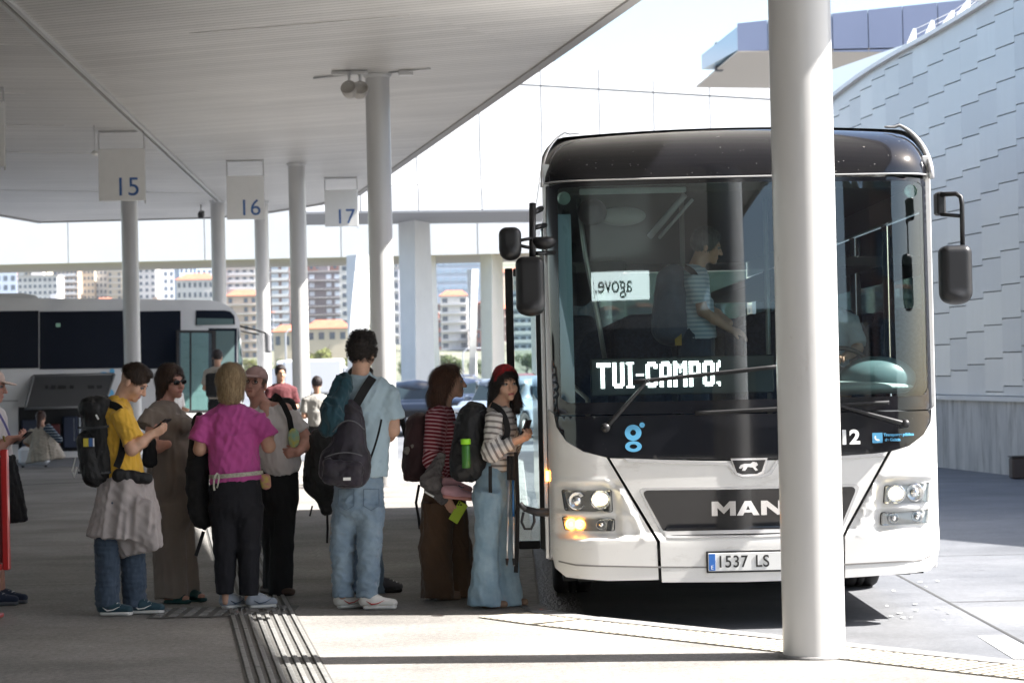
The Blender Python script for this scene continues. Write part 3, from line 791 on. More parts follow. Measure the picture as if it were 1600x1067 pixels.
for k in range(ncol):
    a = wl_at(k * cw); b = wl_at((k + 1) * cw); d = (b - a); ln = d.length; d.normalize(); nn = Vector((-d.y, d.x))
    if nn.x > 0: nn = -nn
    zt = min(wtop(a.y), wtop(b.y)); za, zb_ = wtop(a.y), wtop(b.y)
    z = PL + .02 - ((k * .088) % ph); row = 0
    while z < max(za, zb_) - .04:
        z0 = max(z, PL + .02); z1 = z + ph
        ta, tb = min(z1 - .016, za), min(z1 - .016, zb_)
        if min(ta, tb) > z0 + .03:
            e = .0006; dd = rnd.uniform(0, .0015)
            def P(t, o_, zz): q_ = a + d * t + nn * o_; return (q_.x - off.x, q_.y - off.y, zz)
            vs = [P(e, .014 + dd, z0), P(ln - e, .014 + dd, z0), P(ln - e, .012 + dd, tb), P(e, .012 + dd, ta), P(e, -.03, z0), P(ln - e, -.03, z0), P(ln - e, -.03, tb), P(e, -.03, ta)]
            if a.y < 32.5: far_mb.add(vs, [(0,1,2,3), (4,7,6,5), (0,3,7,4), (1,5,6,2), (3,2,6,7), (0,4,5,1)])
            else: MB().add(vs, [(0,1,2,3), (4,7,6,5), (0,3,7,4), (1,5,6,2), (3,2,6,7), (0,4,5,1)]).build('metal_panel', rnd.choice((M_mp, M_mp, M_mp2, M_mp3)), tD)
        z += ph
far_mb.build('metal_panel', M_mp, tD, kind='stuff')
# backing, top rail, plinth
def strip(o0, o1, z0f, z1f, m, name, parent, n=40):
    mb = MB(); vs = []
    for i in range(n + 1):
        p = wl_at(wl_tot * i / n); q = wl_at(min(wl_tot, wl_tot * i / n + .1)); r = wl_at(max(0, wl_tot * i / n - .1)); d = (q - r).normalized(); nn = Vector((-d.y, d.x)); nn = -nn if nn.x > 0 else nn
        for (o_, z) in ((o0, z0f(p.y)), (o1, z0f(p.y)), (o1, z1f(p.y)), (o0, z1f(p.y))):
            w = p + nn * o_; vs.append((w.x - off.x, w.y - off.y, z))
    fs = [(4*i+k, 4*i+(k+1) % 4, 4*i+4+(k+1) % 4, 4*i+4+k) for i in range(n) for k in range(4)] + [(3,2,1,0), tuple(range(4*n, 4*n+4))]
    return mb.add(vs, fs).build(name, m, parent)
strip(-4.0, -.05, lambda y: PL + .03, lambda y: wtop(y) - .02, M_back2, 'backing', tD)
strip(-.35, .10, lambda y: wtop(y) + .0, lambda y: wtop(y) + .07, M_wp, 'top_rail', tD)
M_plinth = mat('stained_concrete', (.42, .43, .43), .8, col2=(.62, .62, .60), nscale=2.2, stretch=(1.5, 1.5, .35), bump=.2, bscale=20)
stain_layer(M_plinth, 3, (2, 2, .3), .5, .75, (.20, .20, .19)); pw = strip(-.6, .10, lambda y: RZ - .05, lambda y: PL - .06, M_plinth, 'plinth', tD)
strip(-.6, .14, lambda y: PL - .058, lambda y: PL + .01, M_wc, 'plinth_cap', tD)
# tapered fins with wires on the roof edge
prev = None; wr = MB()
for (bx, by, tx, ty) in ((1422, 86, 1429, 45), (1452.5, 69, 1457, 32), (1478, 53, 1489, 17), (1504, 38, 1514, 0), (1532, 22, 1545, -20)):
    yy = 39.2 - (bx - 1422) * .0375; p = at(bx, by, yy); p.z = wtop(yy) + .06; q = at(tx, ty, yy)
    mb = MB(); L_ = q - p; w0, w1 = .11, .025
    mb.add([p + Vector((-w0, -.03, 0)) - off, p + Vector((w0, -.03, 0)) - off, q + Vector((w1, -.02, 0)) - off, q + Vector((-w1, -.02, 0)) - off,
            p + Vector((-w0, .03, 0)) - off, p + Vector((w0, .03, 0)) - off, q + Vector((w1, .02, 0)) - off, q + Vector((-w1, .02, 0)) - off],
           [(0,1,2,3), (4,7,6,5), (0,3,7,4), (1,5,6,2), (3,2,6,7), (0,4,5,1)]).build('fin', M_wp, tD)
    if prev:
        for t in (.35, .65, .95): wr.tube([prev[0].lerp(prev[1], t) - off, p.lerp(q, t) - off], .006, 4)
    prev = (p, q)
wr.build('wire', M_signrod, tD)
# brown bin by the plinth
p = gnd(1592, 746, RZ); o = empty('litter_bin', (p.x - .02, p.y - .3, RZ), label='small dark brown bin against the concrete plinth at the right edge', cat='bin')
MB().box((-.16, -.13, .004), (.16, .13, .30), .02).build('body', mat('bin_brown', (.05, .035, .03), .6), o)
MB().box((-.17, -.14, .302), (.17, .14, .325), .008).build('lid', mat('bin_lid', (.03, .025, .02), .5), o)
# sloping glazed roof between the two buildings
Yg = 52.0
pts = [at(1290, 113, Yg), at(1425, 66, Yg), at(1445, 92, Yg), at(1290, 180, Yg)]
o = MB(); o.add([*pts, *[p + Vector((0, 3, -.15)) for p in pts]], [(0,1,2,3), (4,7,6,5), (0,3,7,4), (1,5,6,2), (3,2,6,7), (0,4,5,1)])
tag(o.build('glazed_roof', mat('frosted_glass', (.66, .74, .78), .15)), 'pale glazed roof wedge between the block and the metal wall', 'roof')

# ================================================================== city on the hillside
M_win = mat('far_window', (.06, .08, .11), .15)
M_bal = mat('far_balcony', (.62, .62, .62), .6)
winmesh = {}
def winobj(w, h, parent, x, y, z, m=None):
    key = (round(w, 2), round(h, 2), m.name if m else '')
    if key not in winmesh:
        winmesh[key] = MB().box((-w/2, -.12, 0), (w/2, .2, h)).mesh('window', m or M_win)
    o = link('window', winmesh[key], parent); o.location = (x, y, z); return o
M_sillm = mat('far_sill', (.72, .72, .70), .6)
wall_cols = {'white': (.60, .58, .56), 'cream': (.50, .43, .33), 'brown': (.20, .12, .10), 'grey': (.36, .37, .41), 'blue': (.34, .40, .50), 'red': (.30, .11, .08), 'beige': (.42, .33, .26), 'dark': (.14, .12, .13)}
M_wall = {k: mat('render_' + k, v, .8, noise=.08, nscale=.15) for k, v in wall_cols.items()}
M_tile = mat('roof_tiles', (.38, .10, .055), .8, noise=.3, nscale=.8, col2=(.48, .17, .09))
M_troof = mat('roof_flat', (.35, .33, .32), .8)
nwin = [0]
def apartment(x0, x1, yt, yb, Y, colr, rows, cols_, label, roof='flat', style='win', rot=0.0, depth=14, win_m=None, wf=.5, hf=.5, cat='building'):
    c = at((x0 + x1) / 2, 560, Y); w = (x1 - x0) * Y / F; zt = at((x0 + x1) / 2, yt, Y).z; zb = min(at((x0 + x1) / 2, yb, Y).z, zt - 3); zg = hz(c.x, Y) if Y > 420 else RZ
    z0 = min(zg, zb) - 1.5; H = zt - z0
    o = empty('apartment_block', (c.x, Y, z0), rz=rot, label=label, cat=cat, group='buildings on the hillside')
    MB().box((-w/2, 0, 0), (w/2, depth, H)).build('wall', M_wall[colr], o)
    if roof == 'tile':
        rh = min(4.0, w * .12) + 1.0
        MB().add([(-w/2 - .6, -.7, H + .05), (w/2 + .6, -.7, H + .05), (w/2 + .6, depth + .7, H + .05), (-w/2 - .6, depth + .7, H + .05), (-w/2 + w*.2, depth/2, H + rh), (w/2 - w*.2, depth/2, H + rh)],
                 [(0,1,5,4), (1,2,5), (2,3,4,5), (3,0,4), (3,2,1,0)]).build('roof', M_tile, o)
    else:
        MB().box((-w/2 - .3, -.3, H + .02), (w/2 + .3, depth + .3, H + .5)).build('roof', M_troof, o)
        MB().box((-w*.2, 3, H + .52), (w*.1, 8, H + 2.8)).build('stair_head', M_wall[colr], o)
    zs = zb - z0; fh = (H - zs) / rows; cwid = w / cols_
    for r in range(rows):
        zz = zs + fh * r + fh * .22
        for k in range(cols_):
            if style == 'mix' and (k % 3 == 1): continue
            winobj(round(cwid * wf, 1), round(fh * hf, 1), o, -w/2 + cwid * (k + .5), 0, zz, win_m); nwin[0] += 1
        if style in ('bal', 'mix'):
            MB().box((-w/2 - .1, -1.1, zs + fh*r - .1), (w/2 + .1, -.02, zs + fh*r + .1)).build('balcony', M_bal, o)
        if style == 'bal':
            MB().box((-w/2 + w*.1, -1.1, zs + fh*r + .12), (w/2 - w*.1, -1.0, zs + fh*r + 1.0)).build('railing', M_bal, o)
    return o
A_ = apartment
# far rows first (higher up the slope)
A_(-40, 28, 413, 470, 1010, 'blue', 4, 6, 'pale blue-grey block at the far left above the parked bus', depth=20, rot=.2)
A_(30, 92, 432, 472, 930, 'white', 4, 8, 'white block with a flat roof above the rear of the parked bus', wf=.55)
A_(40, 76, 420, 432, 1080, 'cream', 1, 5, 'low cream house with tiled roof peeking over the white block', roof='tile')
A_(92, 124, 412, 470, 960, 'beige', 6, 5, 'beige block crossed by brown balcony bands', style='bal')
A_(126, 150, 409, 470, 970, 'cream', 6, 4, 'tall cream block left of column and sign 15', roof='tile')
A_(151, 170, 411, 470, 975, 'white', 6, 3, 'narrow white block beside the tall cream one')
A_(171, 199, 414, 470, 965, 'cream', 6, 4, 'cream block with red roof just left of the column of sign 15', roof='tile', style='mix')
A_(218, 246, 417, 468, 950, 'white', 5, 3, 'white gabled block just right of the column of sign 15')
A_(247, 276, 410, 468, 985, 'grey', 5, 3, 'grey-shaded block between two white ones above the bus roof', rot=.5)
A_(278, 336, 437, 468, 900, 'white', 2, 7, 'low white house with a long red tiled roof above the bus', roof='tile')
A_(282, 306, 405, 440, 1050, 'blue', 3, 3, 'bluish slab block behind the low red-roofed house', rot=.6)
A_(308, 336, 408, 440, 1060, 'blue', 3, 3, 'second bluish slab block behind the low red-roofed house', rot=.6)
A_(356, 402, 408, 452, 930, 'white', 4, 4, 'white balconied block between the two slim columns', style='bal')
A_(356, 404, 462, 590, 760, 'beige', 9, 4, 'beige block with a dark red roof between the two slim columns', roof='tile', style='mix')
A_(424, 456, 400, 540, 860, 'brown', 11, 2, 'brown and white striped tower left of the column behind sign 17', style='bal', wf=.7, hf=.6, win_m=mat('win_pale', (.5, .55, .62), .3))
A_(483, 536, 425, 505, 880, 'dark', 6, 4, 'dark brown apartment block with pale window bays', style='mix', wf=.6, win_m=mat('win_pale2', (.48, .54, .62), .3))
A_(448, 540, 404, 425, 1000, 'red', 1, 10, 'red block with orange roof behind the dark brown apartments', roof='tile')
A_(533, 550, 412, 510, 850, 'white', 7, 1, 'white end wall beside the dark brown apartments')
A_(428, 470, 518, 545, 560, 'cream', 1, 3, 'cream house with an orange hipped roof, left of the round tree', roof='tile', depth=12)
A_(478, 545, 513, 535, 600, 'cream', 1, 4, 'wide cream house with an orange hipped roof behind the man in blue', roof='tile', depth=12)
A_(676, 756, 404, 455, 1000, 'blue', 4, 8, 'long blue-grey glazed block above the white apartments', wf=.8, win_m=mat('win_blue', (.30, .40, .52), .2))
A_(690, 732, 462, 560, 800, 'white', 7, 3, 'white apartment block with red roof left of the bus mirrors', roof='tile', style='mix', wf=.6)
A_(733, 752, 516, 562, 790, 'red', 3, 3, 'red brick block attached to the white apartments', wf=.5)
A_(678, 692, 500, 560, 820, 'red', 4, 2, 'narrow red block on the left of the white apartments')
A_(801, 836, 455, 562, 780, 'blue', 8, 3, 'pale blue balconied block seen beside the bus door', style='bal', wf=.65)
A_(600, 626, 420, 560, 900, 'grey', 8, 3, 'grey block seen between column and broad pier', style='bal')
A_(836, 1250, 400, 560, 900, 'grey', 8, 14, 'long grey block hidden behind the front bus') if False else None

rs_ = random.Random(12)
ORD = 'first second third fourth fifth sixth seventh eighth ninth tenth eleventh twelfth thirteenth fourteenth fifteenth sixteenth seventeenth eighteenth nineteenth twentieth'.split(); ORD += ['twenty-' + o for o in ORD[:9]] + ['thirtieth'] + ['thirty-' + o for o in ORD[:9]]
oc = [0, 0]
for i in range(39):
    px = -20 + i * 25.5 + rs_.uniform(-6, 6)
    if 575 < px < 600: continue
    oc[0] += 1; yy = rs_.uniform(1060, 1180); top = 404 + rs_.uniform(0, 26); w_ = rs_.uniform(16, 34)
    apartment(px, px + w_, top, top + rs_.uniform(16, 30), yy, rs_.choice(('cream', 'white', 'beige', 'red', 'grey', 'white')), rs_.choice((2, 3)), rs_.choice((3, 4)), ORD[oc[0]-1] + ' small tiled house from the left in the dense upper row of the town', roof='tile', rot=rs_.uniform(-.5, .5), depth=12)
for i in range(32):
    px = -10 + i * 40 + rs_.uniform(-8, 8)
    if 575 < px < 615: continue
    oc[1] += 1
    apartment(px, px + rs_.uniform(20, 34), 470 + rs_.uniform(0, 28), 560, rs_.uniform(830, 1000), rs_.choice(('cream', 'white', 'beige', 'grey', 'brown', 'white')), 6, 4, ORD[oc[1]-1] + ' apartment block from the left in the dense lower row of the town', roof=rs_.choice(('tile', 'flat')), rot=rs_.uniform(-.3, .3), depth=12, style=rs_.choice(('win', 'bal', 'mix')))
# ------------------------------------------------------------------ trees and shrubs
M_leaf = [mat('leaf_a', (.075, .105, .03), .7, noise=.4, nscale=1.5), mat('leaf_b', (.14, .155, .04), .7, noise=.4, nscale=1.5), mat('leaf_c', (.05, .08, .03), .7, noise=.4, nscale=1.5)]
M_bark = mat('bark', (.10, .075, .055), .9, noise=.3)
def tree(px, yt, wpx, Y, label, mi=0, seed=0, name='tree'):
    rs = np.random.RandomState(seed); c = at(px, yt, Y); zg = RZ if Y < 420 else hz(c.x, Y); H = c.z - zg; w = wpx * Y / F / 2
    o = empty(name, (c.x, Y, zg), label=label, cat='tree' if name == 'tree' else 'shrub', group='trees beyond the road')
    tr = MB(); tr.tube([(0, 0, -.1), (.1, 0, H*.25), (0, .1, H*.5), (.1, 0, H*.75)], [H*.035, H*.028, H*.02, H*.008], 8)
    for i in range(6):
        a = rs.rand() * 6.28; z = H * (.25 + .4 * rs.rand()); tr.tube([(0, 0, z), (w*.35*math.cos(a), w*.35*math.sin(a), z + H*.1), (w*.7*math.cos(a), w*.7*math.sin(a), z + H*.25)], [H*.014, H*.01, H*.004], 5)
    tr.build('trunk', M_bark, o)
    n = 2600; nb = 11
    cen = np.stack([rs.uniform(-.6, .6, nb) * w, rs.uniform(-.6, .6, nb) * w, H * rs.uniform(.4, .82, nb)], 1); rad = w * rs.uniform(.3, .5, nb)
    k = rs.randint(0, nb, n); d = rs.normal(size=(n, 3)); d /= np.linalg.norm(d, axis=1)[:, None]
    P = cen[k] + d * (rad[k] * rs.uniform(.6, 1.08, n))[:, None] * np.array([1, 1, .85]); s = w * rs.uniform(.035, .075, n)
    u = rs.normal(size=(n, 3)); u /= np.linalg.norm(u, axis=1)[:, None]; v = np.cross(u, d); v /= np.linalg.norm(v, axis=1)[:, None] + 1e-9
    V = np.stack([P - u*s[:, None], P + v*s[:, None]*.7, P + u*s[:, None], P - v*s[:, None]*.7], 1).reshape(-1, 3)
    mb = MB(); mb.v = [tuple(x) for x in V]; mb.f = [(4*i, 4*i+1, 4*i+2, 4*i+3) for i in range(n)]; mb.sm = [False] * n
    me = bpy.data.meshes.new('crown'); me.from_pydata(mb.v, [], mb.f); me.materials.append(M_leaf[mi])
    link('crown', me, o)
for i, a in enumerate(((500, 528, 62, 300, 'round yellow-green tree behind the man in blue', 1), (545, 548, 40, 280, 'smaller yellow-green tree touching the sculpted pier', 1),
        (440, 556, 30, 290, 'small green tree between the two columns near sign 16', 0), (466, 545, 26, 310, 'narrow dark tree beside the second column', 2),
        (705, 548, 44, 320, 'green tree below the white apartments', 0), (742, 560, 30, 330, 'small olive tree right of the white apartments', 2),
        (822, 548, 40, 300, 'green tree seen beside the bus door', 0), (390, 553, 34, 300, 'green tree behind the rear bus mirror', 1), (640, 560, 40, 310, 'tree hidden partly by the broad pier', 0))):
    tree(*a[:5], mi=a[5], seed=i + 3)

# unseen hall added behind the viewer to darken the windscreen reflection
hall = empty('added_hall', (-12, -24, 0), label='added dark glazed hall behind the viewer that darkens the windscreen reflection', cat='building')
MB().box((-28, -6, 0), (21, 0, 6.6)).build('wall', mat('hall_wall', (.12, .10, .085), .6), hall)
for i in range(16): MB().box((-27 + 3 * i, .002, .5), (-24.4 + 3 * i, .06, 5.2)).build('window', M_win, hall)
o = empty('office_tower', (24.5, -60, 0), label='brown office tower far behind the viewer, reflected in the windscreen', cat='building')
MB().box((-5, 0, RZ), (5, 10, 17)).build('wall', M_wall['brown'], o)
for r in range(5):
    for k in range(4): w_ = winobj(1.6, 1.6, o, -3.7 + 2.4 * k, 10.1, 1.5 + 3.1 * r)

o = empty('lit_sign', (-.87, -8.2, 0), label='backlit white web address sign behind the viewer, mirrored in the windscreen', cat='sign')
MB().box((-2.1, -.06, 4.93), (1.45, .06, 5.40), .01).build('sign_box', mat('lit_sign_face', (.8, .8, .8), .5, emit=(.85, 1, .95), estr=2.2), o)
t = link('lettering', text_mesh('lettering', 'agove.gal', .42, mat('sign_ink', (.02, .03, .03), .6), .002, .004, 'CENTER', 1.25), o); t.rotation_euler = (R(90), 0, R(180)); t.location = (-.1, .066, 5.17)
for x_ in (-1.2, 1.2): MB().tube([(x_, 0, 5.40), (x_, 0, CZ - .002)], .015, 6).build('hanger', M_signrod, o)
# air between here and the hillside
hz_m = bpy.data.materials.new('haze'); hz_m.use_nodes = True; hn = hz_m.node_tree.nodes; hn.clear()
ho = hn.new('ShaderNodeOutputMaterial'); hv = hn.new('ShaderNodeVolumePrincipled'); hv.inputs['Color'].default_value = (.9, .94, 1, 1); hv.inputs['Density'].default_value = .00010; hv.inputs['Anisotropy'].default_value = .2
hz_m.node_tree.links.new(hv.outputs[0], ho.inputs['Volume'])
MB().box((-1000, -70, -6), (1000, 2700, 110)).build('haze', hz_m, kind='stuff')

o = empty('corner_house', (15.5, -58, 0), label='low cream corner house far behind the viewer, left of the brown tower in the reflection', cat='building')
MB().box((-4, 0, RZ), (3.6, 8, 9.2)).build('wall', M_wall['cream'], o)
for r in range(2):
    for k in range(3): winobj(1.4, 1.5, o, -2.6 + 2.4 * k, 8.1, 1.5 + 3.6 * r)

mb = MB(); rl = random.Random(5)
for i in range(16):
    p = gnd(1385 + rl.uniform(0, 130), 900 + rl.uniform(0, 70), RZ); a = rl.uniform(0, 3.1); s_ = rl.uniform(.008, .02)
    mb.add([(p.x + s_ * math.cos(a + k * 1.57) * rl.uniform(.6, 1.4), p.y + 1.6 * s_ * math.sin(a + k * 1.57), RZ + .006 + rl.uniform(0, .006)) for k in range(4)], [(0, 1, 2, 3)])
mb.build('litter', M_white, kind='stuff')
# ================================================================== the front bus
YF = 15.2
W = 1.285
bx = (at(857, 870, YF + .25).x + at(1473, 870, YF + .25).x) / 2
bus = empty('coach', (bx, YF, RZ), label='white single deck coach with black front facing the viewer at the kerb', cat='bus')
def bl(px, py, dy=0.0):
    p = at(px, py, YF + dy); return p.x - bx, p.z - RZ
RC = .30
M_bwhite = mat('coach_white', (.70, .69, .665), .25, noise=.03, nscale=2, coat=.6)
M_bblack = mat('coach_black', (.010, .010, .012), .10, coat=.5)
M_roofblack = mat('coach_roof_black', (.008, .008, .010), .10, coat=.3)
M_rubber = mat('rubber', (.015, .015, .016), .7)
M_plast = mat('black_plastic', (.012, .012, .013), .42)
M_chrome = mat('chrome', (.75, .75, .76), .12, metal=1.0)
M_silver = mat('silver_trim', (.62, .62, .62), .25, metal=.6)
M_glass = mat('windscreen', (.52, .60, .58), .0, trans=1.0, ior=1.5); 
def thin_glass(name, tint, refl=.08, fr=1.5):
    m = bpy.data.materials.new(name); m.use_nodes = True; n = m.node_tree.nodes; l = m.node_tree.links; n.clear()
    o = n.new('ShaderNodeOutputMaterial'); t = n.new('ShaderNodeBsdfTransparent'); g = n.new('ShaderNodeBsdfGlossy'); mx = n.new('ShaderNodeMixShader'); fz = n.new('ShaderNodeFresnel')
    t.inputs[0].default_value = (*tint, 1); g.inputs[0].default_value = (.9, .95, 1, 1); g.inputs['Roughness'].default_value = .01; fz.inputs[0].default_value = fr
    a = n.new('ShaderNodeMath'); a.operation = 'ADD'; a.inputs[1].default_value = refl; a.use_clamp = True
    l.new(fz.outputs[0], a.inputs[0]); l.new(a.outputs[0], mx.inputs[0]); l.new(t.outputs[0], mx.inputs[1]); l.new(g.outputs[0], mx.inputs[2]); l.new(mx.outputs[0], o.inputs[0])
    return m
M_ws = thin_glass('windscreen_glass', (.68, .82, .80), .045)
M_side = thin_glass('side_glass', (.24, .30, .31), .05)
M_clear = thin_glass('clear_glass', (.80, .88, .88), .04)
def speck(m, scale, size, col, amt=1.0, scale2=None):
    n, l, b = nodes_of(m); tc = n.new('ShaderNodeTexCoord'); v = n.new('ShaderNodeTexVoronoi'); v.inputs['Scale'].default_value = scale; l.new(tc.outputs['Object'], v.inputs['Vector'])
    w_ = n.new('ShaderNodeTexNoise'); w_.inputs['Scale'].default_value = scale * .35; l.new(tc.outputs['Object'], w_.inputs['Vector'])
    s_ = n.new('ShaderNodeMapRange'); s_.inputs[1].default_value = .5; s_.inputs[2].default_value = .75; s_.inputs[3].default_value = 0; s_.inputs[4].default_value = size; l.new(w_.outputs[0], s_.inputs[0])
    c = n.new('ShaderNodeMath'); c.operation = 'LESS_THAN'; l.new(v.outputs['Distance'], c.inputs[0]); l.new(s_.outputs[0], c.inputs[1])
    mu = n.new('ShaderNodeMath'); mu.operation = 'MULTIPLY'; mu.inputs[1].default_value = amt; l.new(c.outputs[0], mu.inputs[0])
    mx = n.new('ShaderNodeMixRGB'); mx.inputs[2].default_value = (*col, 1); l.new(mu.outputs[0], mx.inputs[0])
    if b.inputs['Base Color'].links: l.new(b.inputs['Base Color'].links[0].from_socket, mx.inputs[1])
    else: mx.inputs[1].default_value = b.inputs['Base Color'].default_value
    l.new(mx.outputs[0], b.inputs['Base Color'])
speck(M_roofblack, 34, .30, (.10, .10, .095)); speck(M_bblack, 30, .12, (.15, .15, .14)); speck(M_bwhite, 22, .12, (.25, .20, .15), .7)
stain_layer(M_bwhite, 3, (1, 1, 3), .56, .85, (.40, .37, .33))
RIDGES = []
def smooth(t): t = min(1, max(0, t)); return t * t * (3 - 2 * t)
ZB0 = bl(900, 838)[1]
HL = [bl(874, 760), bl(965, 836)]; HR = [bl(1372, 752), bl(1462, 826)]
RIDGE_L = [[bl(*q) for q in pl] for pl in ([(868, 755), (950, 755), (968, 768), (990, 806), (1004, 838)], [(870, 804), (985, 805)])]
RIDGE_R = [[bl(*q) for q in pl] for pl in ([(1462, 746), (1382, 749), (1368, 760), (1350, 798), (1340, 830)], [(1462, 791), (1358, 795)])]
def yfront(x, z):
    ax = abs(x); y = .05 * (x / W) ** 2
    if ax > W - RC:
        t = min(1, (ax - (W - RC)) / RC); y += RC * .85 * (1 - math.sqrt(max(0, 1 - t * t)))
    if z > 1.15: y += .085 * (z - 1.15) / 1.8
    y -= .028 * smooth((ZB0 + .02 - z) / .05) * (1 - smooth((ax - 1.1) / .2) * .4)
    # lamp hollows either side
    zx = 1.0
    lo = HL if x < 0 else HR
    x0, x1 = min(lo[0][0], lo[1][0]), max(lo[0][0], lo[1][0]); z0, z1 = lo[1][1], lo[0][1]
    dx = max(x0 - x, x - x1, 0); dz = max(z0 - z, z - z1, 0); d = math.hypot(dx, dz)
    y += .03 * (1 - smooth(d / .035))
    for pl in (RIDGE_L if x < 0 else RIDGE_R):
        for (ax_, az), (bx_, bz) in zip(pl, pl[1:]):
            ux, uz = bx_ - ax_, bz - az; L2 = ux*ux + uz*uz; t = max(0, min(1, ((x-ax_)*ux + (z-az)*uz) / L2)); dd = math.hypot(x - ax_ - t*ux, z - az - t*uz)
            if dd < .05: y -= .014 * math.exp(-(dd / .018) ** 2) / (1.4 if t in (0, 1) else 1)
    return y
XS = [-W + RC - RC * math.sin(a) for a in [math.pi/2 * k / 9 for k in range(9, 0, -1)]] 
XS = XS + [(-W + RC) + (2*W - 2*RC) * k / 100 for k in range(101)] + [-v for v in XS[::-1]]
def inpoly(p, poly):
    r = False; j = len(poly) - 1
    for i in range(len(poly)):
        if (poly[i][1] > p[1]) != (poly[j][1] > p[1]) and p[0] < (poly[j][0]-poly[i][0]) * (p[1]-poly[i][1]) / (poly[j][1]-poly[i][1]) + poly[i][0]: r = not r
        j = i
    return r
def dense(poly, step):
    out = []
    for i in range(len(poly)):
        a = Vector(poly[i]); b = Vector(poly[(i+1) % len(poly)]); n = max(1, int((b-a).length / step))
        out += [tuple(a.lerp(b, k / n)) for k in range(n)]
    return out
def rounded(poly, r, n=5):
    out = []
    for i in range(len(poly)):
        p = Vector(poly[i]); a = Vector(poly[i-1]); b = Vector(poly[(i+1) % len(poly)])
        ra = min(r, (a-p).length * .45, (b-p).length * .45); p0 = p + (a-p).normalized() * ra; p1 = p + (b-p).normalized() * ra
        for k in range(n + 1):
            t = k / n; out.append(tuple(p0 * (1-t)**2 + p * 2*t*(1-t) + p1 * t*t))
    return out
def skin(name, poly, off, thick, m, parent, step=.035, rz=0.0, fn=None, soft=.004, px=True, holes=()):
    fn = fn or yfront
    P = [bl(*p) for p in poly] if px else list(poly)
    if rz: P = rounded(P, rz)
    P = [(max(-W + .002, min(W - .002, x)), z) for x, z in P]
    A = sum(P[i][0] * P[(i+1) % len(P)][1] - P[(i+1) % len(P)][0] * P[i][1] for i in range(len(P)))
    if A < 0: P = P[::-1]
    B = dense(P, step)
    H_ = [dense(rounded([bl(*p) for p in h], .02), step) for h in holes]
    z0 = min(p[1] for p in B); z1 = max(p[1] for p in B)
    pts = [Vector(p) for p in B]; faces = [tuple(range(len(B)))]
    for h in H_: k = len(pts); pts += [Vector(p) for p in h]; 
    nb = len(pts); edges = []
    k = len(B)
    for h in H_: edges += [(k + i, k + (i+1) % len(h)) for i in range(len(h))]; k += len(h)
    z = z0 + step / 2
    while z < z1:
        for x in XS:
            if inpoly((x, z), B) and not any(inpoly((x, z), h) for h in H_): pts.append(Vector((x, z)))
        z += step
    r = geometry.delaunay_2d_cdt(pts, edges, faces, 1, 1e-5)
    V = r[0]; Fc = [f for f in r[2]]
    if H_:
        Fc = [f for f in Fc if not any(inpoly(tuple(sum((V[i] for i in f), Vector((0, 0))) / len(f)), h) for h in H_)]
    mb = MB(); mb.add([(p.x, fn(p.x, p.y) - off, p.y) for p in V], Fc, True)
    for ring in [B] + H_:
        n = len(ring)
        mb.add([(x, fn(x, z) - off, z) for x, z in ring] + [(x, fn(x, z) - off + thick, z) for x, z in ring], [(i, (i+1) % n, (i+1) % n + n, i + n) for i in range(n)])
    me = mb.mesh(name, m)
    me2 = me
    o = link(name, me2, parent)
    e = o.modifiers.new('e', 'EDGE_SPLIT'); e.split_angle = R(50)
    return o
# --- white body panels
seamL = [(950, 716), (1028, 846), (1031, 912)]; seamR = [(1391, 706), (1317, 838), (1317, 904)]
gx = 1.2
corner_l = [(845, 640), (866, 648), (870, 668), (885, 690), (912, 706), (948, 715), (1026, 846), (1029, 905), (950, 907), (885, 903), (868, 890), (840, 860)]
hole_hl_u = [(880, 768), (954, 768), (957, 799), (884, 797)]
skin('corner_panel', corner_l, 0, .03, M_bwhite, bus, .015)
corner_r = [(1490, 632), (1463, 640), (1461, 660), (1447, 680), (1422, 697), (1394, 705), (1320, 838), (1320, 902), (1400, 897), (1456, 892), (1470, 880), (1492, 850)]
skin('corner_panel', corner_r, 0, .03, M_bwhite, bus, .015)
def shrinkpx(p, dx): return (p[0] + dx, p[1])
centre = [(953, 716), (1100, 720), (1165, 720), (1300, 716), (1388, 706), (1315, 838), (1315, 903), (1165, 908), (1034, 909), (1031, 845)]
skin('front_flap', centre, .002, .03, M_bwhite, bus, .035)
# lower bumper lip line
lip = [(862, 876), (900, 882), (1030, 884), (1165, 884), (1318, 880), (1440, 874), (1471, 864), (1471, 866.5), (1440, 876.5), (1318, 882.5), (1165, 886.5), (1030, 886.5), (900, 884.5), (862, 878.5)]
skin('lip_seam', lip, .0035, .01, mat('seam_shadow', (.22, .21, .20), .7), bus, .05)
# --- black mask under the glass
mask = [(866, 651), (1463, 642), (1461, 661), (1447, 681), (1422, 698), (1392, 706), (1300, 714), (1165, 718), (1000, 716), (950, 714), (912, 705), (885, 689), (871, 668)]
skin('black_panel', mask, -.004, .03, M_bblack, bus, .04)
# --- windscreen and its black rim
ws_out = [(851, 286), (900, 282), (1150, 276), (1400, 274), (1457, 275), (1464, 640), (866, 649)]
ws_in = [(872, 291), (1150, 283), (1440, 280), (1451, 286), (1456, 608), (1448, 618), (890, 630), (876, 622)]
skin('windscreen_rim', ws_out, -.006, .02, M_bblack, bus, .05, holes=(ws_in,))
skin('windscreen', ws_in, -.009, .0, M_ws, bus, .06)
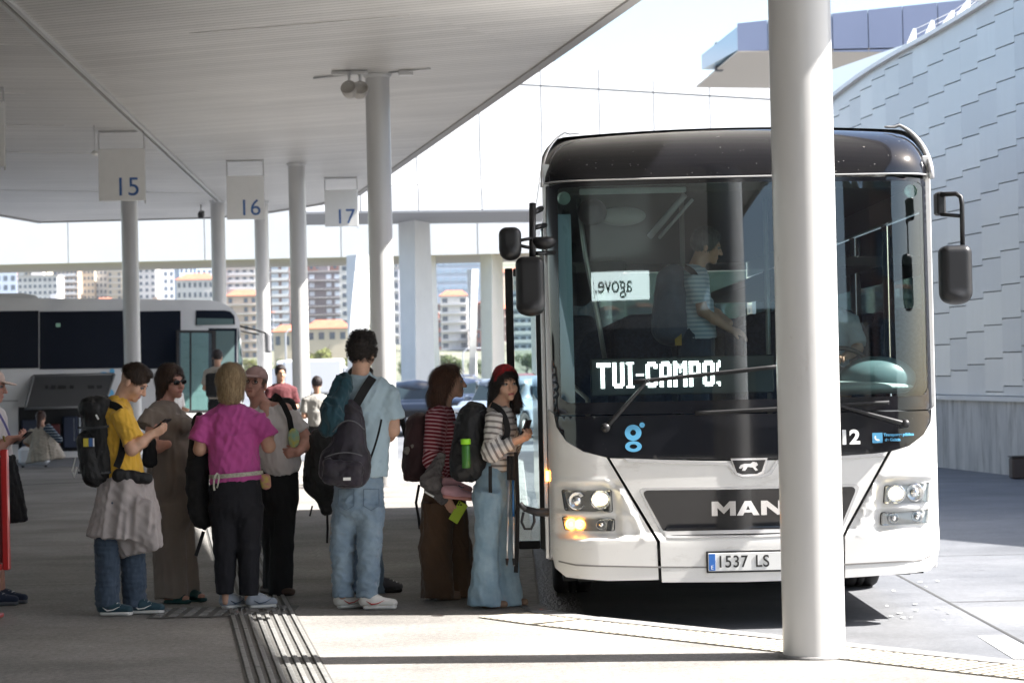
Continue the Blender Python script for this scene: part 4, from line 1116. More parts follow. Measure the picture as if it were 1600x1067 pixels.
# --- roof cap, lofted over the brow
ZC = bl(1155, 276)[1]; ZT = bl(1155, 203, .70)[1]
RR = .17
def ztop(x):
    ax = abs(x); z = ZT - .05 * (x / W) ** 2
    if ax > W - RR: t = min(1, (ax - (W - RR)) / RR); z -= RR * (1 - math.sqrt(max(0, 1 - t * t)))
    return z
us = [-W + RR - RR * math.sin(math.pi/2 * k / 10) for k in range(10, 0, -1)]; us = us + [(-W + RR) + 2 * (W - RR) * k / 40 for k in range(41)] + [-v for v in us[::-1]]
def loft(name, ua, ub, m, proud=0.0, t0=0.0, t1=1.0):
    U = [u for u in us if ua <= u <= ub]; mb = MB(); nt = 14; vs = []
    for j in range(nt + 1):
        t = (t0 + (t1 - t0) * j / nt) * math.pi / 2
        for u in U:
            zt = ztop(u); z = ZC + (zt - ZC) * math.sin(t)
            y = yfront(u, ZC) + .62 * (1 - math.cos(t)) - .01
            vs.append((u * (1 + proud * .8 / W), y - proud, z + proud * math.sin(t)))
    n = len(U); mb.add(vs, [(j*n+i, j*n+i+1, (j+1)*n+i+1, (j+1)*n+i) for j in range(nt) for i in range(n-1)], True)
    return mb.build(name, m, bus)
loft('roof_cap', -W, W, M_roofblack)
for s_ in (-1, 1):
    pts = [Vector((s_ * (W - .26 + .26 * math.sin(a)), .52 - .25 * (1 - math.cos(a)), ztop(0) + .012 - (ztop(0) - ZC) * .92 * (1 - math.cos(a)))) for a in [math.pi/2 * k / 12 for k in range(13)]]
    for q in pts: q.z = min(q.z, ztop(min(W, abs(q.x))) + .012) if abs(q.x) < W - RR else q.z
    MB().tube(pts + [Vector((s_ * (W + .002), .26, ZC - .02))], [(.006 + .0017 * min(i, 9)) * (1 if s_ > 0 else .55) for i in range(14)], 8).build('pillar_trim', M_silver, bus)
mb = MB()
mb.tube([(u, yfront(u, ZC) - .012, ZC + .006) for u in us], .006, 6); mb.build('brow_strip', M_silver, bus)
# --- side walls, roof, rear
LEN = 12.0; Y0 = RC * .85 + .05 + .085
def side(s):
    x = s * W; x2 = s * (W - .05)
    def wallbox(name, y0, y1, z0, z1, m, d=.05, dx=0.0):
        return MB().box((min(x + dx, x - s*d + dx), y0, z0), (max(x + dx, x - s*d + dx), y1, z1), .004).build(name, m, bus)
    ya = Y0 if s > 0 else Y0 + 1.25
    wallbox('side_skirt', ya, LEN, .34, 1.42, M_bwhite)
    wallbox('side_cant', Y0, LEN, 2.72, ztop(W) - .02, M_bwhite if s > 0 else M_bwhite)
    n = 7; L = (LEN - .1 - (ya + .05)) / n
    for i in range(n):
        wallbox('side_window', ya + .05 + L*i + .02, ya + .05 + L*(i+1) - .02, 1.425, 2.715, M_side, .008)
        wallbox('window_post', ya + .05 + L*i - .018, ya + .05 + L*i + .018, 1.425, 2.715, M_bblack, .04, -s*.01)
    wallbox('front_pillar', Y0 - .09, Y0 + .02, .45, ztop(W) - .02, M_silver if s < 0 else M_bwhite, .05)
for s in (-1, 1): side(s)
mb = MB(); prof = [(u, ztop(u)) for u in us]; n = len(prof)
mb.add([(u, .55, z) for u, z in prof] + [(u, LEN, z) for u, z in prof], [(i, i+1, i+1+n, i+n) for i in range(n-1)], True)
mb.build('roof', M_bwhite, bus)
MB().box((-W + .06, LEN - .08, .4), (W - .06, LEN, 2.0), .01).build('rear_wall', M_bwhite, bus)
MB().box((-W + .06, LEN - .08, 2.8), (W - .06, LEN, ZT - .1), .01).build('rear_header', M_bwhite, bus)
MB().box((-W + .06, LEN - .05, 2.003), (W - .06, LEN - .04, 2.797)).build('rear_window', M_side, bus)
MB().box((-1.20, .42, .30), (1.20, LEN, .37)).build('underbody', M_rubber, bus)
MB().box((-1.1, .35, .30), (1.1, 2.0, .298 + .08)).build('under_tray', M_rubber, bus)
# wheels
def wheel(x, y, r=.48, w=.29, parent=bus):
    o = empty('wheel', (x, y, r + .002)); o.parent = parent; m = Matrix.Rotation(R(90), 4, 'Y')
    MB().lathe([(r*.55, -w/2), (r*.9, -w/2), (r*.97, -w*.46), (r, -w*.38), (r, -w*.13), (r*.975, -w*.12), (r*.975, -w*.08), (r, -w*.07), (r, w*.07), (r*.975, w*.08), (r*.975, w*.12), (r, w*.13), (r, w*.38), (r*.97, w*.46), (r*.9, w/2), (r*.55, w/2)], 40, m).build('tyre', M_rubber, o)
    MB().lathe([(.02, -w*.3), (r*.3, -w*.35), (r*.5, -w*.2), (r*.56, -w*.45), (r*.56, w*.45), (r*.5, w*.2), (r*.3, w*.35), (.02, w*.3)], 32, m).build('rim', M_silver, o)
for s in (-1, 1):
    wheel(s * 1.09, 2.75); wheel(s * 1.09, 9.0)
x, z = bl(1455, 898); MB().tube([(x, .35, z + .04), (x, .35, z - .01)], .012, 8).build('tow_cap', M_rubber, bus)
# --- radiator panel, badge, lettering
skin('grille_panel', [(1002, 766), (1165, 764), (1340, 760), (1311, 829), (1165, 835), (1040, 836)], .006, .01, M_bblack, bus, .04, rz=.05)
fr_o = [(996, 762), (1165, 760), (1346, 756), (1314, 833), (1165, 839), (1036, 840)]
skin('grille_frame', fr_o, .004, .01, M_silver, bus, .04, rz=.05)
def curved_text(name, s, px, py, size, m, squash=1.0, off=.02, depth=.006, bold=.0, spacing=1.0, parent=bus, mirror=False):
    me = text_mesh(name, s, size, m, depth, bold, 'CENTER', squash, spacing)
    x0, z0 = bl(px, py)
    for v in me.vertices:
        x, z, d = x0 + v.co.x * (-1 if mirror else 1), z0 + v.co.y, v.co.z
        v.co = (x, yfront(x, z) - off - d, z)
    return link(name, me, parent)
LET = {'M': [(0,0),(.24,0),(.24,.55),(.5,.12),(.76,.55),(.76,0),(1,0),(1,1),(.74,1),(.5,.58),(.26,1),(0,1)],
       'A': [(0,0),(.27,0),(.34,.2),(.66,.2),(.73,0),(1,0),(.64,1),(.36,1)], 'N': [(0,0),(.25,0),(.25,.6),(.72,0),(1,0),(1,1),(.75,1),(.75,.4),(.28,1),(0,1)]}
for ch, xa, xb in (('M', 1112, 1149), ('A', 1151, 1186), ('N', 1189, 1224)):
    xl, zl_ = bl(xa, 804.5 + (1168 - xa) * .02); xr, zh = bl(xb, 782 + (1168 - xb) * .02)
    skin('letter', [(xl + a * (xr - xl), zl_ + b * (zh - zl_)) for a, b in LET[ch]], .016, .010, M_chrome, bus, .05, px=False, holes=())
    if ch == 'A': skin('letter_counter', [(xl + a * (xr - xl), zl_ + b * (zh - zl_)) for a, b in ((.41, .38), (.59, .38), (.5, .68))], .0165, .003, M_bblack, bus, .05, px=False)
skin('chrome_strip', [(975, 716), (1140, 722), (1153, 738), (1165, 742), (1187, 742), (1202, 736), (1212, 719), (1375, 708), (1385, 713), (1215, 724), (1205, 741), (1189, 747), (1160, 747), (1148, 741), (1137, 727), (980, 722)], .008, .01, M_silver, bus, .03)
skin('badge', [(1144, 719), (1196, 718), (1190, 736), (1182, 740), (1160, 741), (1151, 738)], .012, .012, M_bblack, bus, .03)
skin('badge_rim', [(1141, 716), (1199, 715), (1193, 739), (1184, 743), (1159, 744), (1149, 741)], .0105, .012, M_chrome, bus, .03)
# small striding lion silhouette on the badge
lion = [(1154, 731), (1157, 726), (1163, 724), (1172, 724), (1176, 721), (1182, 722), (1184, 726), (1180, 729), (1184, 734), (1180, 735), (1176, 730), (1168, 729), (1164, 735), (1159, 735), (1161, 729), (1157, 732)]
skin('badge_figure', lion, .0145, .004, M_chrome, bus, .03)
M_logo = mat('logo_blue', (.12, .42, .68), .35)
def ringpx(cx, cy, rx, ry, ix, iy, name='logo'):
    n = 28; mb = MB(); vs = []
    for (a, b) in ((rx, ry), (ix, iy)):
        for k in range(n):
            t = 2 * math.pi * k / n; x, z = bl(cx + a * math.cos(t), cy + b * math.sin(t)); vs.append((x, yfront(x, z) - .0015, z))
    mb.add(vs, [(k, (k+1) % n, (k+1) % n + n, k + n) for k in range(n)]); return mb.build(name, M_logo, bus)
ringpx(989.5, 676, 13, 12.5, 4.5, 4.5); ringpx(1003.5, 664, 4.2, 4.2, .3, .3); ringpx(990, 697.5, 13, 8.5, 6, 3.6)
M_let = mat('letter_white', (.8, .8, .78), .5)
curved_text('fleet_number', '12', 1328, 684, .125, M_let, 1.1, .0, .001, .005)
x, z = bl(1372, 684); s_ = .033
mb = MB(); mb.add([(x + a * s_, yfront(x, z) - .0015, z + b * s_) for a, b in ((-1, -1), (1, -1), (1, 1), (-1, 1))], [(0, 1, 2, 3)]); mb.build('badge_square', M_logo, bus)
curved_text('badge_letter', 'G', 1372, 684, .055, M_let, 1.0, .001, .0005, .002)
curved_text('small_print', 'Transporte público', 1406, 679, .026, M_logo, 1.0, .0, .0006, .001)
curved_text('small_print', 'de Galicia', 1396, 687, .026, M_logo, 1.0, .0, .0006, .001)
# --- number plate
px0, pz0 = bl(1106, 891.5); px1, pz1 = bl(1231, 860)
yp = yfront(0, (pz0 + pz1) / 2) - .022
plate = empty('number_plate', ((px0 + px1) / 2, yp, (pz0 + pz1) / 2)); plate.parent = bus; pw, phh = (px1 - px0) / 2, .058
MB().box((-pw - .012, .006, -phh - .012), (pw + .012, .02, phh + .012), .004).build('plate_holder', M_plast, plate)
MB().box((-pw, -.001, -phh), (pw, .005, phh), .002).build('plate_face', mat('plate_white', (.72, .72, .70), .4), plate)
MB().box((-pw + .004, -.004, -phh + .004), (-pw + .045, -.0015, phh - .004)).build('plate_band', mat('plate_blue', (.03, .14, .45), .4), plate)
t = link('plate_text', text_mesh('plate_text', '1537', .108, mat('plate_black', (.02, .02, .02), .5), .001, .001, 'LEFT', .88, 1.08), plate); t.rotation_euler = FRONT; t.location = (-pw + .055, -.003, -.002)
t = link('plate_text', text_mesh('plate_text', 'LS', .108, mat('plate_black', (.02, .02, .02), .5), .001, .001, 'LEFT', .88, 1.08), plate); t.rotation_euler = FRONT; t.location = (-pw + .302, -.003, -.002)
t = link('country_letter', text_mesh('country_letter', 'E', .035, M_let, .0005, 0), plate); t.rotation_euler = FRONT; t.location = (-pw + .024, -.0045, -.035)
skin('plate_surround', [(1083, 893), (1101, 863), (1110, 859), (1235, 857), (1250, 888)], .003, .01, M_bwhite, bus, .04)
# --- lamps
M_lens = thin_glass('lamp_lens', (.86, .86, .84), .06)
M_refl = mat('reflector', (.6, .6, .6), .15, metal=1.0)
M_lit = mat('lamp_lit', (1, .9, .7), .3, emit=(1, .82, .5), estr=3.2)
M_amber = mat('indicator_lit', (1, .5, .05), .3, emit=(1, .42, .06), estr=4.0)
M_lampdark = mat('lamp_housing', (.42, .41, .39), .22, metal=.8)
def lamp(name, quad, bulbs, lit=True):
    P = [bl(*q) for q in quad]; cx = sum(p[0] for p in P) / 4; cz = sum(p[1] for p in P) / 4
    hd = empty(name, (cx, 0, cz)); hd.parent = bus
    def pts(off, sc): return [(cx + (p[0]-cx) * sc, 0, cz + (p[1]-cz) * sc) for p in P]
    def quadmesh(off, sc, nm, m, thick=0):
        B = rounded([(a[0], a[2]) for a in pts(off, sc)], .018); n = len(B); mb = MB()
        mb.add([(x - cx, yfront(x, z) - off, z - cz) for x, z in B], [tuple(range(n))])
        if thick: mb.add([(x - cx, yfront(x, z) - off, z - cz) for x, z in B] + [(x - cx, yfront(x, z) - off + thick, z - cz) for x, z in B], [(i, (i+1) % n, (i+1) % n + n, i + n) for i in range(n)])
        return mb.build(nm, m, hd)
    quadmesh(.004, 1.04, 'bezel', M_plast, .02)
    quadmesh(.008, 1.0, 'bucket', M_lampdark, .005)
    for (bpx, bpy, r, kind) in bulbs:
        x, z = bl(bpx, bpy); y = yfront(x, z)
        mm = Matrix.Translation((x - cx, y - .012, z - cz)) @ Matrix.Rotation(R(90), 4, 'X')
        MB().lathe([(r, 0), (r * .98, .006), (r * .8, .002), (r * .4, -.004), (.002, -.006)], 24, mm).build('reflector', {'lit': M_refl, 'amber': M_amber, 'off': M_refl}[kind], hd)
        mm = Matrix.Translation((x - cx, y - .026, z - cz))
        MB().ell((0, 0, 0), (r * .42 if kind != 'lit' else r * .7, .012, r * .42 if kind != 'lit' else r * .5), 14, 8, mm).build('bulb', {'lit': M_lit, 'amber': M_amber, 'off': M_chrome}[kind], hd)
    quadmesh(.04, .99, 'lens', M_lens, .03)
lamp('headlight', [(879, 767), (955, 766), (957, 800), (884, 799)], [(902, 783, .062, 'off'), (938, 781, .066, 'lit')])
lamp('fog_light', [(880, 809), (960, 811), (960, 830), (884, 830)], [(893, 820, .037, 'amber'), (906, 820, .034, 'amber'), (940, 820, .034, 'off')])
lamp('headlight', [(1385, 759), (1458, 755), (1457, 785), (1383, 787)], [(1402, 772, .062, 'lit'), (1432, 770, .06, 'off')])
lamp('fog_light', [(1379, 801), (1456, 797), (1455, 818), (1378, 821)], [(1398, 810, .034, 'off'), (1436, 808, .036, 'off')])
# marker discs inside the upper corners of the glass
for (a, b) in ((882, 307), (1430, 296)):
    x, z = bl(a, b); mm = Matrix.Translation((x, yfront(x, z) + .03, z)) @ Matrix.Rotation(R(90), 4, 'X')
    MB().lathe([(.002, -.012), (.03, -.010), (.036, .0), (.042, -.012), (.044, .01)], 24, mm).build('marker_lamp', mat('lamp_pale', (.55, .72, .66), .2), bus)
# --- wipers
def blade(a, b, off=.05, w=.02, n=14):
    (x0, z0), (x1, z1) = bl(*a), bl(*b); pts = []
    for i in range(n + 1):
        t = i / n; x, z = x0 + (x1-x0)*t, z0 + (z1-z0)*t; pts.append((x, yfront(x, z) - off + .015 * (2*t-1)**2, z))
    return pts
def wiper(arm, bld, lab=None):
    w = empty('wiper', (0, 0, 0)); w.parent = bus
    p = blade(*arm, .06); mb = MB(); mb.tube(p, [.026 - .016 * i / 14 for i in range(15)], 8, ry=.7); mb.build('arm', M_plast, w)
    q = blade(*bld, .03); mb = MB(); mb.tube(q, .011, 6); mb.tube([Vector(v) + Vector((0, .012, -.012)) for v in q], .006, 5); mb.build('blade', M_rubber, w)
    x, z = bl(*arm[0]); mm = Matrix.Translation((x, yfront(x, z) - .05, z)) @ Matrix.Rotation(R(90), 4, 'X')
    MB().lathe([(.002, .03), (.025, .028), (.03, .0), (.03, -.04)], 14, mm).build('pivot', M_plast, w)
wiper(((946, 668), (1016, 590)), ((990, 596), (1214, 572)))
wiper(((1414, 662), (1300, 631)), ((1086, 645), (1390, 628)))
# --- mirrors
def mirror_housing(name, x0p, x1p, y0p, y1p, dy, taper, parent):
    a = bl(x0p, y0p, dy); b = bl(x1p, y1p, dy); cx, cz = (a[0]+b[0])/2, (a[1]+b[1])/2; hx, hz_ = abs(b[0]-a[0])/2, abs(a[1]-b[1])/2
    s = SDF(.008); s.rbox((0, 0, 0), (hx, .09, hz_), min(.05, hx * .7), 0)
    s.ball((0, .0, -hz_ * .9), (hx * .9, .1, .05), .03)
    o = s.build(name, M_plast, parent); o.location = (cx, dy, cz); return o
lm = empty('mirror', (0, 0, 0)); lm.parent = bus
mirror_housing('mirror_housing', 805, 852, 402, 486, -.12, .1, lm)
mirror_housing('small_mirror', 779, 815, 356, 397, -.14, .1, lm)
def bp_(px, py, dy): x, z = bl(px, py, dy); return (x, dy, z)
mb = MB(); mb.tube([bp_(832, 318, -.02), bp_(832, 405, -.1)], .022, 8); mb.tube([bp_(812, 376, -.12), bp_(832, 372, -.08)], .012, 6); mb.tube([bp_(812, 384, -.12), bp_(832, 388, -.08)], .012, 6)
mb.tube([bp_(846, 326, .1), bp_(838, 330, .0), bp_(833, 332, -.02)], .02, 6); mb.tube([bp_(852, 352, .1), bp_(834, 356, -.02)], .018, 6); mb.tube([bp_(866, 395, .1), bp_(838, 396, -.08)], .016, 6)
mb.build('mirror_arm', M_plast, lm)
s = SDF(.008); s.ball((0, 0, 0), (.085, .08, .05), .0); s.half((0, 0, .03), (0, 0, 1)); o = s.build('kerb_mirror', M_plast, lm); o.location = bp_(849, 378, -.05)
rm = empty('mirror', (0, 0, 0)); rm.parent = bus
mirror_housing('mirror_housing', 1467, 1518, 384, 468, -.1, .1, rm)
MB().box((bl(1463, 300)[0], -.02, bl(1463, 336)[1]), (bl(1477, 300)[0], .12, bl(1463, 300)[1]), .012).build('mirror_bracket', M_plast, rm)
mb = MB(); mb.tube([bp_(1470, 304, -.02), bp_(1494, 303, -.06), bp_(1501, 308, -.08), bp_(1503, 320, -.08), bp_(1504, 386, -.1)], .016, 8); mb.tube([bp_(1470, 335, -.02), bp_(1504, 338, -.08)], .013, 8)
mb.build('mirror_arm', M_plast, rm)
# --- open door beside the platform
door = empty('door_leaf', (0, 0, 0)); door.parent = bus
def q3(px, py, dy): return Vector(bp_(px, py, dy))
YD = 1.15
zt_, zb_ = 2.42, .46; xo, xi = bl(796, 480, YD)[0], -W - .035
MB().bar((xo, YD, zb_), (xo, YD, zt_), .055, .05, (0, 1, 0), .006).build('frame', M_rubber, door)
MB().bar((xi, YD, zb_), (xi, YD, zt_), .04, .05, (0, 1, 0), .006).build('frame', M_plast, door)
for z in (zb_ + .03, zt_ - .03): MB().bar((xo + .03, YD, z), (xi - .022, YD, z), .05, .055, (0, 0, 1), .006).build('frame', M_rubber, door)
MB().box((xo + .03, YD - .004, zb_ + .06), (xi - .022, YD + .004, zt_ - .06)).build('pane', M_clear, door)
# second leaf lying along the side, handrail strips
MB().box((-W - .03, Y0 + .02, .45), (-W - .003, Y0 + .08, 2.5), .004).build('door_edge', M_silver, bus)
MB().box((-W - .022, Y0 + .1, .45), (-W + .01, Y0 + .14, 2.5), .004).build('door_edge', M_rubber, bus)
x, z = bl(845, 745, .2); MB().box((-W - .02, .28, z - .035), (-W - .0, .34, z + .035), .006).build('side_marker', M_amber, bus)
mb = MB(); mb.tube([bp_(856, 800, .15), bp_(838, 800, .12), bp_(822, 795, .1)], [.028, .026, .02], 8); mb.tube([bp_(822, 796, .1), bp_(816, 791, .1), bp_(812, 786, .1)], .018, 8)
mb.tube([bp_(818, 800, .1), bp_(815, 815, .1), bp_(820, 826, .1), bp_(830, 826, .1), bp_(835, 815, .1), bp_(834, 803, .1)], .009, 6)
mb.build('kerb_feeler', M_rubber, bus)
# --- cabin
M_floor = mat('cabin_floor', (.06, .06, .065), .6)
M_dash = mat('dashboard', (.05, .055, .06), .5, bump=.1, bscale=100)
M_dashl = mat('dash_top', (.22, .26, .27), .5)
M_seat = mat('seat_fabric', (.05, .06, .09), .9, noise=.4, nscale=40)
M_ceil = mat('cabin_lining', (.12, .125, .12), .7)
M_rail = mat('hand_rail', (.45, .45, .42), .3, metal=.6)
FZ = .82
MB().box((-W + .3, 1.5, FZ - .05), (W - .06, LEN - .1, FZ)).build('cabin_floor', M_floor, bus)
MB().box((-.35, .42, .45), (W - .06, 1.498, FZ)).build('driver_floor', M_floor, bus)
MB().box((-W + .05, .45, .42), (-.36, 1.9, .5)).build('entry_step', M_floor, bus)
MB().box((-W + .06, .6, ZT - .42), (W - .06, LEN - .1, ZT - .36)).build('ceiling_lining', M_ceil, bus)
s = SDF(.02); s.rbox((.42, .36, 1.08), (.80, .22, .28), .08, 0); s.ball((.66, .42, 1.32), (.46, .2, .12), .08); s.rbox((.9, .36, 1.32), (.26, .2, .05), .04, .05)
s.build('dashboard', M_dash, bus)
s = SDF(.012); s.ball((.92, .42, 1.60), (.26, .15, .15), .0); s.half((0, 0, 1.5), (0, 0, -1)); s.build('dash_hood', mat('dash_teal', (.10, .16, .17), .4), bus)
s = SDF(.012); s.ball((.78, .40, 1.545), (.38, .18, .05), 0); s.build('dash_shelf', mat('dash_pale', (.34, .42, .41), .5), bus)
s = SDF(.012); s.ball((.62, .50, 1.62), (.13, .10, .09), 0); s.build('instrument_pod', M_dash, bus)
mb = MB(); mm = Matrix.Translation((.70, .74, 1.60)) @ Matrix.Rotation(R(-62), 4, 'X')
mb.tube([mm @ Vector((.24 * math.cos(t), .24 * math.sin(t), 0)) for t in [2*math.pi*k/28 for k in range(28)]], .017, 8, closed=True, caps=False)
for a in (90, 210, 330): mb.tube([mm @ Vector((0, 0, -.02)), mm @ Vector((.23 * math.cos(R(a)), .23 * math.sin(R(a)), 0))], .015, 6)
mb.build('steering_wheel', M_plast, bus)
def seat(x, y, z, parent=bus, w=.23, col=None):
    s = SDF(.03); s.rbox((0, 0, .42), (w, .24, .07), .05, .0); s.rbox((0, .24, .80), (w * .96, .07, .40), .06, .04); s.rbox((0, .25, 1.20), (w * .6, .06, .10), .05, .03)
    return s
sm = seat(0, 0, 0).mesh('seat', M_seat)
k = 0
for (x, y) in [(.68, 1.25)] + [(sx, 2.6 + .82 * i) for i in range(10) for sx in (-1.0, -.5, .5, 1.0)]:
    o = link('seat', sm, bus); o.location = (x, y, FZ if y > 2 else FZ - .1)
mb = MB()
for sx in (-.95, .95): mb.box((sx - .3, 2.2, 2.42), (sx + .3, LEN - .3, 2.5), .01)
mb.build('luggage_rack', M_ceil, bus)
mb = MB(); mb.tube([(-.30, 1.2, FZ), (-.30, 1.2, 2.9)], .018, 8); mb.tube([(-.30, 1.2, 1.6), (.3, 1.45, 1.6)], .018, 8); mb.tube([(.32, 1.5, FZ), (.32, 1.5, 2.9)], .018, 8); mb.tube([(-1.0, .75, .6), (-1.0, .75, 1.5), (-1.1, 1.2, 1.6)], .018, 8)
mb.build('handrail', M_rail, bus)
# ceiling lamp bar and fold-down items near the glass
p0, p1 = bp_(905, 300, .35), bp_(1072, 299, .35)
mb = MB(); mb.box((p0[0], .33, p0[2] - .02), (p1[0], .37, p0[2] + .02), .006); mb.build('lamp_bar', mat('pale_strip', (.55, .62, .60), .4), bus)
mb = MB(); a, b = bp_(1015, 370, .7), bp_(1070, 305, .5); mb.tube([a, b], .022, 8); a, b = bp_(1030, 372, .75), bp_(1082, 312, .55); mb.tube([a, b], .012, 6); mb.build('blind_arm', mat('grey_arm', (.4, .42, .42), .35), bus)
s = SDF(.01); s.ball((0, 0, 0), (.16, .06, .065), 0); o = s.build('inner_mirror', mat('mirror_back', (.28, .28, .26), .5), bus); o.location = bp_(972, 338, .45)
s = SDF(.01); s.ball((0, 0, 0), (.10, .06, .09), 0); o = s.build('inner_mirror', M_plast, bus); o.location = bp_(925, 332, .4)
# curved glass screen and pale strip, bright sky beyond the door put into its colour
mb = MB(); mb.tube([bp_(903, 310, .5), bp_(915, 400, .55), bp_(935, 500, .6), bp_(945, 560, .65)], .016, 8); mb.build('entrance_rail', M_rail, bus)
MB().box((-W + .10, .52, .6), (-W + .19, .56, 2.75), .004).build('door_strip', mat('sky_glow_blue', (.50, .70, .82), .3), bus)
MB().box((-W + .16, .85, .6), (-W + .2, .88, 2.7), .004).build('door_strip', M_dashl, bus)
# destination display
M_led = mat('led_lit', (1, 1, 1), .5, emit=(1, 1, .97), estr=2.2)
G5 = {'T': ['#######','#######','..##...','..##...','..##...','..##...','..##...','..##...','..##...','..##...','..##...'],
      'U': ['##..##']*9 + ['######','.####.'], 'I': ['####','.##.'] + ['.##.']*7 + ['.##.','####'], '-': ['....']*5 + ['####'] + ['....']*5,
      'C': ['.####.','######','##..##','##....','##....','##....','##....','##....','##..##','######','.####.'],
      'A': ['.####.','######','##..##','##..##','##..##','##..##','######','######','##..##','##..##','##..##'],
      'M': ['##...##','###.###','#######','##.#.##','##.#.##']+['##...##']*6, 'P': ['#####.','######','##..##','##..##','##..##','######','#####.','##....','##....','##....','##....'],
      'O': ['.####.','######'] + ['##..##']*7 + ['######','.####.'], 'S': ['.#','##','##','#.','#.','..','..','..','..','##','.#']}
x0, z0 = bl(932, 567, .14); x1, z1 = bl(1126, 603, .14); word = 'TUI-CAMPOS'
totw = sum(len(G5[c][0]) + 1 for c in word) - 1; cx_ = (x1 - x0) / totw; cz_ = (z0 - z1) / 11; mb = MB(); u = 0
for c in word:
    g = G5[c]
    for r_i, row in enumerate(g):
        for c_i, ch in enumerate(row):
            if ch == '#':
                xx = x0 + (u + c_i) * cx_; zz = z0 - (r_i + 1) * cz_
                mb.box((xx + cx_*.06, .130, zz + cz_*.10), (xx + cx_*.94, .134, zz + cz_*.90))
    u += len(g[0]) + 1
dd = empty('destination_display', (0, 0, 0)); dd.parent = bus
MB().box((x0 - .04, .136, z1 - .05), (x1 + .35, .20, z0 + .03), .008).build('display_case', mat('display_case', (.03, .04, .042), .3), dd)
mb.build('led_lettering', M_led, dd, kind='stuff')
# ================================================================== the parked coach behind
P2 = Vector((-6.30, 52.4)); A2 = R(22)
bus2 = empty('coach', (P2.x, P2.y, RZ), rz=A2, label='white coach with dark windows parked side-on behind the queue, luggage hatch open', cat='bus')
def sl(px, py):
    p = onplane(px, py, (P2.x, P2.y), A2); return ((p.x - P2.x) * math.cos(A2) + (p.y - P2.y) * math.sin(A2)), p.z - RZ
def splate(name, poly, y0, y1, m, parent=bus2, px=True, r=0.0, **kw):
    P = [sl(*p) for p in poly] if px else poly
    if r: P = rounded(P, r)
    return MB().prism(P, y0, y1).build(name, m, parent, **kw)
body = [(-150, 465), (-150, 722), (377, 716), (381, 690), (379, 560), (374, 500), (366, 484), (350, 474), (330, 469), (200, 467)]
M_b2 = mat('coach2_white', (.66, .66, .66), .3, noise=.05, nscale=1.5, coat=.4)
M_dk = mat('coach2_glass', (.006, .009, .018), .35, spec=.12)
mk = mat('coach2_teal', (.10, .15, .15), .08)
splate('body', body, 0, 2.5, M_b2, r=.1)
for (a, b) in ((-148, -60), (-58, 60), (62, 196), (198, 282)):
    splate('side_window', [(a, 487), (a, 577), (b, 575), (b, 485.5)], -.02, .01, M_dk)
splate('exit_sticker', [(87, 505), (87, 511), (94, 511), (94, 505)], -.03, -.021, mat('sticker_green', (.35, .6, .45), .5))
splate('quarter_window', [(306, 485), (306, 508), (367, 507), (366, 494), (360, 487), (350, 485)], -.02, .01, M_dk)
splate('quarter_window', [(307, 497), (307, 508), (364, 507), (364, 498)], -.03, -.021, mk)
splate('door_opening', [(326, 513), (326, 690), (370, 690), (370, 513)], -.01, .02, M_dk)
splate('door_interior', [(330, 517), (330, 650), (366, 650), (366, 517)], -.02, -.011, mk)
splate('front_window', [(372, 512), (378, 560), (378, 600), (373, 600)], -.015, .02, mk)
dl = empty('door_leaf', (0, 0, 0)); dl.parent = bus2
splate('pane', [(269, 521), (269, 640), (320, 640), (320, 521)], -.62, -.60, thin_glass('door_glass', (.45, .62, .60), .1), dl)
for q in ([(265, 517), (265, 645), (269, 645), (269, 517)], [(320, 517), (320, 645), (326, 645), (326, 517)], [(269, 517), (269, 521), (320, 521), (320, 517)], [(269, 640), (269, 645), (320, 645), (320, 640)], [(286, 521), (286, 640), (288, 640), (288, 521)]):
    splate('frame', q, -.64, -.58, M_rubber, dl)
# hatch and flat dark panel standing for the shade inside the luggage bay
splate('bay_shade_panel', [(29, 636), (29, 706), (150, 704), (150, 634)], -.015, .02, mat('bay_shade', (.012, .013, .016), .7))
for (a, b, c, d, m) in ((34, 60, 655, 700, (.04, .05, .08)), (66, 92, 662, 701, (.10, .02, .02)), (98, 120, 650, 700, (.02, .03, .06)), (112, 116, 652, 690, (.5, .55, .6)), (122, 124, 652, 690, (.5, .55, .6))):
    x0_, z0_ = sl(a, d); x1_, z1_ = sl(b, c); MB().box((x0_, -.12, z0_), (x1_, -.02, z1_), .02).build('suitcase_in_bay', mat('bag_%d' % a, m, .7), bus2)
hat = empty('luggage_hatch', (0, 0, 0)); hat.parent = bus2
def h3(px, py, d): x_, z_ = sl(px, py); return (x_, d, z_)
H4 = [h3(52, 588, -.05), h3(178, 585, -.05), h3(150, 634, -.85), h3(28, 638, -.85)]
MB().add(H4 + [tuple(Vector(v) + Vector((0, .03, .04))) for v in H4], [(0,1,2,3), (4,7,6,5), (0,3,7,4), (1,5,6,2), (3,2,6,7), (0,4,5,1)]).build('hatch_panel', mat('hatch_grey', (.06, .06, .06), .5), hat)
mb = MB()
for i in range(4): mb.tube([H4[i], H4[(i+1) % 4]], .03, 6)
mb.build('hatch_rim', mat('hatch_rim', (.16, .16, .16), .4), hat)
mb = MB()
for (a, b) in ((66, 70), (75, 82), (86, 98), (104, 110), (132, 142), (146, 154)):
    mb.add([h3(a, 602, -.35), h3(b, 602, -.35), h3(b - 1, 607, -.42), h3(a - 1, 607, -.42)], [(0, 1, 2, 3)])
mb.build('vent_slots', M_rubber, hat)
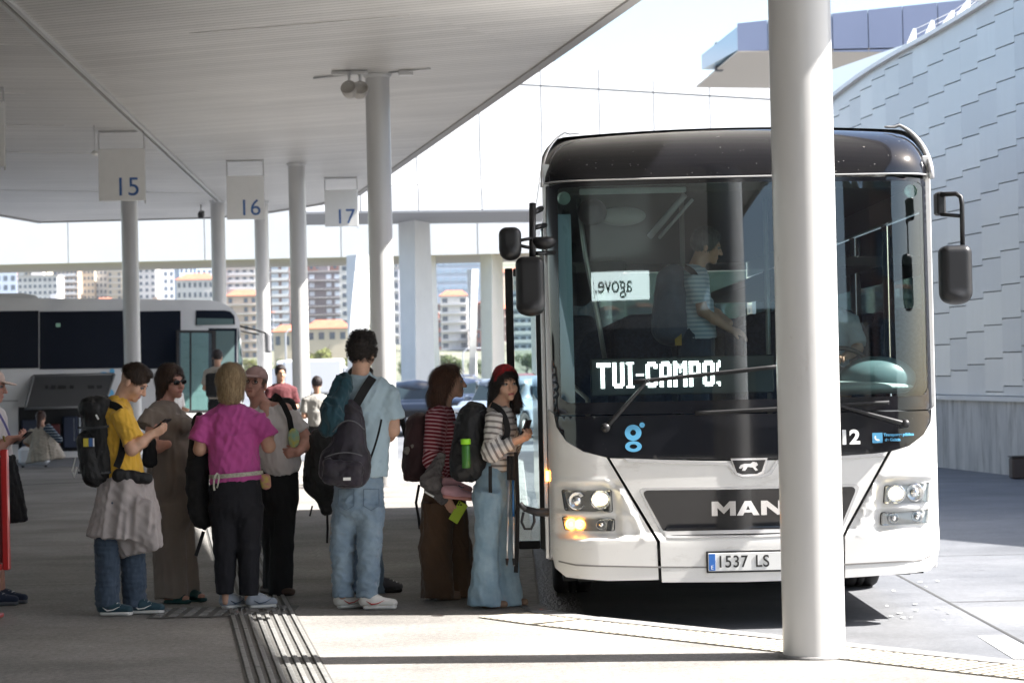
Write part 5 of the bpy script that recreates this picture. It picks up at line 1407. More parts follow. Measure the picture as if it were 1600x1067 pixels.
for (cx, cy, rx, ry, ix, iy) in ((162, 592, 12, 11, 5, 4), (175, 580, 4, 4, .2, .2), (166, 614, 12, 8, 5, 3)):
    n = 24; vs = []
    for (a, b) in ((rx, ry), (ix, iy)):
        for k in range(n): t = 2*math.pi*k/n; x_, z_ = sl(cx + a*math.cos(t), cy + b*math.sin(t)); vs.append((x_, -.012, z_))
    MB().add(vs, [(k, (k+1) % n, (k+1) % n + n, k + n) for k in range(n)]).build('logo', M_logo, bus2)
splate('roof_unit', [(-120, 458), (40, 457), (62, 461), (68, 468), (-120, 467)], .4, 2.0, M_b2, r=.02)
splate('skirt_line', [(-150, 628), (-150, 630), (28, 627), (28, 625)], -.006, .01, mat('line_grey', (.3, .3, .3), .6))
for px in (-40, 250): x_, z_ = sl(px, 700); wheel(x_, .25, .48, .3, bus2)
mb = MB(); mb.tube([h3(374, 508, .2), h3(400, 517, -.2), h3(411, 521, -.25)], .022, 6); mb.tube([h3(374, 516, .2), h3(400, 523, -.2)], .016, 6); mb.build('mirror_arm', M_rubber, bus2)
s = SDF(.02); s.rbox((0, 0, 0), (.07, .10, .23), .05, 0); o = s.build('mirror_housing', mat('mirror_grey', (.25, .25, .26), .5), bus2); o.location = h3(414, 536, -.25)

# ================================================================== parked cars beyond the road
M_cglass = mat('car_glass', (.02, .03, .035), .06); M_plate = mat('car_plate', (.7, .7, .7), .5); M_clamp = mat('car_lamp', (.6, .62, .65), .12, metal=.6)
def car(px, py, Y, rz, colour, label, sc=1.0, tall=0.0):
    p = at(px, py, Y); cr = empty('parked_car', (p.x, Y, RZ), rz=rz, label=label, cat='car', group='cars parked beyond the road')
    paint = mat('car_paint', colour, .3, coat=.8)
    s = SDF(.035); s.rbox((0, 0, .56), (.88, 2.1, .30), .16, 0); s.rbox((0, .25, .80), (.84, 1.75, .16), .12, .12); s.limb((0, -.55, 1.22 + tall), (0, 1.2, 1.22 + tall), .28, .28, .25, .7, .7)
    s.rbox((0, .35, 1.12), (.66, 1.0, .28 + tall), .16, .2)
    for sx in (-1, 1):
        for sy in (-1.32, 1.35): s.limb((sx * 1.0, sy, .33), (sx * .6, sy, .33), .38, .38, 0, cut=True)
    s.build('body', paint, cr)
    mm = Matrix.Translation((0, -1.0, 1.16 + tall * .5)) @ Matrix.Rotation(R(-58), 4, 'X')
    MB().box((-.62, -.02, -.36), (.62, .02, .32), .02, Matrix.Translation((0, -.83, 1.14 + tall * .5)) @ Matrix.Rotation(R(-52), 4, 'X')).build('windscreen', M_cglass, cr)
    for sx in (-1, 1): MB().box((sx * .755 - .02, -.45, 1.0), (sx * .755 + .02, 1.05, 1.30 + tall), .03, Matrix.Identity(4)).build('side_window', M_cglass, cr)
    MB().box((-.60, 1.30, 1.0), (.60, 1.38, 1.3), .02).build('rear_window', M_cglass, cr)
    for sx in (-1, 1):
        MB().ell((sx * .62, -2.03, .70), (.2, .08, .085)).build('headlight', M_clamp, cr)
        MB().ell((sx * .95, -.55, 1.02), (.1, .06, .07)).build('mirror', paint, cr)
        for sy in (-1.32, 1.35):
            o = empty('wheel', (sx * .78, sy, .33)); o.parent = cr; m_ = Matrix.Rotation(R(90), 4, 'Y')
            MB().lathe([(.2, -.1), (.31, -.1), (.33, -.07), (.33, .07), (.31, .1), (.2, .1)], 20, m_).build('tyre', M_rubber, o)
            MB().lathe([(.01, -.09), (.2, -.06), (.2, .06), (.01, .09)], 14, m_).build('rim', M_silver, o)
    MB().box((-.5, -2.13, .48), (.5, -2.08, .66), .02).build('grille', M_rubber, cr)
    MB().box((-.26, -2.16, .38), (.26, -2.135, .49), .005).build('number_plate', M_plate, cr)
    return cr
car(647, 640, 64, R(4), (.02, .03, .05), 'dark navy car facing the viewer beside the broad pier')
car(800, 640, 58, R(-22), (.22, .27, .33), 'grey-blue car seen behind the woman in the red headscarf', tall=.06)
car(722, 630, 76, R(-8), (.03, .045, .08), 'dark blue car seen between the two young women')
car(700, 615, 118, R(80), (.55, .55, .55), 'far white car under the viaduct between the piers')
car(724, 613, 124, R(85), (.06, .06, .07), 'far black car under the viaduct left of the narrow pier')
car(826, 612, 110, R(70), (.35, .05, .04), 'far car seen through the coach door gap')
def van(px, py, Y, rz, label):
    p = at(px, py, Y); v = empty('white_van', (p.x, Y, RZ), rz=rz, label=label, cat='van', group='white vans in the far lot')
    wm = mat('van_white', (.7, .7, .7), .4)
    MB().box((-2.6, -1.0, .4), (1.2, 1.0, 2.6), .12).build('box_body', wm, v)
    MB().prism([(1.25, .4), (2.6, .4), (2.65, 1.1), (2.1, 1.35), (1.7, 2.0), (1.25, 2.1)], -.95, .95).build('cab', wm, v)
    MB().prism([(1.45, 1.35), (2.0, 1.35), (1.68, 1.9), (1.45, 1.92)], -.97, -.955).build('side_window', M_cglass, v)
    for x_ in (-1.7, 1.8):
        MB().lathe([(.01, -.1), (.36, -.1), (.36, .1), (.01, .1)], 18, Matrix.Translation((x_, -.9, .36)) @ Matrix.Rotation(R(90), 4, 'X')).build('wheel', M_rubber, v)
van(508, 575, 150, 0, 'white box van behind the man in blue'); van(462, 575, 158, R(180), 'white box van between the two near columns')
# lamp posts and kerbside railings far back
def lamppost(px, ytop, Y, label):
    p = at(px, ytop, Y); o = empty('street_lamp', (p.x, Y, RZ), label=label, cat='street lamp', group='far street lamps'); H = p.z - RZ
    MB().tube([(0, 0, 0), (0, 0, H - .3), (.3, 0, H), (1.0, 0, H + .05)], [.09, .06, .05, .04], 8).build('pole', M_signrod, o)
    MB().box((.9, -.12, H - .02), (1.5, .12, H + .08), .03).build('lamp_head', M_signrod, o)
lamppost(446, 515, 170, 'thin street lamp between the columns behind the man in the teal jacket bag'); lamppost(723, 545, 170, 'thin street lamp in front of the red brick block')
# ================================================================== people
def _cone(s, p, q, r0, r1, k=0.012, f0=1.0, f1=1.0, side=None):
    s.ops.append(('cone', np.array(p, float), np.array(q, float), r0, r1, f0, f1, side, k, False)); return s
SDF.cone = _cone
_old_bounds = SDF.bounds; _old_field = SDF.field
def _bounds(s):
    sv = s.ops; s.ops = [('limb',) + o[1:] if o[0] == 'cone' else o for o in sv]; r = _old_bounds(s); s.ops = sv; return r
SDF.bounds = _bounds
SKIN = {}
def skin_mat(name, c):
    m = mat(name, c, .5, noise=.10, nscale=18, bump=.08, bscale=220); n, l, b = nodes_of(m)
    b.inputs['Subsurface Weight'].default_value = .12; b.inputs['Subsurface Radius'].default_value = (.012, .005, .003); return m
M_skin = skin_mat('skin_light', (.60, .36, .255)); M_skin2 = skin_mat('skin_tan', (.50, .29, .20)); M_skin3 = skin_mat('skin_pink', (.56, .30, .235))
M_eyew = mat('eye_white', (.34, .31, .30), .25); M_iris = mat('eye_iris', (.03, .018, .012), .1)
def hair_mat(name, c, c2):
    m = mat(name, c, .42, noise=0, col2=c2, nscale=12, stretch=(9, 9, .9), bump=.6, bscale=30, detail=8); return m
def cloth(name, c, n=.14, b=.35, sc=5, rough=.85, col2=None, bs=150):
    return mat(name, c, rough, noise=n, nscale=sc, bump=b, bscale=bs, sheen=.15, col2=col2, bdist=.004)
def wrinkle(me, amp, seed, wl=.09, stretch=(1, 1, .55), mask=None, fine=.35):
    nv = len(me.vertices); P = np.zeros(nv * 3); me.vertices.foreach_get('co', P); P = P.reshape(-1, 3)
    N = np.zeros(nv * 3); me.vertex_normals.foreach_get('vector', N); N = N.reshape(-1, 3)
    Q = P * np.array(stretch); k = 2 * math.pi / wl
    a = wobble(Q, seed, k * .62); a = 1 - 2 * np.abs(a)
    b = wobble(P * np.array((1, 1, .8)), seed + 9, k * 1.5)
    c = wobble(Q, seed + 21, k * .25)
    d = amp * (.75 * a + fine * b + .5 * c) - amp * .5
    if mask is not None: d = d * mask(P)
    P = P + N * d[:, None]; me.vertices.foreach_set('co', P.ravel()); me.update(); return me
def rotm(yaw, pitch=0, roll=0):
    """yaw 0 faces the viewer, 90 faces picture-right, 180 faces away; pitch > 0 looks down"""
    return Matrix.Rotation(R(yaw), 3, 'Z') @ Matrix.Rotation(R(pitch), 3, 'X') @ Matrix.Rotation(R(roll), 3, 'Y')
def hand(s, w, dirv, palm, curl=.5, sc=1.0, spread=.3, left=False):
    """wrist, direction of the fingers, palm normal"""
    w = np.array(w, float); d = np.array(dirv, float); d /= np.linalg.norm(d); n = np.array(palm, float); n -= d * n.dot(d); n /= np.linalg.norm(n); sd = np.cross(d, n) * (-1 if left else 1)
    k0 = w + d * .075 * sc
    for i, (o_, L) in enumerate(((-.030, .072), (-.010, .082), (.010, .077), (.029, .060))):
        b = w + d * (.080 - abs(o_) * .25) * sc + sd * o_ * sc
        s.limb(w + sd * o_ * .55 * sc + d * .012, b, .0145 * sc, .011 * sc, .012)
        a1 = curl * (.9 + .12 * i); e1 = d * math.cos(a1 * .6) + n * math.sin(a1 * .6); e2 = d * math.cos(a1 * 1.5) + n * math.sin(a1 * 1.5); e3 = d * math.cos(a1 * 2.2) + n * math.sin(a1 * 2.2)
        p1 = b + e1 * L * .45 * sc; p2 = p1 + e2 * L * .33 * sc; p3 = p2 + e3 * L * .24 * sc
        s.limb(b, p1, .0098 * sc, .0090 * sc, .003).limb(p1, p2, .0090 * sc, .0084 * sc, .003).limb(p2, p3, .0084 * sc, .0072 * sc, .003)
    t0 = w + d * .022 * sc - sd * .022 * sc; e = (d * .72 - sd * .62 + n * .35); e /= np.linalg.norm(e); e2 = (d * .85 - sd * .1 + n * .5); e2 /= np.linalg.norm(e2)
    s.limb(w, t0, .017 * sc, .0145 * sc, .01).limb(t0, t0 + e * .036 * sc, .0135 * sc, .0105 * sc, .008).limb(t0 + e * .036 * sc, t0 + e * .036 * sc + e2 * .030 * sc, .0105 * sc, .008 * sc, .004)
class Person:
    def __init__(s, px, py, Y, label, skin=M_skin, z0=0.0, name='person', group=None, cat='person'):
        s.Y = Y; p = at(px, py, Y); s.o = empty(name, (p.x, Y, z0), label=label, cat=cat, group=group); s.base = Vector((p.x, Y, z0)); s.skin = skin; s.b = SDF(.0075)
    def J(s, px, py, dy=0.0):
        v = at(px, py, s.Y + dy) - s.base; return np.array((v.x, v.y, v.z))
    def head(s, c, yaw, pitch=0, roll=0, sc=1.0, neck=None, face=True, lips=(.42, .17, .14), browc=(.05, .03, .02), nr=.052, eyes=True):
        m = rotm(yaw, pitch, roll); s.hm = m; s.hc = np.array(c); s.hs = sc; M_ = np.array(m)
        def T(x, y, z): return M_ @ np.array((x, y, z)) * sc + s.hc
        s.T = T; b = s.b
        b.ball(T(0, .012, .045), np.array((.073, .093, .086)) * sc, .0, m)
        b.ball(T(0, -.030, -.030), np.array((.054, .062, .066)) * sc, .03 * sc, m)
        b.ball(T(0, -.072, -.082), np.array((.024, .02, .018)) * sc, .025 * sc, m)
        for e in (-1, 1):
            b.ball(T(e*.036, -.056, -.018), np.array((.028, .028, .03)) * sc, .02, m)
            b.ball(T(e*.077, .014, .0), np.array((.010, .019, .031)) * sc, .008, m)
        b.limb(T(0, -.086, .028), T(0, -.112, -.018), .009 * sc, .0125 * sc, .012)
        for e in (-1, 1): b.ball(T(e*.011, -.100, -.022), .008 * sc, .006)
        b.limb(T(-.034, -.080, .038), T(.034, -.080, .038), .011 * sc, .011 * sc, .014)
        for e in (-1, 1): b.ball(T(e*.031, -.100, .019), .013 * sc, .010, cut=True)
        b.limb(T(-.018, -.086, -.047), T(.018, -.086, -.047), .0075 * sc, .0075 * sc, .006).limb(T(-.014, -.086, -.058), T(.014, -.086, -.058), .008 * sc, .008 * sc, .006)
        if neck is not None: b.limb(T(0, .025, -.05), neck, nr * sc, nr * 1.12 * sc, .03)
        if face:
            for e in (-1, 1):
                if eyes:
                    c_ = T(e*.031, -.079, .019); ob = MB().ell((0, 0, 0), (.0125 * sc,) * 3, 12, 8).build('eye', M_eyew, s.o); ob.location = c_
                    i_ = T(e*.031, -.0885, .0185); oi = MB().ell((0, 0, 0), (.0058 * sc, .0058 * sc, .0058 * sc), 10, 6).build('iris', M_iris, ob); oi.location = i_ - c_
                    lid = MB(); lid.tube([T(e*(.031 + a), -.0905 + abs(a) * .35 + (abs(a) * .2), .0265 - a * a * 30) for a in (-.015, -.008, 0, .008, .015)], .0022 * sc, 5); lid.build('eyelid', M_iris, s.o)
                bw = MB(); bw.tube([T(e*(.031 + a), -.0925 + abs(a) * .5, .041 - a * a * 16) for a in (-.019, -.01, 0, .01, .019)], [.001, .003, .0036, .003, .001], 5); bw.build('eyebrow', mat('brow', browc, .8), s.o)
            lp = SDF(.004); lp.limb(T(-.019, -.0905, -.0485), T(.019, -.0905, -.0485), .0040 * sc, .0040 * sc, 0).limb(T(-.016, -.0915, -.0565), T(.016, -.0915, -.0565), .0052 * sc, .0052 * sc, .002); lp.ball(T(0, -.094, -.0485), .005 * sc, .004)
            lp.build('lips', mat('lips', lips, .4), s.o)
        return T
    def arm(s, sh, el, wr, r=(.048, .036, .026), hdir=None, palm=(0, -1, 0), curl=.6, left=False, hsc=1.0):
        s0 = np.array(sh) * .82 + np.array(el) * .18; s.b.limb(s0, el, r[0] * .93, r[1] * 1.08, .02).limb(el, (np.array(el)*.55 + np.array(wr)*.45), r[1], r[1] * .98, .02).limb((np.array(el)*.55 + np.array(wr)*.45), wr, r[1] * .98, r[2], .02)
        if hdir is not None: hand(s.b, wr, hdir, palm, curl, hsc, left=left)
    def fin(s, name='body'):
        o2 = []
        for o in s.b.ops:
            if o[0] == 'limb' and max(o[3], o[4]) >= .105: o = o[:3] + (.080, .080, .8, .8) + o[7:]
            elif o[0] == 'limb' and o[8] == .05: o = o[:3] + (o[3] * .6, o[4] * .6) + o[5:]
            o2.append(o)
        s.b.ops = o2
        return s.b.build(name, s.skin, s.o)
    def garment(s, name, sdf, m, amp=.006, seed=1, wl=.09, stretch=(1, 1, .55), mask=None, fine=.35, **kw):
        amp *= 1.25
        me = sdf.mesh(name, m); wrinkle(me, amp, seed, wl, stretch, mask, fine); return link(name, me, s.o, **kw)
    def hair(s, sdf, m, seed=1, n=1500, L=.05, flow=(0, 0, -1), curl=.0, amp=.004, lift=.2, cut_face=True, name='hair'):
        me = sdf.mesh(name, m); nv = len(me.vertices)
        P = np.zeros(nv * 3); me.vertices.foreach_get('co', P); P = P.reshape(-1, 3); N = np.zeros(nv * 3); me.vertex_normals.foreach_get('vector', N); N = N.reshape(-1, 3)
        d = (P - s.hc); ang = np.arctan2(d[:, 1], d[:, 0])
        g = np.sin(ang * 23 + wobble(P, seed, 25) * 3) * .5 + np.sin(ang * 47 + wobble(P, seed + 5, 30) * 4) * .5 + wobble(P * np.array((1, 1, .35)), seed + 2, 110)
        if curl: g = (1 - 2 * np.abs(wobble(P, seed, 95))) * 1.8 + wobble(P, seed + 3, 200) * .8
        P2 = P + N * (amp * g)[:, None]; me.vertices.foreach_set('co', P2.ravel()); me.update()
        n = int(n * 1.8); rs = np.random.RandomState(seed); ix = rs.randint(0, nv, n); p = P2[ix]; nn = N[ix]
        f = np.tile(np.array(flow, float), (n, 1)) + rs.normal(size=(n, 3)) * (.25 + curl)
        t = f - nn * (f * nn).sum(1)[:, None]; t /= np.linalg.norm(t, axis=1)[:, None] + 1e-9
        sd = np.cross(t, nn); w = .0016; vs = []; fs = []
        l = L * rs.uniform(.5, 1.2, n)[:, None]; pts = [p - nn * .002, p + t * l * .5 + nn * (.004 + lift * .02), p + t * l + nn * lift * rs.uniform(-.1, .6, n)[:, None] * .03]
        V = np.concatenate([pts[0] - sd*w, pts[0] + sd*w, pts[1] - sd*w, pts[1] + sd*w, pts[2]]); 
        fs = [(i, i + n, i + 3*n, i + 2*n) for i in range(n)] + [(i + 2*n, i + 3*n, i + 4*n) for i in range(n)]
        import bmesh
        bm = bmesh.new(); bm.from_mesh(me); vv = [bm.verts.new(v) for v in V]; bm.verts.ensure_lookup_table()
        for q in fs: bm.faces.new([vv[i] for i in q]).smooth = True
        bm.to_mesh(me); bm.free(); return link(name, me, s.o)
    def cap(s, k=0, grow=.012, front=-.035, back=.12, low=-.02, top=True):
        """hair volume hugging the skull, open at the face"""
        h = SDF(.0075); T = s.T
        h.ball(T(0, .014, .050), np.array((.073 + grow, .094 + grow, .086 + grow)) * s.hs, 0, s.hm)
        return h
def shoe(P, heel, yaw, m_up, m_sole, L=.27, mark=None, w=.045, lab=None, pitch=0.0, sock=None):
    """heel point (local), yaw as for heads"""
    a = R(yaw); d = np.array((math.sin(a), -math.cos(a), 0)); sd = np.array((math.cos(a), math.sin(a), 0)); h = np.array(heel, float); h[2] = 0
    up = np.array((0, 0, 1.0)); o = empty('shoe'); o.parent = P.o
    s = SDF(.0075); s.limb(h + d*.04 + up*.055, h + d*.10 + up*.062, .042, .044, .02).limb(h + d*.10 + up*.055, h + d*(L - .06) + up*.042, .042, .036, .03, .95, .8, side=sd)
    s.limb(h + d*.05 + up*.06, h + d*.045 + up*.105, .040, .040, .02); s.half(h + up*.026, -up); s.half(h + up*.115, up); s.build('upper', m_up, o)
    s = SDF(.0075); s.limb(h + d*.042 + up*.017, h + d*.12 + up*.017, .044, .043, 0, .42, .42, side=sd).limb(h + d*.12 + up*.017, h + d*(L - .055) + up*.017, .043, .048, .01, .42, .38, side=sd); s.half(h + up*.002, -up); s.half(h + up*.030, up)
    s.build('sole', m_sole, o)
    if mark:
        # side stripe on both flanks
        for e in (-1, 1):
            mb = MB(); pts = [h + d*x + sd*e*(.0415 + yo) + up*z for x, z, yo in ((.055, .062, .0035), (.09, .040, .0045), (.13, .045, .003), (.175, .066, -.006))]
            mb.tube(pts, [.004, .011, .008, .002], 6, ry=.5); mb.build('side_stripe', mark, o)
    lc = MB()
    for i in range(4):
        c = h + d*(.125 + .024*i) + up*(.096 - .011*i); lc.tube([c - sd*.022, c + up*.004, c + sd*.022], .0028, 5)
    lc.build('laces', M_let, o)
    if sock: MB().lathe([(.001, .08), (.036, .08), (.035, .135), (.001, .136)], 14, Matrix.Translation(Vector(h + d*.05))).build('sock', sock, o)
    return o
def stripe_mat(name, c1, c2, period, duty=.5, axis='Z', rough=.85):
    m = mat(name, c1, rough, bump=.3, bscale=150); n, l, b = nodes_of(m)
    at_ = n.new('ShaderNodeAttribute'); at_.attribute_name = 'stripe'
    d = n.new('ShaderNodeMath'); d.operation = 'DIVIDE'; d.inputs[1].default_value = period; l.new(at_.outputs['Fac'], d.inputs[0])
    f = n.new('ShaderNodeMath'); f.operation = 'FRACT'; l.new(d.outputs[0], f.inputs[0])
    g = n.new('ShaderNodeMath'); g.operation = 'GREATER_THAN'; g.inputs[1].default_value = duty; l.new(f.outputs[0], g.inputs[0])
    mx = n.new('ShaderNodeMixRGB'); mx.inputs[1].default_value = (*c1, 1); mx.inputs[2].default_value = (*c2, 1); l.new(g.outputs[0], mx.inputs[0]); l.new(mx.outputs[0], b.inputs['Base Color']); return m
def stripes(me, segs):
    """stripe coordinate: along the arm inside the sleeves, height elsewhere; segs = [(p, q, radius)]"""
    nv = len(me.vertices); P = np.zeros(nv * 3); me.vertices.foreach_get('co', P); P = P.reshape(-1, 3); v = P[:, 2].copy()
    run = 0
    for (p, q, r) in segs:
        p = np.array(p); q = np.array(q); d = q - p; L = np.linalg.norm(d); d /= L; a = (P - p) @ d; t = np.clip(a, 0, L); dist = np.linalg.norm(P - p - t[:, None] * d, axis=1)
        k = dist < r; v[k] = (-(run + a))[k]; run += L
    at_ = me.attributes.new('stripe', 'FLOAT', 'POINT'); at_.data.foreach_set('value', v.astype(np.float32))
def phone(loc, yaw, pitch, m, label, w=.036, h=.075, cam=True, roll=0):
    o = empty('phone', loc, label=label, cat='phone'); o.rotation_euler = (R(pitch), R(roll), R(yaw))
    MB().box((-w, -.004, -h), (w, .004, h), .004).build('case', m, o)
    MB().box((-w + .003, .0042, -h + .004), (w - .003, .0052, h - .004)).build('screen', mat('screen', (.02, .02, .025), .05), o)
    if cam:
        mb = MB(); mb.box((-w + .004, -.006, h - .036), (-w + .036, -.0042, h - .004), .001); mb.build('camera_bump', m, o)
        for (a, b) in ((-w + .012, h - .012), (-w + .012, h - .028), (-w + .028, h - .02)):
            MB().lathe([(.001, 0), (.0062, 0), (.0062, .002), (.001, .0025)], 12, Matrix.Translation((a, -.0062, b)) @ Matrix.Rotation(R(90), 4, 'X')).build('lens', M_rubber, o)
    return o
# allow flat-ended cones in the field
def _field(s):
    if not any(o[0] == 'cone' for o in s.ops): return _old_field(s)
    ops = s.ops; out = []; 
    # evaluate in order: rewrite cones as limbs with a marker handled below
    lo, hi = s.bounds(); h = s.res; n = np.ceil((hi - lo) / h).astype(int) + 1
    D = np.full(n, 0.1, np.float32); ax = [lo[i] + h * np.arange(n[i]) for i in range(3)]
    for o in ops:
        if o[0] == 'cone':
            _, p, q, r0, r1, f0, f1, side, k, cut = o
            R_ = max(r0*max(1, f0), r1*max(1, f1)) + k + .02; bl_, bh = np.minimum(p, q) - R_, np.maximum(p, q) + R_
            i0 = np.clip(np.floor((bl_ - lo) / h).astype(int), 0, n - 1); i1 = np.clip(np.ceil((bh - lo) / h).astype(int) + 1, 1, n)
            sl = tuple(slice(a, b) for a, b in zip(i0, i1)); X, Y_, Z = np.meshgrid(*[ax[i][sl[i]] for i in range(3)], indexing='ij')
            d = q - p; L = np.linalg.norm(d); su, sv, sd = frame_of(d, side); x = X - p[0]; y = Y_ - p[1]; z = Z - p[2]
            a = x*sd[0] + y*sd[1] + z*sd[2]; t = np.clip(a / L, 0, 1); u = x*su[0] + y*su[1] + z*su[2]; v = x*sv[0] + y*sv[1] + z*sv[2]
            r = r0 + (r1 - r0) * t; f = f0 + (f1 - f0) * t; fm = np.minimum(f, 1)
            dd = (np.sqrt(u*u + (v/f)**2) - r) * np.sqrt(fm); dd = np.maximum(dd, np.maximum(-a, a - L)).astype(np.float32)
            D[sl] = smin(D[sl], dd, k)
        else:
            s2 = SDF(h); s2.ops = [o]; s2.bounds = lambda: (lo, hi)
            D = _apply(D, lo, h, ax, n, o)
    return D, lo
def _apply(D, lo, h, ax, n, o):
    s2 = SDF(h); s2.ops = [o]
    if o[0] in ('half', 'warp'):
        X, Y_, Z = np.meshgrid(*ax, indexing='ij')
        if o[0] == 'half': return np.maximum(D, ((X - o[1][0])*o[2][0] + (Y_ - o[1][1])*o[2][1] + (Z - o[1][2])*o[2][2]).astype(np.float32))
        return D + o[1](X, Y_, Z).astype(np.float32)
    cut = o[-1]; k = o[-2]; o2 = list(o); o2[-1] = False; o2[-2] = 0; s2.ops = [tuple(o2)]
    # evaluate this single op on its own aligned sub-grid
    l1, h1 = _old_bounds(s2); l1 = l1 - (k + .012); h1 = h1 + (k + .012)
    i0 = np.clip(np.floor((l1 - lo) / h).astype(int), 0, n - 1); i1 = np.clip(np.ceil((h1 - lo) / h).astype(int) + 1, 1, n)
    if np.any(i1 <= i0): return D
    L0 = lo + h * i0
    s3 = SDF(h); s3.ops = s2.ops; s3.bounds = lambda: (L0, L0 + h * (i1 - i0 - 1))
    d, _ = _old_field(s3)
    sl = tuple(slice(a, b) for a, b in zip(i0, i1)); sh = tuple(min(a, b) for a, b in zip(d.shape, D[sl].shape)); d = d[:sh[0], :sh[1], :sh[2]]
    sl = tuple(slice(a, a + b) for a, b in zip(i0, sh))
    D[sl] = -smin(-D[sl], d, k) if False else (np.maximum(D[sl], -d) if cut and k <= 0 else (-smin(-D[sl], d, k) if cut else smin(D[sl], d, k)))
    return D
SDF.field = _field

def yoke(S, a, b, nb, r=.060):
    nb = np.array(nb, float)
    for q in (a, b): S.limb(np.array(q) + (0, 0, -.012), nb + (0, 0, -.040), r, r * .98, .035)
    return S
def legs(s, hipL, kneeL, ankL, hipR, kneeR, ankR, r=(.095, .068, .055), r_end=None, f=1.0):
    for (h_, k_, a_) in ((hipL, kneeL, ankL), (hipR, kneeR, ankR)):
        s.cone(h_, k_, r[0], r[1], .03); s.limb(k_, k_, r[1], r[1], .02) if False else None
        s.limb(np.array(k_) * .98 + np.array(h_) * .02, np.array(k_) * .98 + np.array(a_) * .02, r[1], r[1], .02)
        s.cone(k_, a_, r[1], r_end or r[2], .02)
def strap(pts, w=.022, t=.004, m=None, parent=None, name='strap', nrm=(0, -1, 0), **kw):
    mb = MB(); pts = [Vector(p) for p in pts]; n = len(pts); vs = []; nn = Vector(nrm)
    for i, p in enumerate(pts):
        d = (pts[min(n-1, i+1)] - pts[max(0, i-1)]).normalized(); s_ = d.cross(nn).normalized(); u = s_.cross(d)
        vs += [p + s_*w + u*t, p - s_*w + u*t, p - s_*w - u*t, p + s_*w - u*t]
    fs = [(4*i+k, 4*i+(k+1) % 4, 4*i+4+(k+1) % 4, 4*i+4+k) for i in range(n-1) for k in range(4)] + [(3,2,1,0), tuple(range(4*n-4, 4*n))]
    mb.add(vs, fs, True)
    o = mb.build(name, m, parent, **kw); e = o.modifiers.new('e', 'EDGE_SPLIT'); e.split_angle = R(50); return o
def curve3(a, b, c, n=8): 
    a, b, c = (np.array(v, float) for v in (a, b, c)); return [a*(1-t)**2 + b*2*t*(1-t) + c*t*t for t in [i/n for i in range(n+1)]]

M_navy = cloth('navy_denim', (.035, .055, .085), sc=9, col2=(.055, .08, .12)); M_denim = cloth('light_denim', (.13, .195, .27), sc=6, col2=(.25, .33, .40)); M_denim2 = cloth('pale_blue_denim', (.16, .26, .34), sc=7, col2=(.28, .39, .47))
M_black = mat('black_cloth', (.010, .010, .011), .85, noise=.3, nscale=12, bump=.4, bscale=120); M_blackn = mat('black_nylon', (.010, .010, .011), .55, noise=.3, nscale=10, bump=.4, bscale=120)
M_shoesole = mat('shoe_sole_white', (.62, .62, .60), .6); M_whiteleather = mat('white_leather', (.66, .65, .62), .5, noise=.05)
M_redm = mat('red_mark', (.45, .04, .03), .5)

# ---------------------------------------------------------------- boy in the yellow T-shirt
p = Person(190, 958, 15.85, 'boy in a yellow T-shirt reading his phone, grey jacket tied round his waist', M_skin); J = p.J
T = p.head(J(207, 600), 82, 34, 0, .98, neck=J(186, 634, .02), browc=(.04, .02, .015))
sh, el, wr = J(190, 648, -.14), J(206, 702, -.20), J(236, 678, -.16)
p.arm(sh, el, wr, (.052, .040, .028), hdir=(.9, .25, .35), palm=(-.2, .6, .6), curl=.75)
sh2, el2, wr2 = J(185, 648, .18), J(212, 700, .20), J(236, 680, .02)
p.arm(sh2, el2, wr2, (.050, .038, .027), hdir=(.9, -.3, .3), palm=(-.2, -.5, .7), curl=.7, left=True)
p.b.limb(J(186, 645), J(192, 730), .13, .12, .04); p.b.limb(J(182, 770, -.05), J(168, 935, -.08), .06, .045, .05).limb(J(198, 770, .05), J(212, 935, .0), .06, .045, .05)
p.fin()
S = SDF(.010); sd = (0, 1, 0)
S.limb(J(183, 648), J(188, 690), .150, .145, .03, .72, .78, side=sd).cone(J(188, 685), J(197, 748), .145, .155, .03, .80, .82, side=sd)
yoke(S, sh, sh2, J(184, 634)); S.cone(sh + np.array((-.01, .01, .01)), J(209, 690, -.19), .066, .082, .03).cone(sh2, J(210, 688, .2), .064, .078, .03); S.limb(J(180, 630), J(192, 628), .062, .058, .02, .9, .8)
M_yel = cloth('yellow_cotton', (.72, .42, .05), n=.1, b=.25)
p.garment('tshirt', S, M_yel, .008, 3)
S = SDF(.011); legs(S, J(182, 780, -.05), J(168, 850, -.08), J(168, 948, -.08), J(198, 780, .05), J(206, 850, .03), J(212, 950, .0), (.092, .085, .078), .082); S.limb(J(190, 750), J(190, 790), .12, .12, .04, .8, .8, side=(0, 1, 0))
p.garment('jeans', S, M_navy, .009, 5, .09, (.5, .5, 1.2), fine=.5)
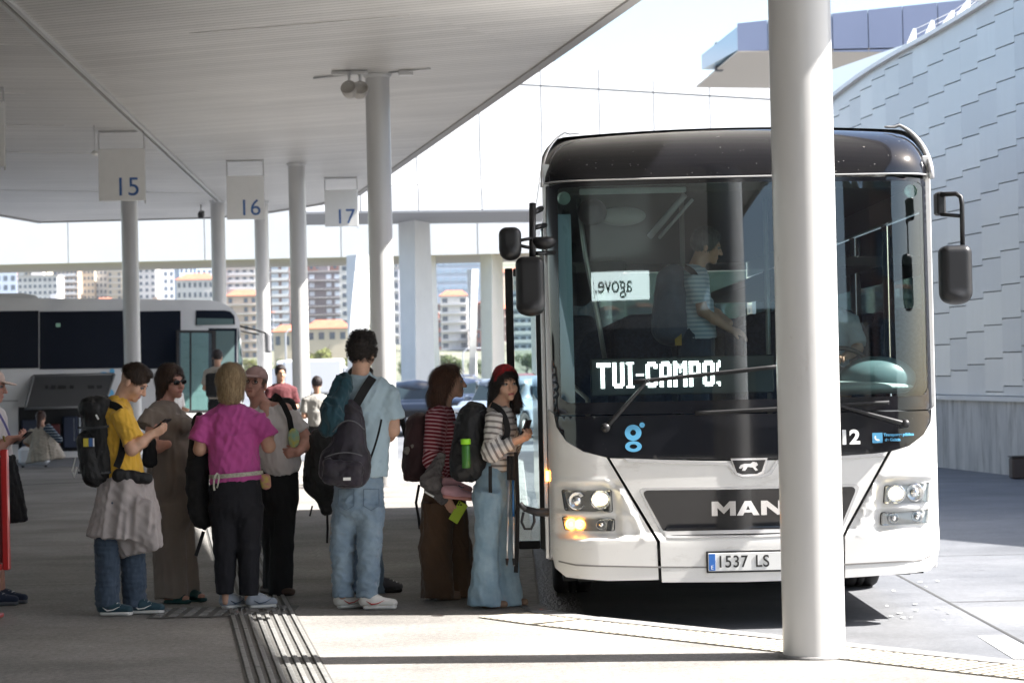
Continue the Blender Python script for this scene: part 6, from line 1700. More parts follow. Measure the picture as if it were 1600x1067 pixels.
# tied jacket: a flared skirt of cloth with the sleeves knotted in front
S = SDF(.012); S.cone(J(198, 744), J(193, 840), .165, .255, .02, .95, .85, side=(1, 0, 0)); S.limb(J(226, 790, -.17), J(240, 858, -.19), .07, .045, .07, .6, .5); S.cone(J(205, 800, -.02), J(222, 862, -.02), .17, .15, .05)
M_gj = cloth('grey_jacket', (.42, .375, .365), n=.08, b=.2)
p.garment('tied_jacket', S, M_gj, .022, 8, .15, (1, 1, .18), fine=.2)
p.hair((lambda h: h.half(T(0, -.052, .03), (np.array(p.hm) @ np.array((0, -.85, -.52)))).half(T(0, .07, -.012), (np.array(p.hm) @ np.array((0, .45, -.9)))).half(T(0, 0, .022), (np.array(p.hm) @ np.array((0, .25, -1)))) )(p.cap(grow=.007)).ball(T(0, -.02, .122), (.052, .066, .024), .03, p.hm), hair_mat('hair_darkbrown', (.012, .007, .005), (.065, .036, .022)), 4, 1400, .025, flow=tuple(np.array(p.hm) @ np.array((0, -.8, -.2))))
M_hoka = cloth('petrol_shoe', (.012, .045, .065), rough=.6)
shoe(p, J(152, 955, -.08), 78, M_hoka, M_shoesole, .285, mark=M_let); shoe(p, J(199, 957, -.02), 84, M_hoka, M_shoesole, .29, mark=M_let)
phone(Vector(p.base) + Vector(J(252, 664, -.10)), 60, 58, mat('phone_black', (.02, .02, .022), .3), "dark phone in the hands of the boy in yellow", cam=False)
def backpack(base, label, parts, m, res=.011, amp=.006, seed=1, name='backpack'):
    o = empty(name, base, label=label, cat='backpack')
    for (nm, s, mm) in parts:
        me = s.mesh(nm, mm or m); wrinkle(me, amp, seed, .10, (1, 1, .8)); seed += 1; link(nm, me, o)
    return o
b = p.base
S = SDF(.011); S.limb(J(160, 650, .0), J(160, 725, .0), .12, .155, .05, 1.05, .95, side=(1, 0, 0)).ball(J(152, 638), (.13, .15, .085), .06)
S2 = SDF(.010); S2.limb(J(138, 690, -.05), J(148, 740, -.05), .08, .09, .04, 1.3, 1.3); S2.ball(J(150, 632), (.115, .14, .06), .04)
S3 = SDF(.010); S3.limb(J(185, 742, -.13), J(232, 748, -.11), .055, .042, .04, .8, .8)
bk = backpack(b, 'large black hiking backpack on the boy in yellow', [('main_bag', S, None), ('pocket', S2, None), ('hip_belt', S3, None)], M_blackn, amp=.009, seed=11)
strap(curve3(J(172, 632, -.13), J(196, 634, -.19), J(192, 668, -.17)) + curve3(J(192, 670, -.17), J(196, 700, -.16), J(182, 730, -.17), 6), .024, .006, M_black, bk, nrm=(-.2, -1, 0))
q = J(139, 691, -.17); MB().box(tuple(q + (-.036, -.012, -.028)), tuple(q + (-.002, .0, .028))).build('patch', mat('patch_yellow', (.55, .45, .06), .7), bk); MB().box(tuple(q + (.0, -.012, -.028)), tuple(q + (.028, .0, .028))).build('patch', mat('patch_blue', (.05, .12, .3), .7), bk); MB().box(tuple(q + (.0285, -.012, -.028)), tuple(q + (.036, .0, .028))).build('patch', M_let, bk)
strap([J(118, 715, -.05), J(113, 735, -.07), J(116, 745, -.08), J(120, 730, -.09)], .004, .003, M_let, bk, 'cord')
M_zip0 = mat('zip_dark', (.05, .05, .055), .5)
for (ya, yb_) in ((668, 664), (706, 704), (738, 737)): strap(curve3(J(122, ya, -.05), J(150, ya + 2, -.19), J(180, yb_, -.10), 8), .008, .003, M_zip0, bk, 'compression_strap')
MB().tube(curve3(J(128, 650, -.08), J(150, 641, -.17), J(176, 648, -.10), 8), .004, 5).build('zip', M_zip0, bk)
strap([J(150, 648, -.15), J(154, 655, -.16)], .006, .004, M_let, bk, 'buckle')

# ---------------------------------------------------------------- woman in taupe with sunglasses
p = Person(272, 942, 16.6, 'woman in a long taupe jumpsuit wearing black sunglasses', M_skin3); J = p.J
T = p.head(J(268, 600), 48, 2, -4, .98, neck=J(256, 634, .0), eyes=False)
p.arm(J(240, 650, -.13), J(236, 700, -.2), J(262, 694, -.25), (.055, .044, .03)); p.arm(J(275, 648, .16), J(288, 700, .15), J(270, 690, .0), (.05, .04, .03))
p.b.limb(J(257, 640), J(262, 760), .13, .13, .04); p.b.limb(J(258, 780, -.06), J(265, 930, -.06), .07, .05, .05); p.fin()
M_taupe = cloth('taupe_jersey', (.225, .185, .155), n=.07, b=.2)
S = SDF(.011); sd = (.35, .9, 0)
S.limb(J(256, 648), J(262, 690), .165, .15, .04, .68, .80, side=sd).limb(J(262, 690), J(268, 745), .15, .165, .05, .95, 1.0, side=sd).limb(J(268, 745), J(268, 800), .165, .155, .05, 1.0, 1.0, side=sd)
S.ball(J(284, 664, -.08), (.085, .08, .07), .05).ball(J(287, 664, .09), (.08, .08, .07), .05).ball(J(284, 712, -.01), (.09, .12, .10), .08); S.ball(J(246, 770, 0), (.09, .13, .1), .06)
yoke(S, J(242, 650, -.12), J(275, 650, .14), J(256, 634)); S.cone(J(240, 646, -.12), J(228, 668, -.17), .072, .08, .04).cone(J(275, 646, .15), J(282, 676, .17), .07, .075, .04)
S.cone(J(262, 790, -.06), J(266, 934, -.07), .115, .12, .05).cone(J(276, 790, .09), J(292, 930, .10), .105, .10, .05)
p.garment('jumpsuit', S, M_taupe, .010, 14, .16, (1, 1, .3))
p.hair((lambda h: h.half(T(0, -.058, .03), np.array(p.hm) @ np.array((0, -.92, -.38))))(p.cap(grow=.016)).limb(T(-.055, .04, .03), T(-.06, .05, -.10), .045, .035, .04).limb(T(.03, .08, .03), T(.0, .08, -.12), .055, .04, .04).limb(T(.07, .0, .03), T(.065, .02, -.06), .03, .02, .03),
       hair_mat('hair_brown', (.015, .008, .006), (.10, .055, .035)), 6, 1600, .05)
gl = empty('sunglasses'); gl.parent = p.o; M_sg = mat('sunglass_black', (.008, .008, .008), .08)
for e in (-1, 1):
    g = SDF(.005); g.ball(T(e*.032, -.097, .016), np.array((.030, .008, .020)), 0, p.hm); g.build('lens', M_sg, gl)
    MB().tube([T(e*.06, -.092, .022), T(e*.078, -.04, .022), T(e*.082, .01, .016)], .0045, 6).build('temple', M_sg, gl)
MB().tube([T(-.01, -.104, .022), T(.01, -.104, .022)], .004, 6).build('bridge', M_sg, gl)
M_teal_sh = mat('teal_sandal', (.01, .055, .055), .5)
for (a, dy, yw) in ((254, -.07, 70), (282, .08, 62)):
    h = J(a, 940, dy); h[2] = 0; d = np.array((math.sin(R(yw)), -math.cos(R(yw)), 0)); o = empty('sandal'); o.parent = p.o
    s = SDF(.008); s.limb(h + d*.03 + (0, 0, .016), h + d*.2 + (0, 0, .016), .036, .044, 0, .4, .4, side=(-d[1], d[0], 0)); s.half(h + (0, 0, .002), (0, 0, -1)); s.build('sole', M_teal_sh, o)
    s = SDF(.008); s.limb(h + d*.03 + (0, 0, .055), h + d*.19 + (0, 0, .038), .032, .026, 0, 1, .7); s.build('foot', M_skin3, o); s = SDF(.008); s.limb(h + d*.12 + (0, 0, .05), h + d*.15 + (0, 0, .045), .04, .038, 0, .9, .8); s.build('band', M_teal_sh, o)
S = SDF(.010); S.limb(J(233, 690, -.26), J(234, 722, -.26), .05, .055, .02, .7, .7)
backpack(p.base, 'small black shoulder bag between the boy in yellow and the woman in taupe', [('bag', S, None)], M_black, seed=3, name='shoulder_bag')['category'] = 'bag'

# ---------------------------------------------------------------- woman in pink seen from behind
p = Person(372, 953, 16.0, 'blonde woman in a pink T-shirt and black trousers seen from behind', M_skin2); J = p.J
T = p.head(J(362, 600), 172, 4, 0, .95, neck=J(360, 634, .0), face=False)
p.arm(J(320, 655, .0), J(312, 702, -.02), J(328, 700, .22), (.050, .040, .028)); p.arm(J(403, 652, .0), J(420, 697, -.02), J(416, 664, .16), (.050, .042, .030), hdir=(-.4, .5, .8), palm=(-.8, .3, -.3), curl=.8)
p.b.limb(J(362, 650), J(366, 750), .13, .13, .04).limb(J(355, 780), J(352, 940), .07, .04, .05).limb(J(380, 780), J(388, 940), .07, .04, .05); p.fin()
M_pink = cloth('magenta_jersey', (.47, .075, .28), n=.08, b=.2)
S = SDF(.010); sd = (1, 0, 0)
S.limb(J(361, 655, .0), J(363, 690), .185, .165, .03, .55, .62, side=sd).cone(J(363, 680), J(369, 752), .17, .178, .03, .70, .78, side=sd).limb(J(361, 640), J(361, 650), .09, .12, .04, .7, .6, side=sd)
yoke(S, J(324, 655), J(400, 655), J(361, 636), .055); S.cone(J(322, 655), J(309, 690, -.02), .068, .072, .03).cone(J(401, 652), J(420, 684, -.02), .068, .075, .03)
p.garment('tshirt', S, M_pink, .010, 21, .11)
S = SDF(.011); S.limb(J(367, 755), J(369, 785), .172, .180, .03, .74, .78, side=sd); legs(S, J(350, 790), J(352, 855), J(352, 928), J(388, 790), J(389, 855), J(389, 930), (.108, .078, .062), .066)
p.garment('trousers', S, mat('black_trousers', (.009, .009, .013), .85, bump=.3), .006, 23, .12)
h = p.cap(grow=.018); h.limb(T(-.045, .03, .03), T(-.05, .03, -.075), .05, .042, .04).limb(T(.045, .03, .03), T(.05, .03, -.075), .05, .042, .04).limb(T(0, .06, .03), T(0, .055, -.085), .055, .045, .04); h.half(T(0, -.07, 0), np.array(p.hm) @ np.array((0, -1, -.1)))
p.hair(h, hair_mat('hair_blonde', (.15, .085, .035), (.58, .43, .25)), 9, 2200, .06, amp=.003)
M_psock = cloth('pink_sock', (.55, .05, .12)); M_gsh = cloth('grey_mesh_shoe', (.30, .33, .38), rough=.6)
shoe(p, J(344, 952, .0), 128, M_gsh, M_shoesole, .25, mark=M_navy, sock=M_psock); shoe(p, J(383, 955, .0), 104, M_gsh, M_shoesole, .255, mark=M_navy, sock=M_psock)
bb = empty('waist_belt'); bb.parent = p.o; M_belt = cloth('pale_belt', (.42, .40, .33), sc=60, n=.3)
c = J(369, 741); pts = [c + np.array((.186 * math.cos(a), .146 * math.sin(a), .012 * math.cos(a))) for a in [2*math.pi*k/36 for k in range(37)]]
mb = MB(); 
for i in range(36):
    a, q = pts[i], pts[i+1]; mb.add([a + (0, 0, -.014), q + (0, 0, -.014), q + (0, 0, .014), a + (0, 0, .014)], [(0, 1, 2, 3)])
mb.build('band', M_belt, bb); strap(curve3(J(340, 739, -.17), J(332, 745, -.18), J(335, 766, -.17), 6), .006, .003, M_belt, bb, 'strap_end'); strap(curve3(J(341, 740, -.17), J(344, 746, -.18), J(339, 762, -.17), 6), .005, .003, M_belt, bb, 'strap_end')
S = SDF(.010); S.limb(J(414, 745, .02), J(416, 760, .02), .04, .035, 0, .6, .6); p.garment('waist_pouch', S, cloth('pouch_pattern', (.45, .12, .2), col2=(.5, .5, .08), sc=25), .002, 4)
S = SDF(.012); S.limb(J(312, 655, .12), J(312, 720, .10), .05, .085, .04).limb(J(308, 740, .1), J(312, 800, .1), .085, .075, .05).ball(J(318, 810, .08), (.07, .07, .08), .04)
bk = backpack(p.base, 'black backpack hanging in front of the woman in pink', [('main_bag', S, None)], M_black, amp=.014, seed=31)
strap([J(318, 830, .05), J(312, 850, .05), J(306, 868, .05)], .012, .004, M_black, bk)

# ---------------------------------------------------------------- woman in the pink cap
p = Person(434, 934, 17.0, 'woman in a dusty pink cap and white V-neck top, facing the group', M_skin3); J = p.J
T = p.head(J(398, 602), -12, -8, 6, 1.0, neck=J(410, 636, .02), nr=.058)
p.arm(J(458, 650, .0), J(480, 690, -.02), J(466, 706, -.14), (.052, .045, .032), hdir=(-1, -.2, -.1), palm=(0, 1, .2), curl=.9); p.arm(J(396, 660, .06), J(392, 700, .05), J(410, 690, -.1), (.048, .04, .03))
p.b.limb(J(424, 645), J(436, 740), .15, .14, .04).limb(J(400, 640), J(446, 640), .05, .05, .04); p.b.limb(J(430, 780), J(438, 930), .07, .04, .05); p.fin()
M_wtee = cloth('white_jersey', (.62, .58, .57), n=.05, b=.2)
S = SDF(.010); sd = (1, .3, 0)
S.limb(J(424, 652, .0), J(430, 690, -.02), .172, .165, .03, .66, .78, side=sd).limb(J(430, 690, -.02), J(436, 722, -.02), .168, .160, .03, .85, .88, side=sd).cone(J(402, 652, .02), J(384, 676, .03), .066, .07, .03).cone(J(452, 648), J(470, 676, -.01), .068, .078, .03)
yoke(S, J(402, 652, .02), J(450, 650), J(426, 640, .05), .058); S.ball(J(413, 668, -.11), (.075, .06, .065), .05).ball(J(444, 668, -.08), (.07, .06, .065), .05); S.limb(J(410, 622, -.15), J(422, 668, -.22), .07, .012, .02, cut=True)
S.half(J(430, 742), (-.25, 0, -1)); p.garment('top', S, M_wtee, .010, 41, .13)
S = SDF(.008); S.limb(J(414, 634, -.05), J(419, 662, -.115), .045, .022, .03); S.build('neck_opening', M_skin3, p.o)
S = SDF(.011); S.limb(J(435, 738), J(434, 775), .155, .160, .03, .8, .8, side=sd); legs(S, J(424, 780, .02), J(428, 850, .05), J(430, 930, .06), J(443, 780, 0), J(440, 850, -.02), J(438, 932, -.03), (.10, .082, .085), .09)
p.garment('trousers', S, M_black, .008, 43, .14, (1, 1, .3))
M_capm = cloth('cap_pink', (.42, .27, .25), n=.06)
S = SDF(.007); S.ball(T(0, .010, .062), np.array((.086, .104, .080)), 0, p.hm); S.half(T(0, 0, .045), np.array(p.hm) @ np.array((0, -.12, -1.0))); S.build('cap_crown', M_capm, p.o)
S = SDF(.007); S.ball(T(0, -.115, .052), np.array((.070, .065, .010)), 0, rotm(-12, 4, 6)); S.half(T(0, -.07, .05), np.array(p.hm) @ np.array((0, 1, 0))); S.build('cap_peak', M_capm, p.o)
for e in (-1, 1): MB().tube([T(e*(.031 + .022*math.cos(a)), -.098, .014 + .016*math.sin(a)) for a in [2*math.pi*k/12 for k in range(12)]], .002, 5, closed=True, caps=False).build('eyeglasses', M_rubber, p.o)
p.hair(p.cap(grow=.006).half(T(0, -.03, .0), np.array(p.hm) @ np.array((0, -1, 0))), hair_mat('hair_greybrown', (.12, .08, .06), (.22, .16, .12)), 12, 500, .02)
S = SDF(.008); hh = J(436, 934, -.04); hh[2] = 0; S.limb(hh + (.0, -.02, .035), hh + (.10, -.06, .028), .04, .034, 0, .9, .7); S.half(hh + (0, 0, .002), (0, 0, -1)); S.build('shoe', mat('brown_shoe', (.06, .035, .025), .5), p.o)
S = SDF(.008); hh = J(414, 930, .06); hh[2] = 0; S.limb(hh + (.0, .0, .035), hh + (.06, -.09, .028), .04, .034, 0, .9, .7); S.half(hh + (0, 0, .002), (0, 0, -1)); S.build('shoe', mat('brown_shoe', (.06, .035, .025), .5), p.o)
S = SDF(.011); S.rbox(J(434, 668, .24), (.14, .10, .22), .07, 0); S2 = SDF(.010); S2.ball(J(459, 752, .02), (.035, .06, .07), 0)
bk = backpack(p.base, 'black backpack on the back of the woman in the pink cap', [('main_bag', S, None), ('hip_pocket', S2, None)], M_black, amp=.006, seed=51)
strap([J(426, 624, .10), J(430, 618, .02), J(436, 622, -.06), J(444, 634, -.12), J(452, 652, -.15), J(456, 675, -.14)], .020, .006, M_black, bk, nrm=(-.1, -1, .2)); strap([J(459, 765, -.03), J(461, 780, -.03)], .012, .004, M_black, bk)
S = SDF(.010); S.ball(J(459, 684, -.16), (.045, .02, .075), 0); o = S.build('folded_map', mat('map_colours', (.25, .5, .45), .6, col2=(.6, .55, .12), nscale=22)); o.location = p.base; tag(o, 'green and yellow patterned bag held by the woman in the cap', 'cloth bag')

# ---------------------------------------------------------------- man in the light blue T-shirt
p = Person(560, 952, 15.85, 'tall dark-haired man in a light blue T-shirt seen from behind', M_skin); J = p.J
T = p.head(J(566, 556), 163, 4, 0, 1.0, neck=J(563, 592, .0), face=False, nr=.056)
p.arm(J(612, 612, .0), J(614, 672, .0), J(600, 690, .18), (.052, .043, .031), hdir=(-.7, .6, -.1), palm=(-.3, .3, -.9), curl=.7); p.arm(J(528, 612, .0), J(522, 672, .05), J(545, 690, .2), (.052, .04, .03))
p.b.limb(J(568, 610), J(572, 740), .14, .13, .04).limb(J(545, 770), J(535, 930), .08, .045, .05).limb(J(580, 770), J(575, 930), .08, .045, .05); p.fin()
M_btee = cloth('lightblue_cotton', (.37, .48, .54), n=.05, b=.2)
S = SDF(.010); sd = (1, .15, 0)
S.limb(J(570, 612), J(571, 655), .200, .175, .03, .58, .66, side=sd).cone(J(571, 650), J(571, 745), .178, .150, .03, .68, .80, side=sd).limb(J(564, 592), J(566, 604), .075, .12, .04, .8, .6, side=sd)
yoke(S, J(606, 612), J(532, 612), J(565, 592, .0), .058); S.cone(J(608, 612), J(614, 655), .068, .082, .03).cone(J(532, 612), J(522, 655, .03), .068, .080, .03)
p.garment('tshirt', S, M_btee, .010, 61, .13)
S = SDF(.011); S.limb(J(562, 752), J(560, 785), .165, .172, .03, .78, .80, side=sd); legs(S, J(542, 790, .02), J(535, 855, .02), J(536, 932, .02), J(580, 790, -.03), J(577, 855, -.04), J(573, 934, -.04), (.100, .080, .074), .076)
p.garment('jeans', S, M_denim, .010, 63, .085, (.5, .5, 1.25), fine=.5)
h = p.cap(grow=.012); h.ball(T(0, -.01, .125), np.array((.068, .08, .035)), .03, p.hm); h.half(T(0, .08, -.03), np.array(p.hm) @ np.array((0, .3, -1))); h.half(T(0, -.075, 0), np.array(p.hm) @ np.array((0, -1, -.1)))
p.hair(h, hair_mat('hair_black', (.010, .007, .006), (.03, .02, .015)), 15, 1100, .022, flow=(.1, 0, .1), curl=.9, amp=.006, lift=.7)
shoe(p, J(522, 948, .02), 112, M_whiteleather, M_shoesole, .28, mark=M_redm); shoe(p, J(562, 950, -.05), 84, M_whiteleather, M_shoesole, .29, mark=M_redm)
M_seamj = cloth('denim_seam', (.09, .14, .20))
for cx_p in (541, 580):
    a = [J(cx_p - 12, 764, -.142), J(cx_p + 12, 764, -.142), J(cx_p + 12, 790, -.142), J(cx_p, 797, -.142), J(cx_p - 12, 790, -.142)]
    MB().tube(a, .0028, 4, closed=True, caps=False).build('pocket_seam', M_seamj, p.o)
MB().tube([J(601, 680, .10), J(598, 684, .10)], .036, 12).build('wristband', M_rubber, p.o)
M_purp = cloth('plum_nylon', (.014, .010, .018), n=.6, sc=10, rough=.6)
S = SDF(.011); S.limb(J(546, 655, -.20), J(543, 735, -.22), .100, .140, .05, .85, .85, side=(1, 0, 0)).rbox(J(538, 728, -.21), (.165, .09, .12), .07, .05, rot=rotm(0, 0, 6)); S.ball(J(546, 640, -.17), (.08, .07, .07), .04)
S2 = SDF(.010); S2.rbox(J(536, 738, -.32), (.135, .045, .085), .04, .0, rot=rotm(0, 0, 6))
bk = backpack(p.base, 'dark plum backpack slung on one shoulder of the man in blue', [('main_bag', S, None), ('front_pocket', S2, None)], M_purp, amp=.010, seed=65)
strap(curve3(J(582, 590, -.10), J(566, 612, -.19), J(548, 648, -.19)), .030, .007, M_black, bk, nrm=(.1, -1, .2)); strap(curve3(J(596, 655, -.14), J(590, 690, -.16), J(574, 728, -.20)), .007, .004, M_black, bk)
M_zip = mat('zip_grey', (.10, .10, .11), .4)
MB().tube(curve3(J(507, 715, -.355), J(536, 700, -.385), J(566, 712, -.355), 10), .004, 5).build('zip', M_zip, bk); MB().tube(curve3(J(520, 675, -.30), J(544, 640, -.36), J(570, 672, -.30), 10), .004, 5).build('zip', M_zip, bk)
mb = MB(); mb.tube(curve3(J(560, 592, -.075), J(566, 598, -.10), J(574, 590, -.07)), .012, 6); mb.build('collar', M_btee, p.o)
q = J(541, 748, -.372); MB().box(tuple(q + (-.02, -.004, -.010)), tuple(q + (.03, .0, .010))).build('label', M_let, bk)
S = SDF(.010); S.limb(J(537, 598, -.14), J(520, 650, -.24), .06, .085, .05).limb(J(520, 640, -.22), J(514, 668, -.22), .08, .065, .04); me = S.mesh('teal_jacket', cloth('teal_fleece', (.010, .045, .062), n=.1)); wrinkle(me, .022, 66, .12, (1, 1, .5)); o = link('folded_jacket', me); o.location = p.base; tag(o, 'teal jacket draped over the plum backpack', 'jacket')

# ---------------------------------------------------------------- person hidden behind him
p = Person(572, 930, 17.0, 'person in blue jeans almost hidden behind the man in blue', M_skin); J = p.J
T = p.head(J(566, 598), 90, 5, 0, .92, neck=J(562, 632)); p.b.limb(J(562, 642), J(562, 740), .12, .12, .04); p.arm(J(566, 650, .1), J(572, 700, .12), J(580, 720, .1), (.045, .036, .026)); p.fin()
S = SDF(.011); S.limb(J(562, 648), J(563, 745), .14, .13, .03, .8, .8, side=(0, 1, 0)).cone(J(565, 650, .12), J(570, 700, .14), .06, .06, .03); yoke(S, J(566, 650, .1), J(562, 650, -.1), J(562, 632)); p.garment('sweatshirt', S, M_btee, .008, 71)
S = SDF(.011); S.limb(J(563, 750), J(565, 780), .13, .14, .03); legs(S, J(556, 780, .02), J(556, 850, .02), J(556, 925, .02), J(572, 780, -.02), J(580, 850, -.02), J(588, 928, -.02), (.09, .072, .07), .075); p.garment('jeans', S, cloth('mid_denim', (.12, .19, .27), col2=(.18, .26, .35)), .008, 72)
p.hair(p.cap(grow=.010).half(T(0, -.05, .03), np.array(p.hm) @ np.array((0, -.9, -.4))), hair_mat('hair_b2', (.03, .02, .015), (.05, .03, .02)), 4, 500, .03)
shoe(p, J(583, 930, -.02), 92, cloth('dark_grey_shoe', (.08, .08, .09)), M_rubber, .25); shoe(p, J(546, 928, .04), 88, cloth('dark_grey_shoe', (.08, .08, .09)), M_rubber, .25)
S = SDF(.012); S.limb(J(506, 692, .0), J(504, 752, .0), .13, .15, .04, .9, .9).limb(J(512, 700), J(534, 720), .11, .12, .05).limb(J(506, 770), J(510, 795), .07, .05, .04)
bk = backpack(p.base, 'dark grey backpack bulging out behind the plum one', [('main_bag', S, None)], cloth('charcoal_nylon', (.022, .022, .022), n=.4, rough=.7), amp=.014, seed=74)
strap([J(511, 800), J(512, 825), J(511, 848)], .008, .003, M_black, bk); strap([J(488, 790, -.1), J(484, 806, -.1)], .006, .003, M_black, bk)

# ---------------------------------------------------------------- young woman in the red striped top
p = Person(694, 938, 16.4, 'young woman with long brown hair in a red and pink striped top and brown trousers', M_skin); J = p.J
T = p.head(J(704, 600), 89, 0, 0, .94, neck=J(692, 634), browc=(.05, .03, .02))
sh, el, wr = J(680, 650, -.14), J(674, 718, -.17), J(698, 776, -.22)
p.arm(sh, el, wr, (.046, .036, .026), hdir=(.35, -.1, -.95), palm=(.6, .8, .1), curl=.75); sh2, el2 = J(692, 650, .15), J(700, 715, .18); p.arm(sh2, el2, J(715, 760, .15), (.045, .036, .026))
p.b.limb(J(688, 645), J(692, 745), .12, .115, .04); p.b.limb(J(685, 780, -.05), J(690, 930, -.05), .06, .04, .05); p.fin()
S = SDF(.010); sd = (0, 1, 0)
S.limb(J(688, 652), J(691, 690), .145, .13, .03, .72, .78, side=sd).cone(J(691, 685), J(694, 752), .132, .14, .03, .85, .85, side=sd).cone(sh, el, .064, .062, .03).ball(el, .062, .02).cone(el, el * .5 + wr * .5, .062, .050, .02).cone(sh2, el2, .06, .06, .03)
S.ball(J(703, 672, .0), (.06, .11, .06), .05)
yoke(S, sh, sh2, J(690, 636), .058); me = S.mesh('striped_top', stripe_mat('red_pink_stripes', (.17, .012, .025), (.56, .33, .36), .026, .62)); stripes(me, [(sh, el, .085), (el, el*.5 + wr*.5, .085)]); wrinkle(me, .007, 81, .12); link('striped_top', me, p.o)
S = SDF(.011); S.limb(J(691, 752), J(692, 785), .135, .150, .03, .95, 1.0, side=sd); legs(S, J(684, 785, -.07), J(680, 855, -.08), J(684, 934, -.08), J(702, 785, .07), J(712, 855, .07), J(716, 932, .07), (.115, .112, .115), .118)
p.garment('trousers', S, cloth('brown_cotton', (.085, .047, .025), n=.12), .012, 83, .15, (1, 1, .35))
h = p.cap(grow=.014); h.limb(T(0, .07, .03), T(0, .10, -.10), .07, .06, .04, 1.1, 1.1).limb(T(.0, .090, -.08), T(-.02, .10, -.22), .070, .045, .04, 1.1, 1.2).limb(T(-.05, .02, .02), T(-.055, .03, -.12), .04, .035, .04).limb(T(.05, .02, .02), T(.06, .02, -.16), .04, .03, .04).half(T(0, -.010, .02), np.array(p.hm) @ np.array((0, -.92, -.38)))
p.hair(h, hair_mat('hair_chestnut', (.022, .009, .005), (.16, .07, .038)), 18, 3000, .09, amp=.004)
for (a, dy) in ((688, -.08), (712, .06)):
    S = SDF(.008); hh = J(a, 938, dy); hh[2] = 0; S.limb(hh + (.0, 0, .035), hh + (.12, .0, .028), .040, .036, 0, .9, .7); S.half(hh + (0, 0, .002), (0, 0, -1)); S.build('shoe', mat('tan_shoe', (.16, .11, .08), .7), p.o)
phone(Vector(p.base) + Vector(J(716, 800, -.24)), -10, 0, mat('lime_case', (.42, .60, .03), .4), 'lime green phone in the hand of the woman in brown trousers', roll=32)
B = p.base
o = empty('drawstring_bag', B, label='crumpled grey bag held at the hip of the woman in brown', cat='bag'); S = SDF(.009); S.limb(J(690, 712, -.25), J(672, 752, -.27), .03, .075, .03, .7, .6).limb(J(672, 752, -.27), J(694, 784, -.27), .07, .035, .04, .6, .5)
me = S.mesh('sack', cloth('grey_mesh', (.07, .065, .07), col2=(.18, .17, .17), sc=14, n=.3)); wrinkle(me, .018, 88, .07); link('sack', me, o); strap([J(664, 768, -.32), J(672, 773, -.33), J(678, 776, -.33)], .006, .004, M_let, o, 'drawstring')
class Q: pass
sp_ = Q(); sp_.o = empty('pair_of_sneakers', B, label='pink running shoes dangling in front of the brown trousers', cat='shoes')
M_pk = cloth('pale_pink_mesh', (.58, .33, .38), rough=.6); M_ps = mat('coral_sole', (.65, .30, .26), .6)
def hung(c, d, up):
    d = np.array(d, float); d /= np.linalg.norm(d); up = np.array(up, float); up -= d * up.dot(d); up /= np.linalg.norm(up); sd_ = np.cross(d, up); o_ = empty('sneaker'); o_.parent = sp_.o
    S = SDF(.007); S.limb(c - d*.08 + up*.05, c - d*.02 + up*.05, .036, .038, .02).limb(c - d*.02 + up*.045, c + d*.09 + up*.032, .037, .030, .03, .95, .8, side=sd_); S.half(c + up*.02, -up); S.build('upper', M_pk, o_)
    S = SDF(.007); S.limb(c - d*.085 + up*.013, c + d*.095 + up*.013, .040, .042, 0, .4, .4, side=sd_); S.half(c + up*.026, up); S.build('sole', M_ps, o_)
    MB().tube([c + d*.0 + up*.09 - sd_*.02, c + d*.02 + up*.088 + sd_*.02, c + d*.04 + up*.08 - sd_*.02], .004, 5).build('laces', M_navy, o_)
hung(J(714, 779, -.33), (1, .1, -.12), (0, -.2, 1)); hung(J(712, 768, -.24), (1, .1, -.2), (.1, .2, 1))
S = SDF(.011); S.limb(J(655, 665, .0), J(652, 728, .0), .095, .110, .04, 1.2, 1.2); S2 = SDF(.010); S2.rbox(J(644, 736, .0), (.06, .09, .07), .03, 0)
bk = backpack(B, 'dark maroon backpack on the woman in the red striped top', [('main_bag', S, None), ('pocket', S2, None)], cloth('maroon_nylon', (.035, .012, .014), n=.3, rough=.7), seed=91)
strap([J(655, 757, .0), J(650, 785, .0), J(654, 808, .0), J(656, 826, .0)], .009, .003, M_black, bk); 
mb = MB(); mb.tube([J(622, 634, .05), J(642, 708, .0)], .018, 8); mb.build('folded_umbrella', M_black, bk)
for (a, c_) in ((636, 704), (646, 696)): S = SDF(.008); S.ball(J(a, c_, -.09), .028, 0); me = S.mesh('pompom', cloth('pompom', (.22, .20, .18), n=.3)); wrinkle(me, .006, 5, .02); link('pompom', me, bk)

# ---------------------------------------------------------------- young woman with the red headscarf
p = Person(776, 950, 15.8, 'young woman in a red headscarf and grey striped top looking towards the viewer', M_skin); J = p.J
T = p.head(J(791, 603), 20, 3, -3, .95, neck=J(779, 636), browc=(.02, .012, .01), lips=(.42, .12, .11))
sh, el, wr = J(774, 650, -.14), J(767, 708, -.19), J(802, 690, -.20)
p.arm(sh, el, wr, (.045, .035, .024), hdir=(.85, -.1, .30), palm=(-.2, .5, .8), curl=.8); sh2, el2, wr2 = J(792, 650, .14), J(798, 704, .16), J(810, 688, -.02); p.arm(sh2, el2, wr2, (.045, .035, .024), hdir=(.8, -.3, .3), palm=(-.2, -.5, .8), curl=.8, left=True)
p.b.limb(J(780, 645), J(782, 735), .11, .11, .04); p.b.limb(J(770, 780, -.05), J(765, 930, -.05), .06, .04, .05); p.fin()
S = SDF(.010); S.limb(J(780, 652), J(783, 690), .138, .12, .03, .72, .80, side=sd).cone(J(783, 685), J(783, 736), .122, .132, .03, .85, .9, side=sd)
S.cone(sh, el, .064, .066, .03).ball(el, .066, .02).cone(el, wr, .066, .038, .02).cone(sh2, el2, .06, .06, .03).cone(el2, wr2, .06, .036, .02); S.ball(J(796, 674, .0), (.055, .11, .06), .05)
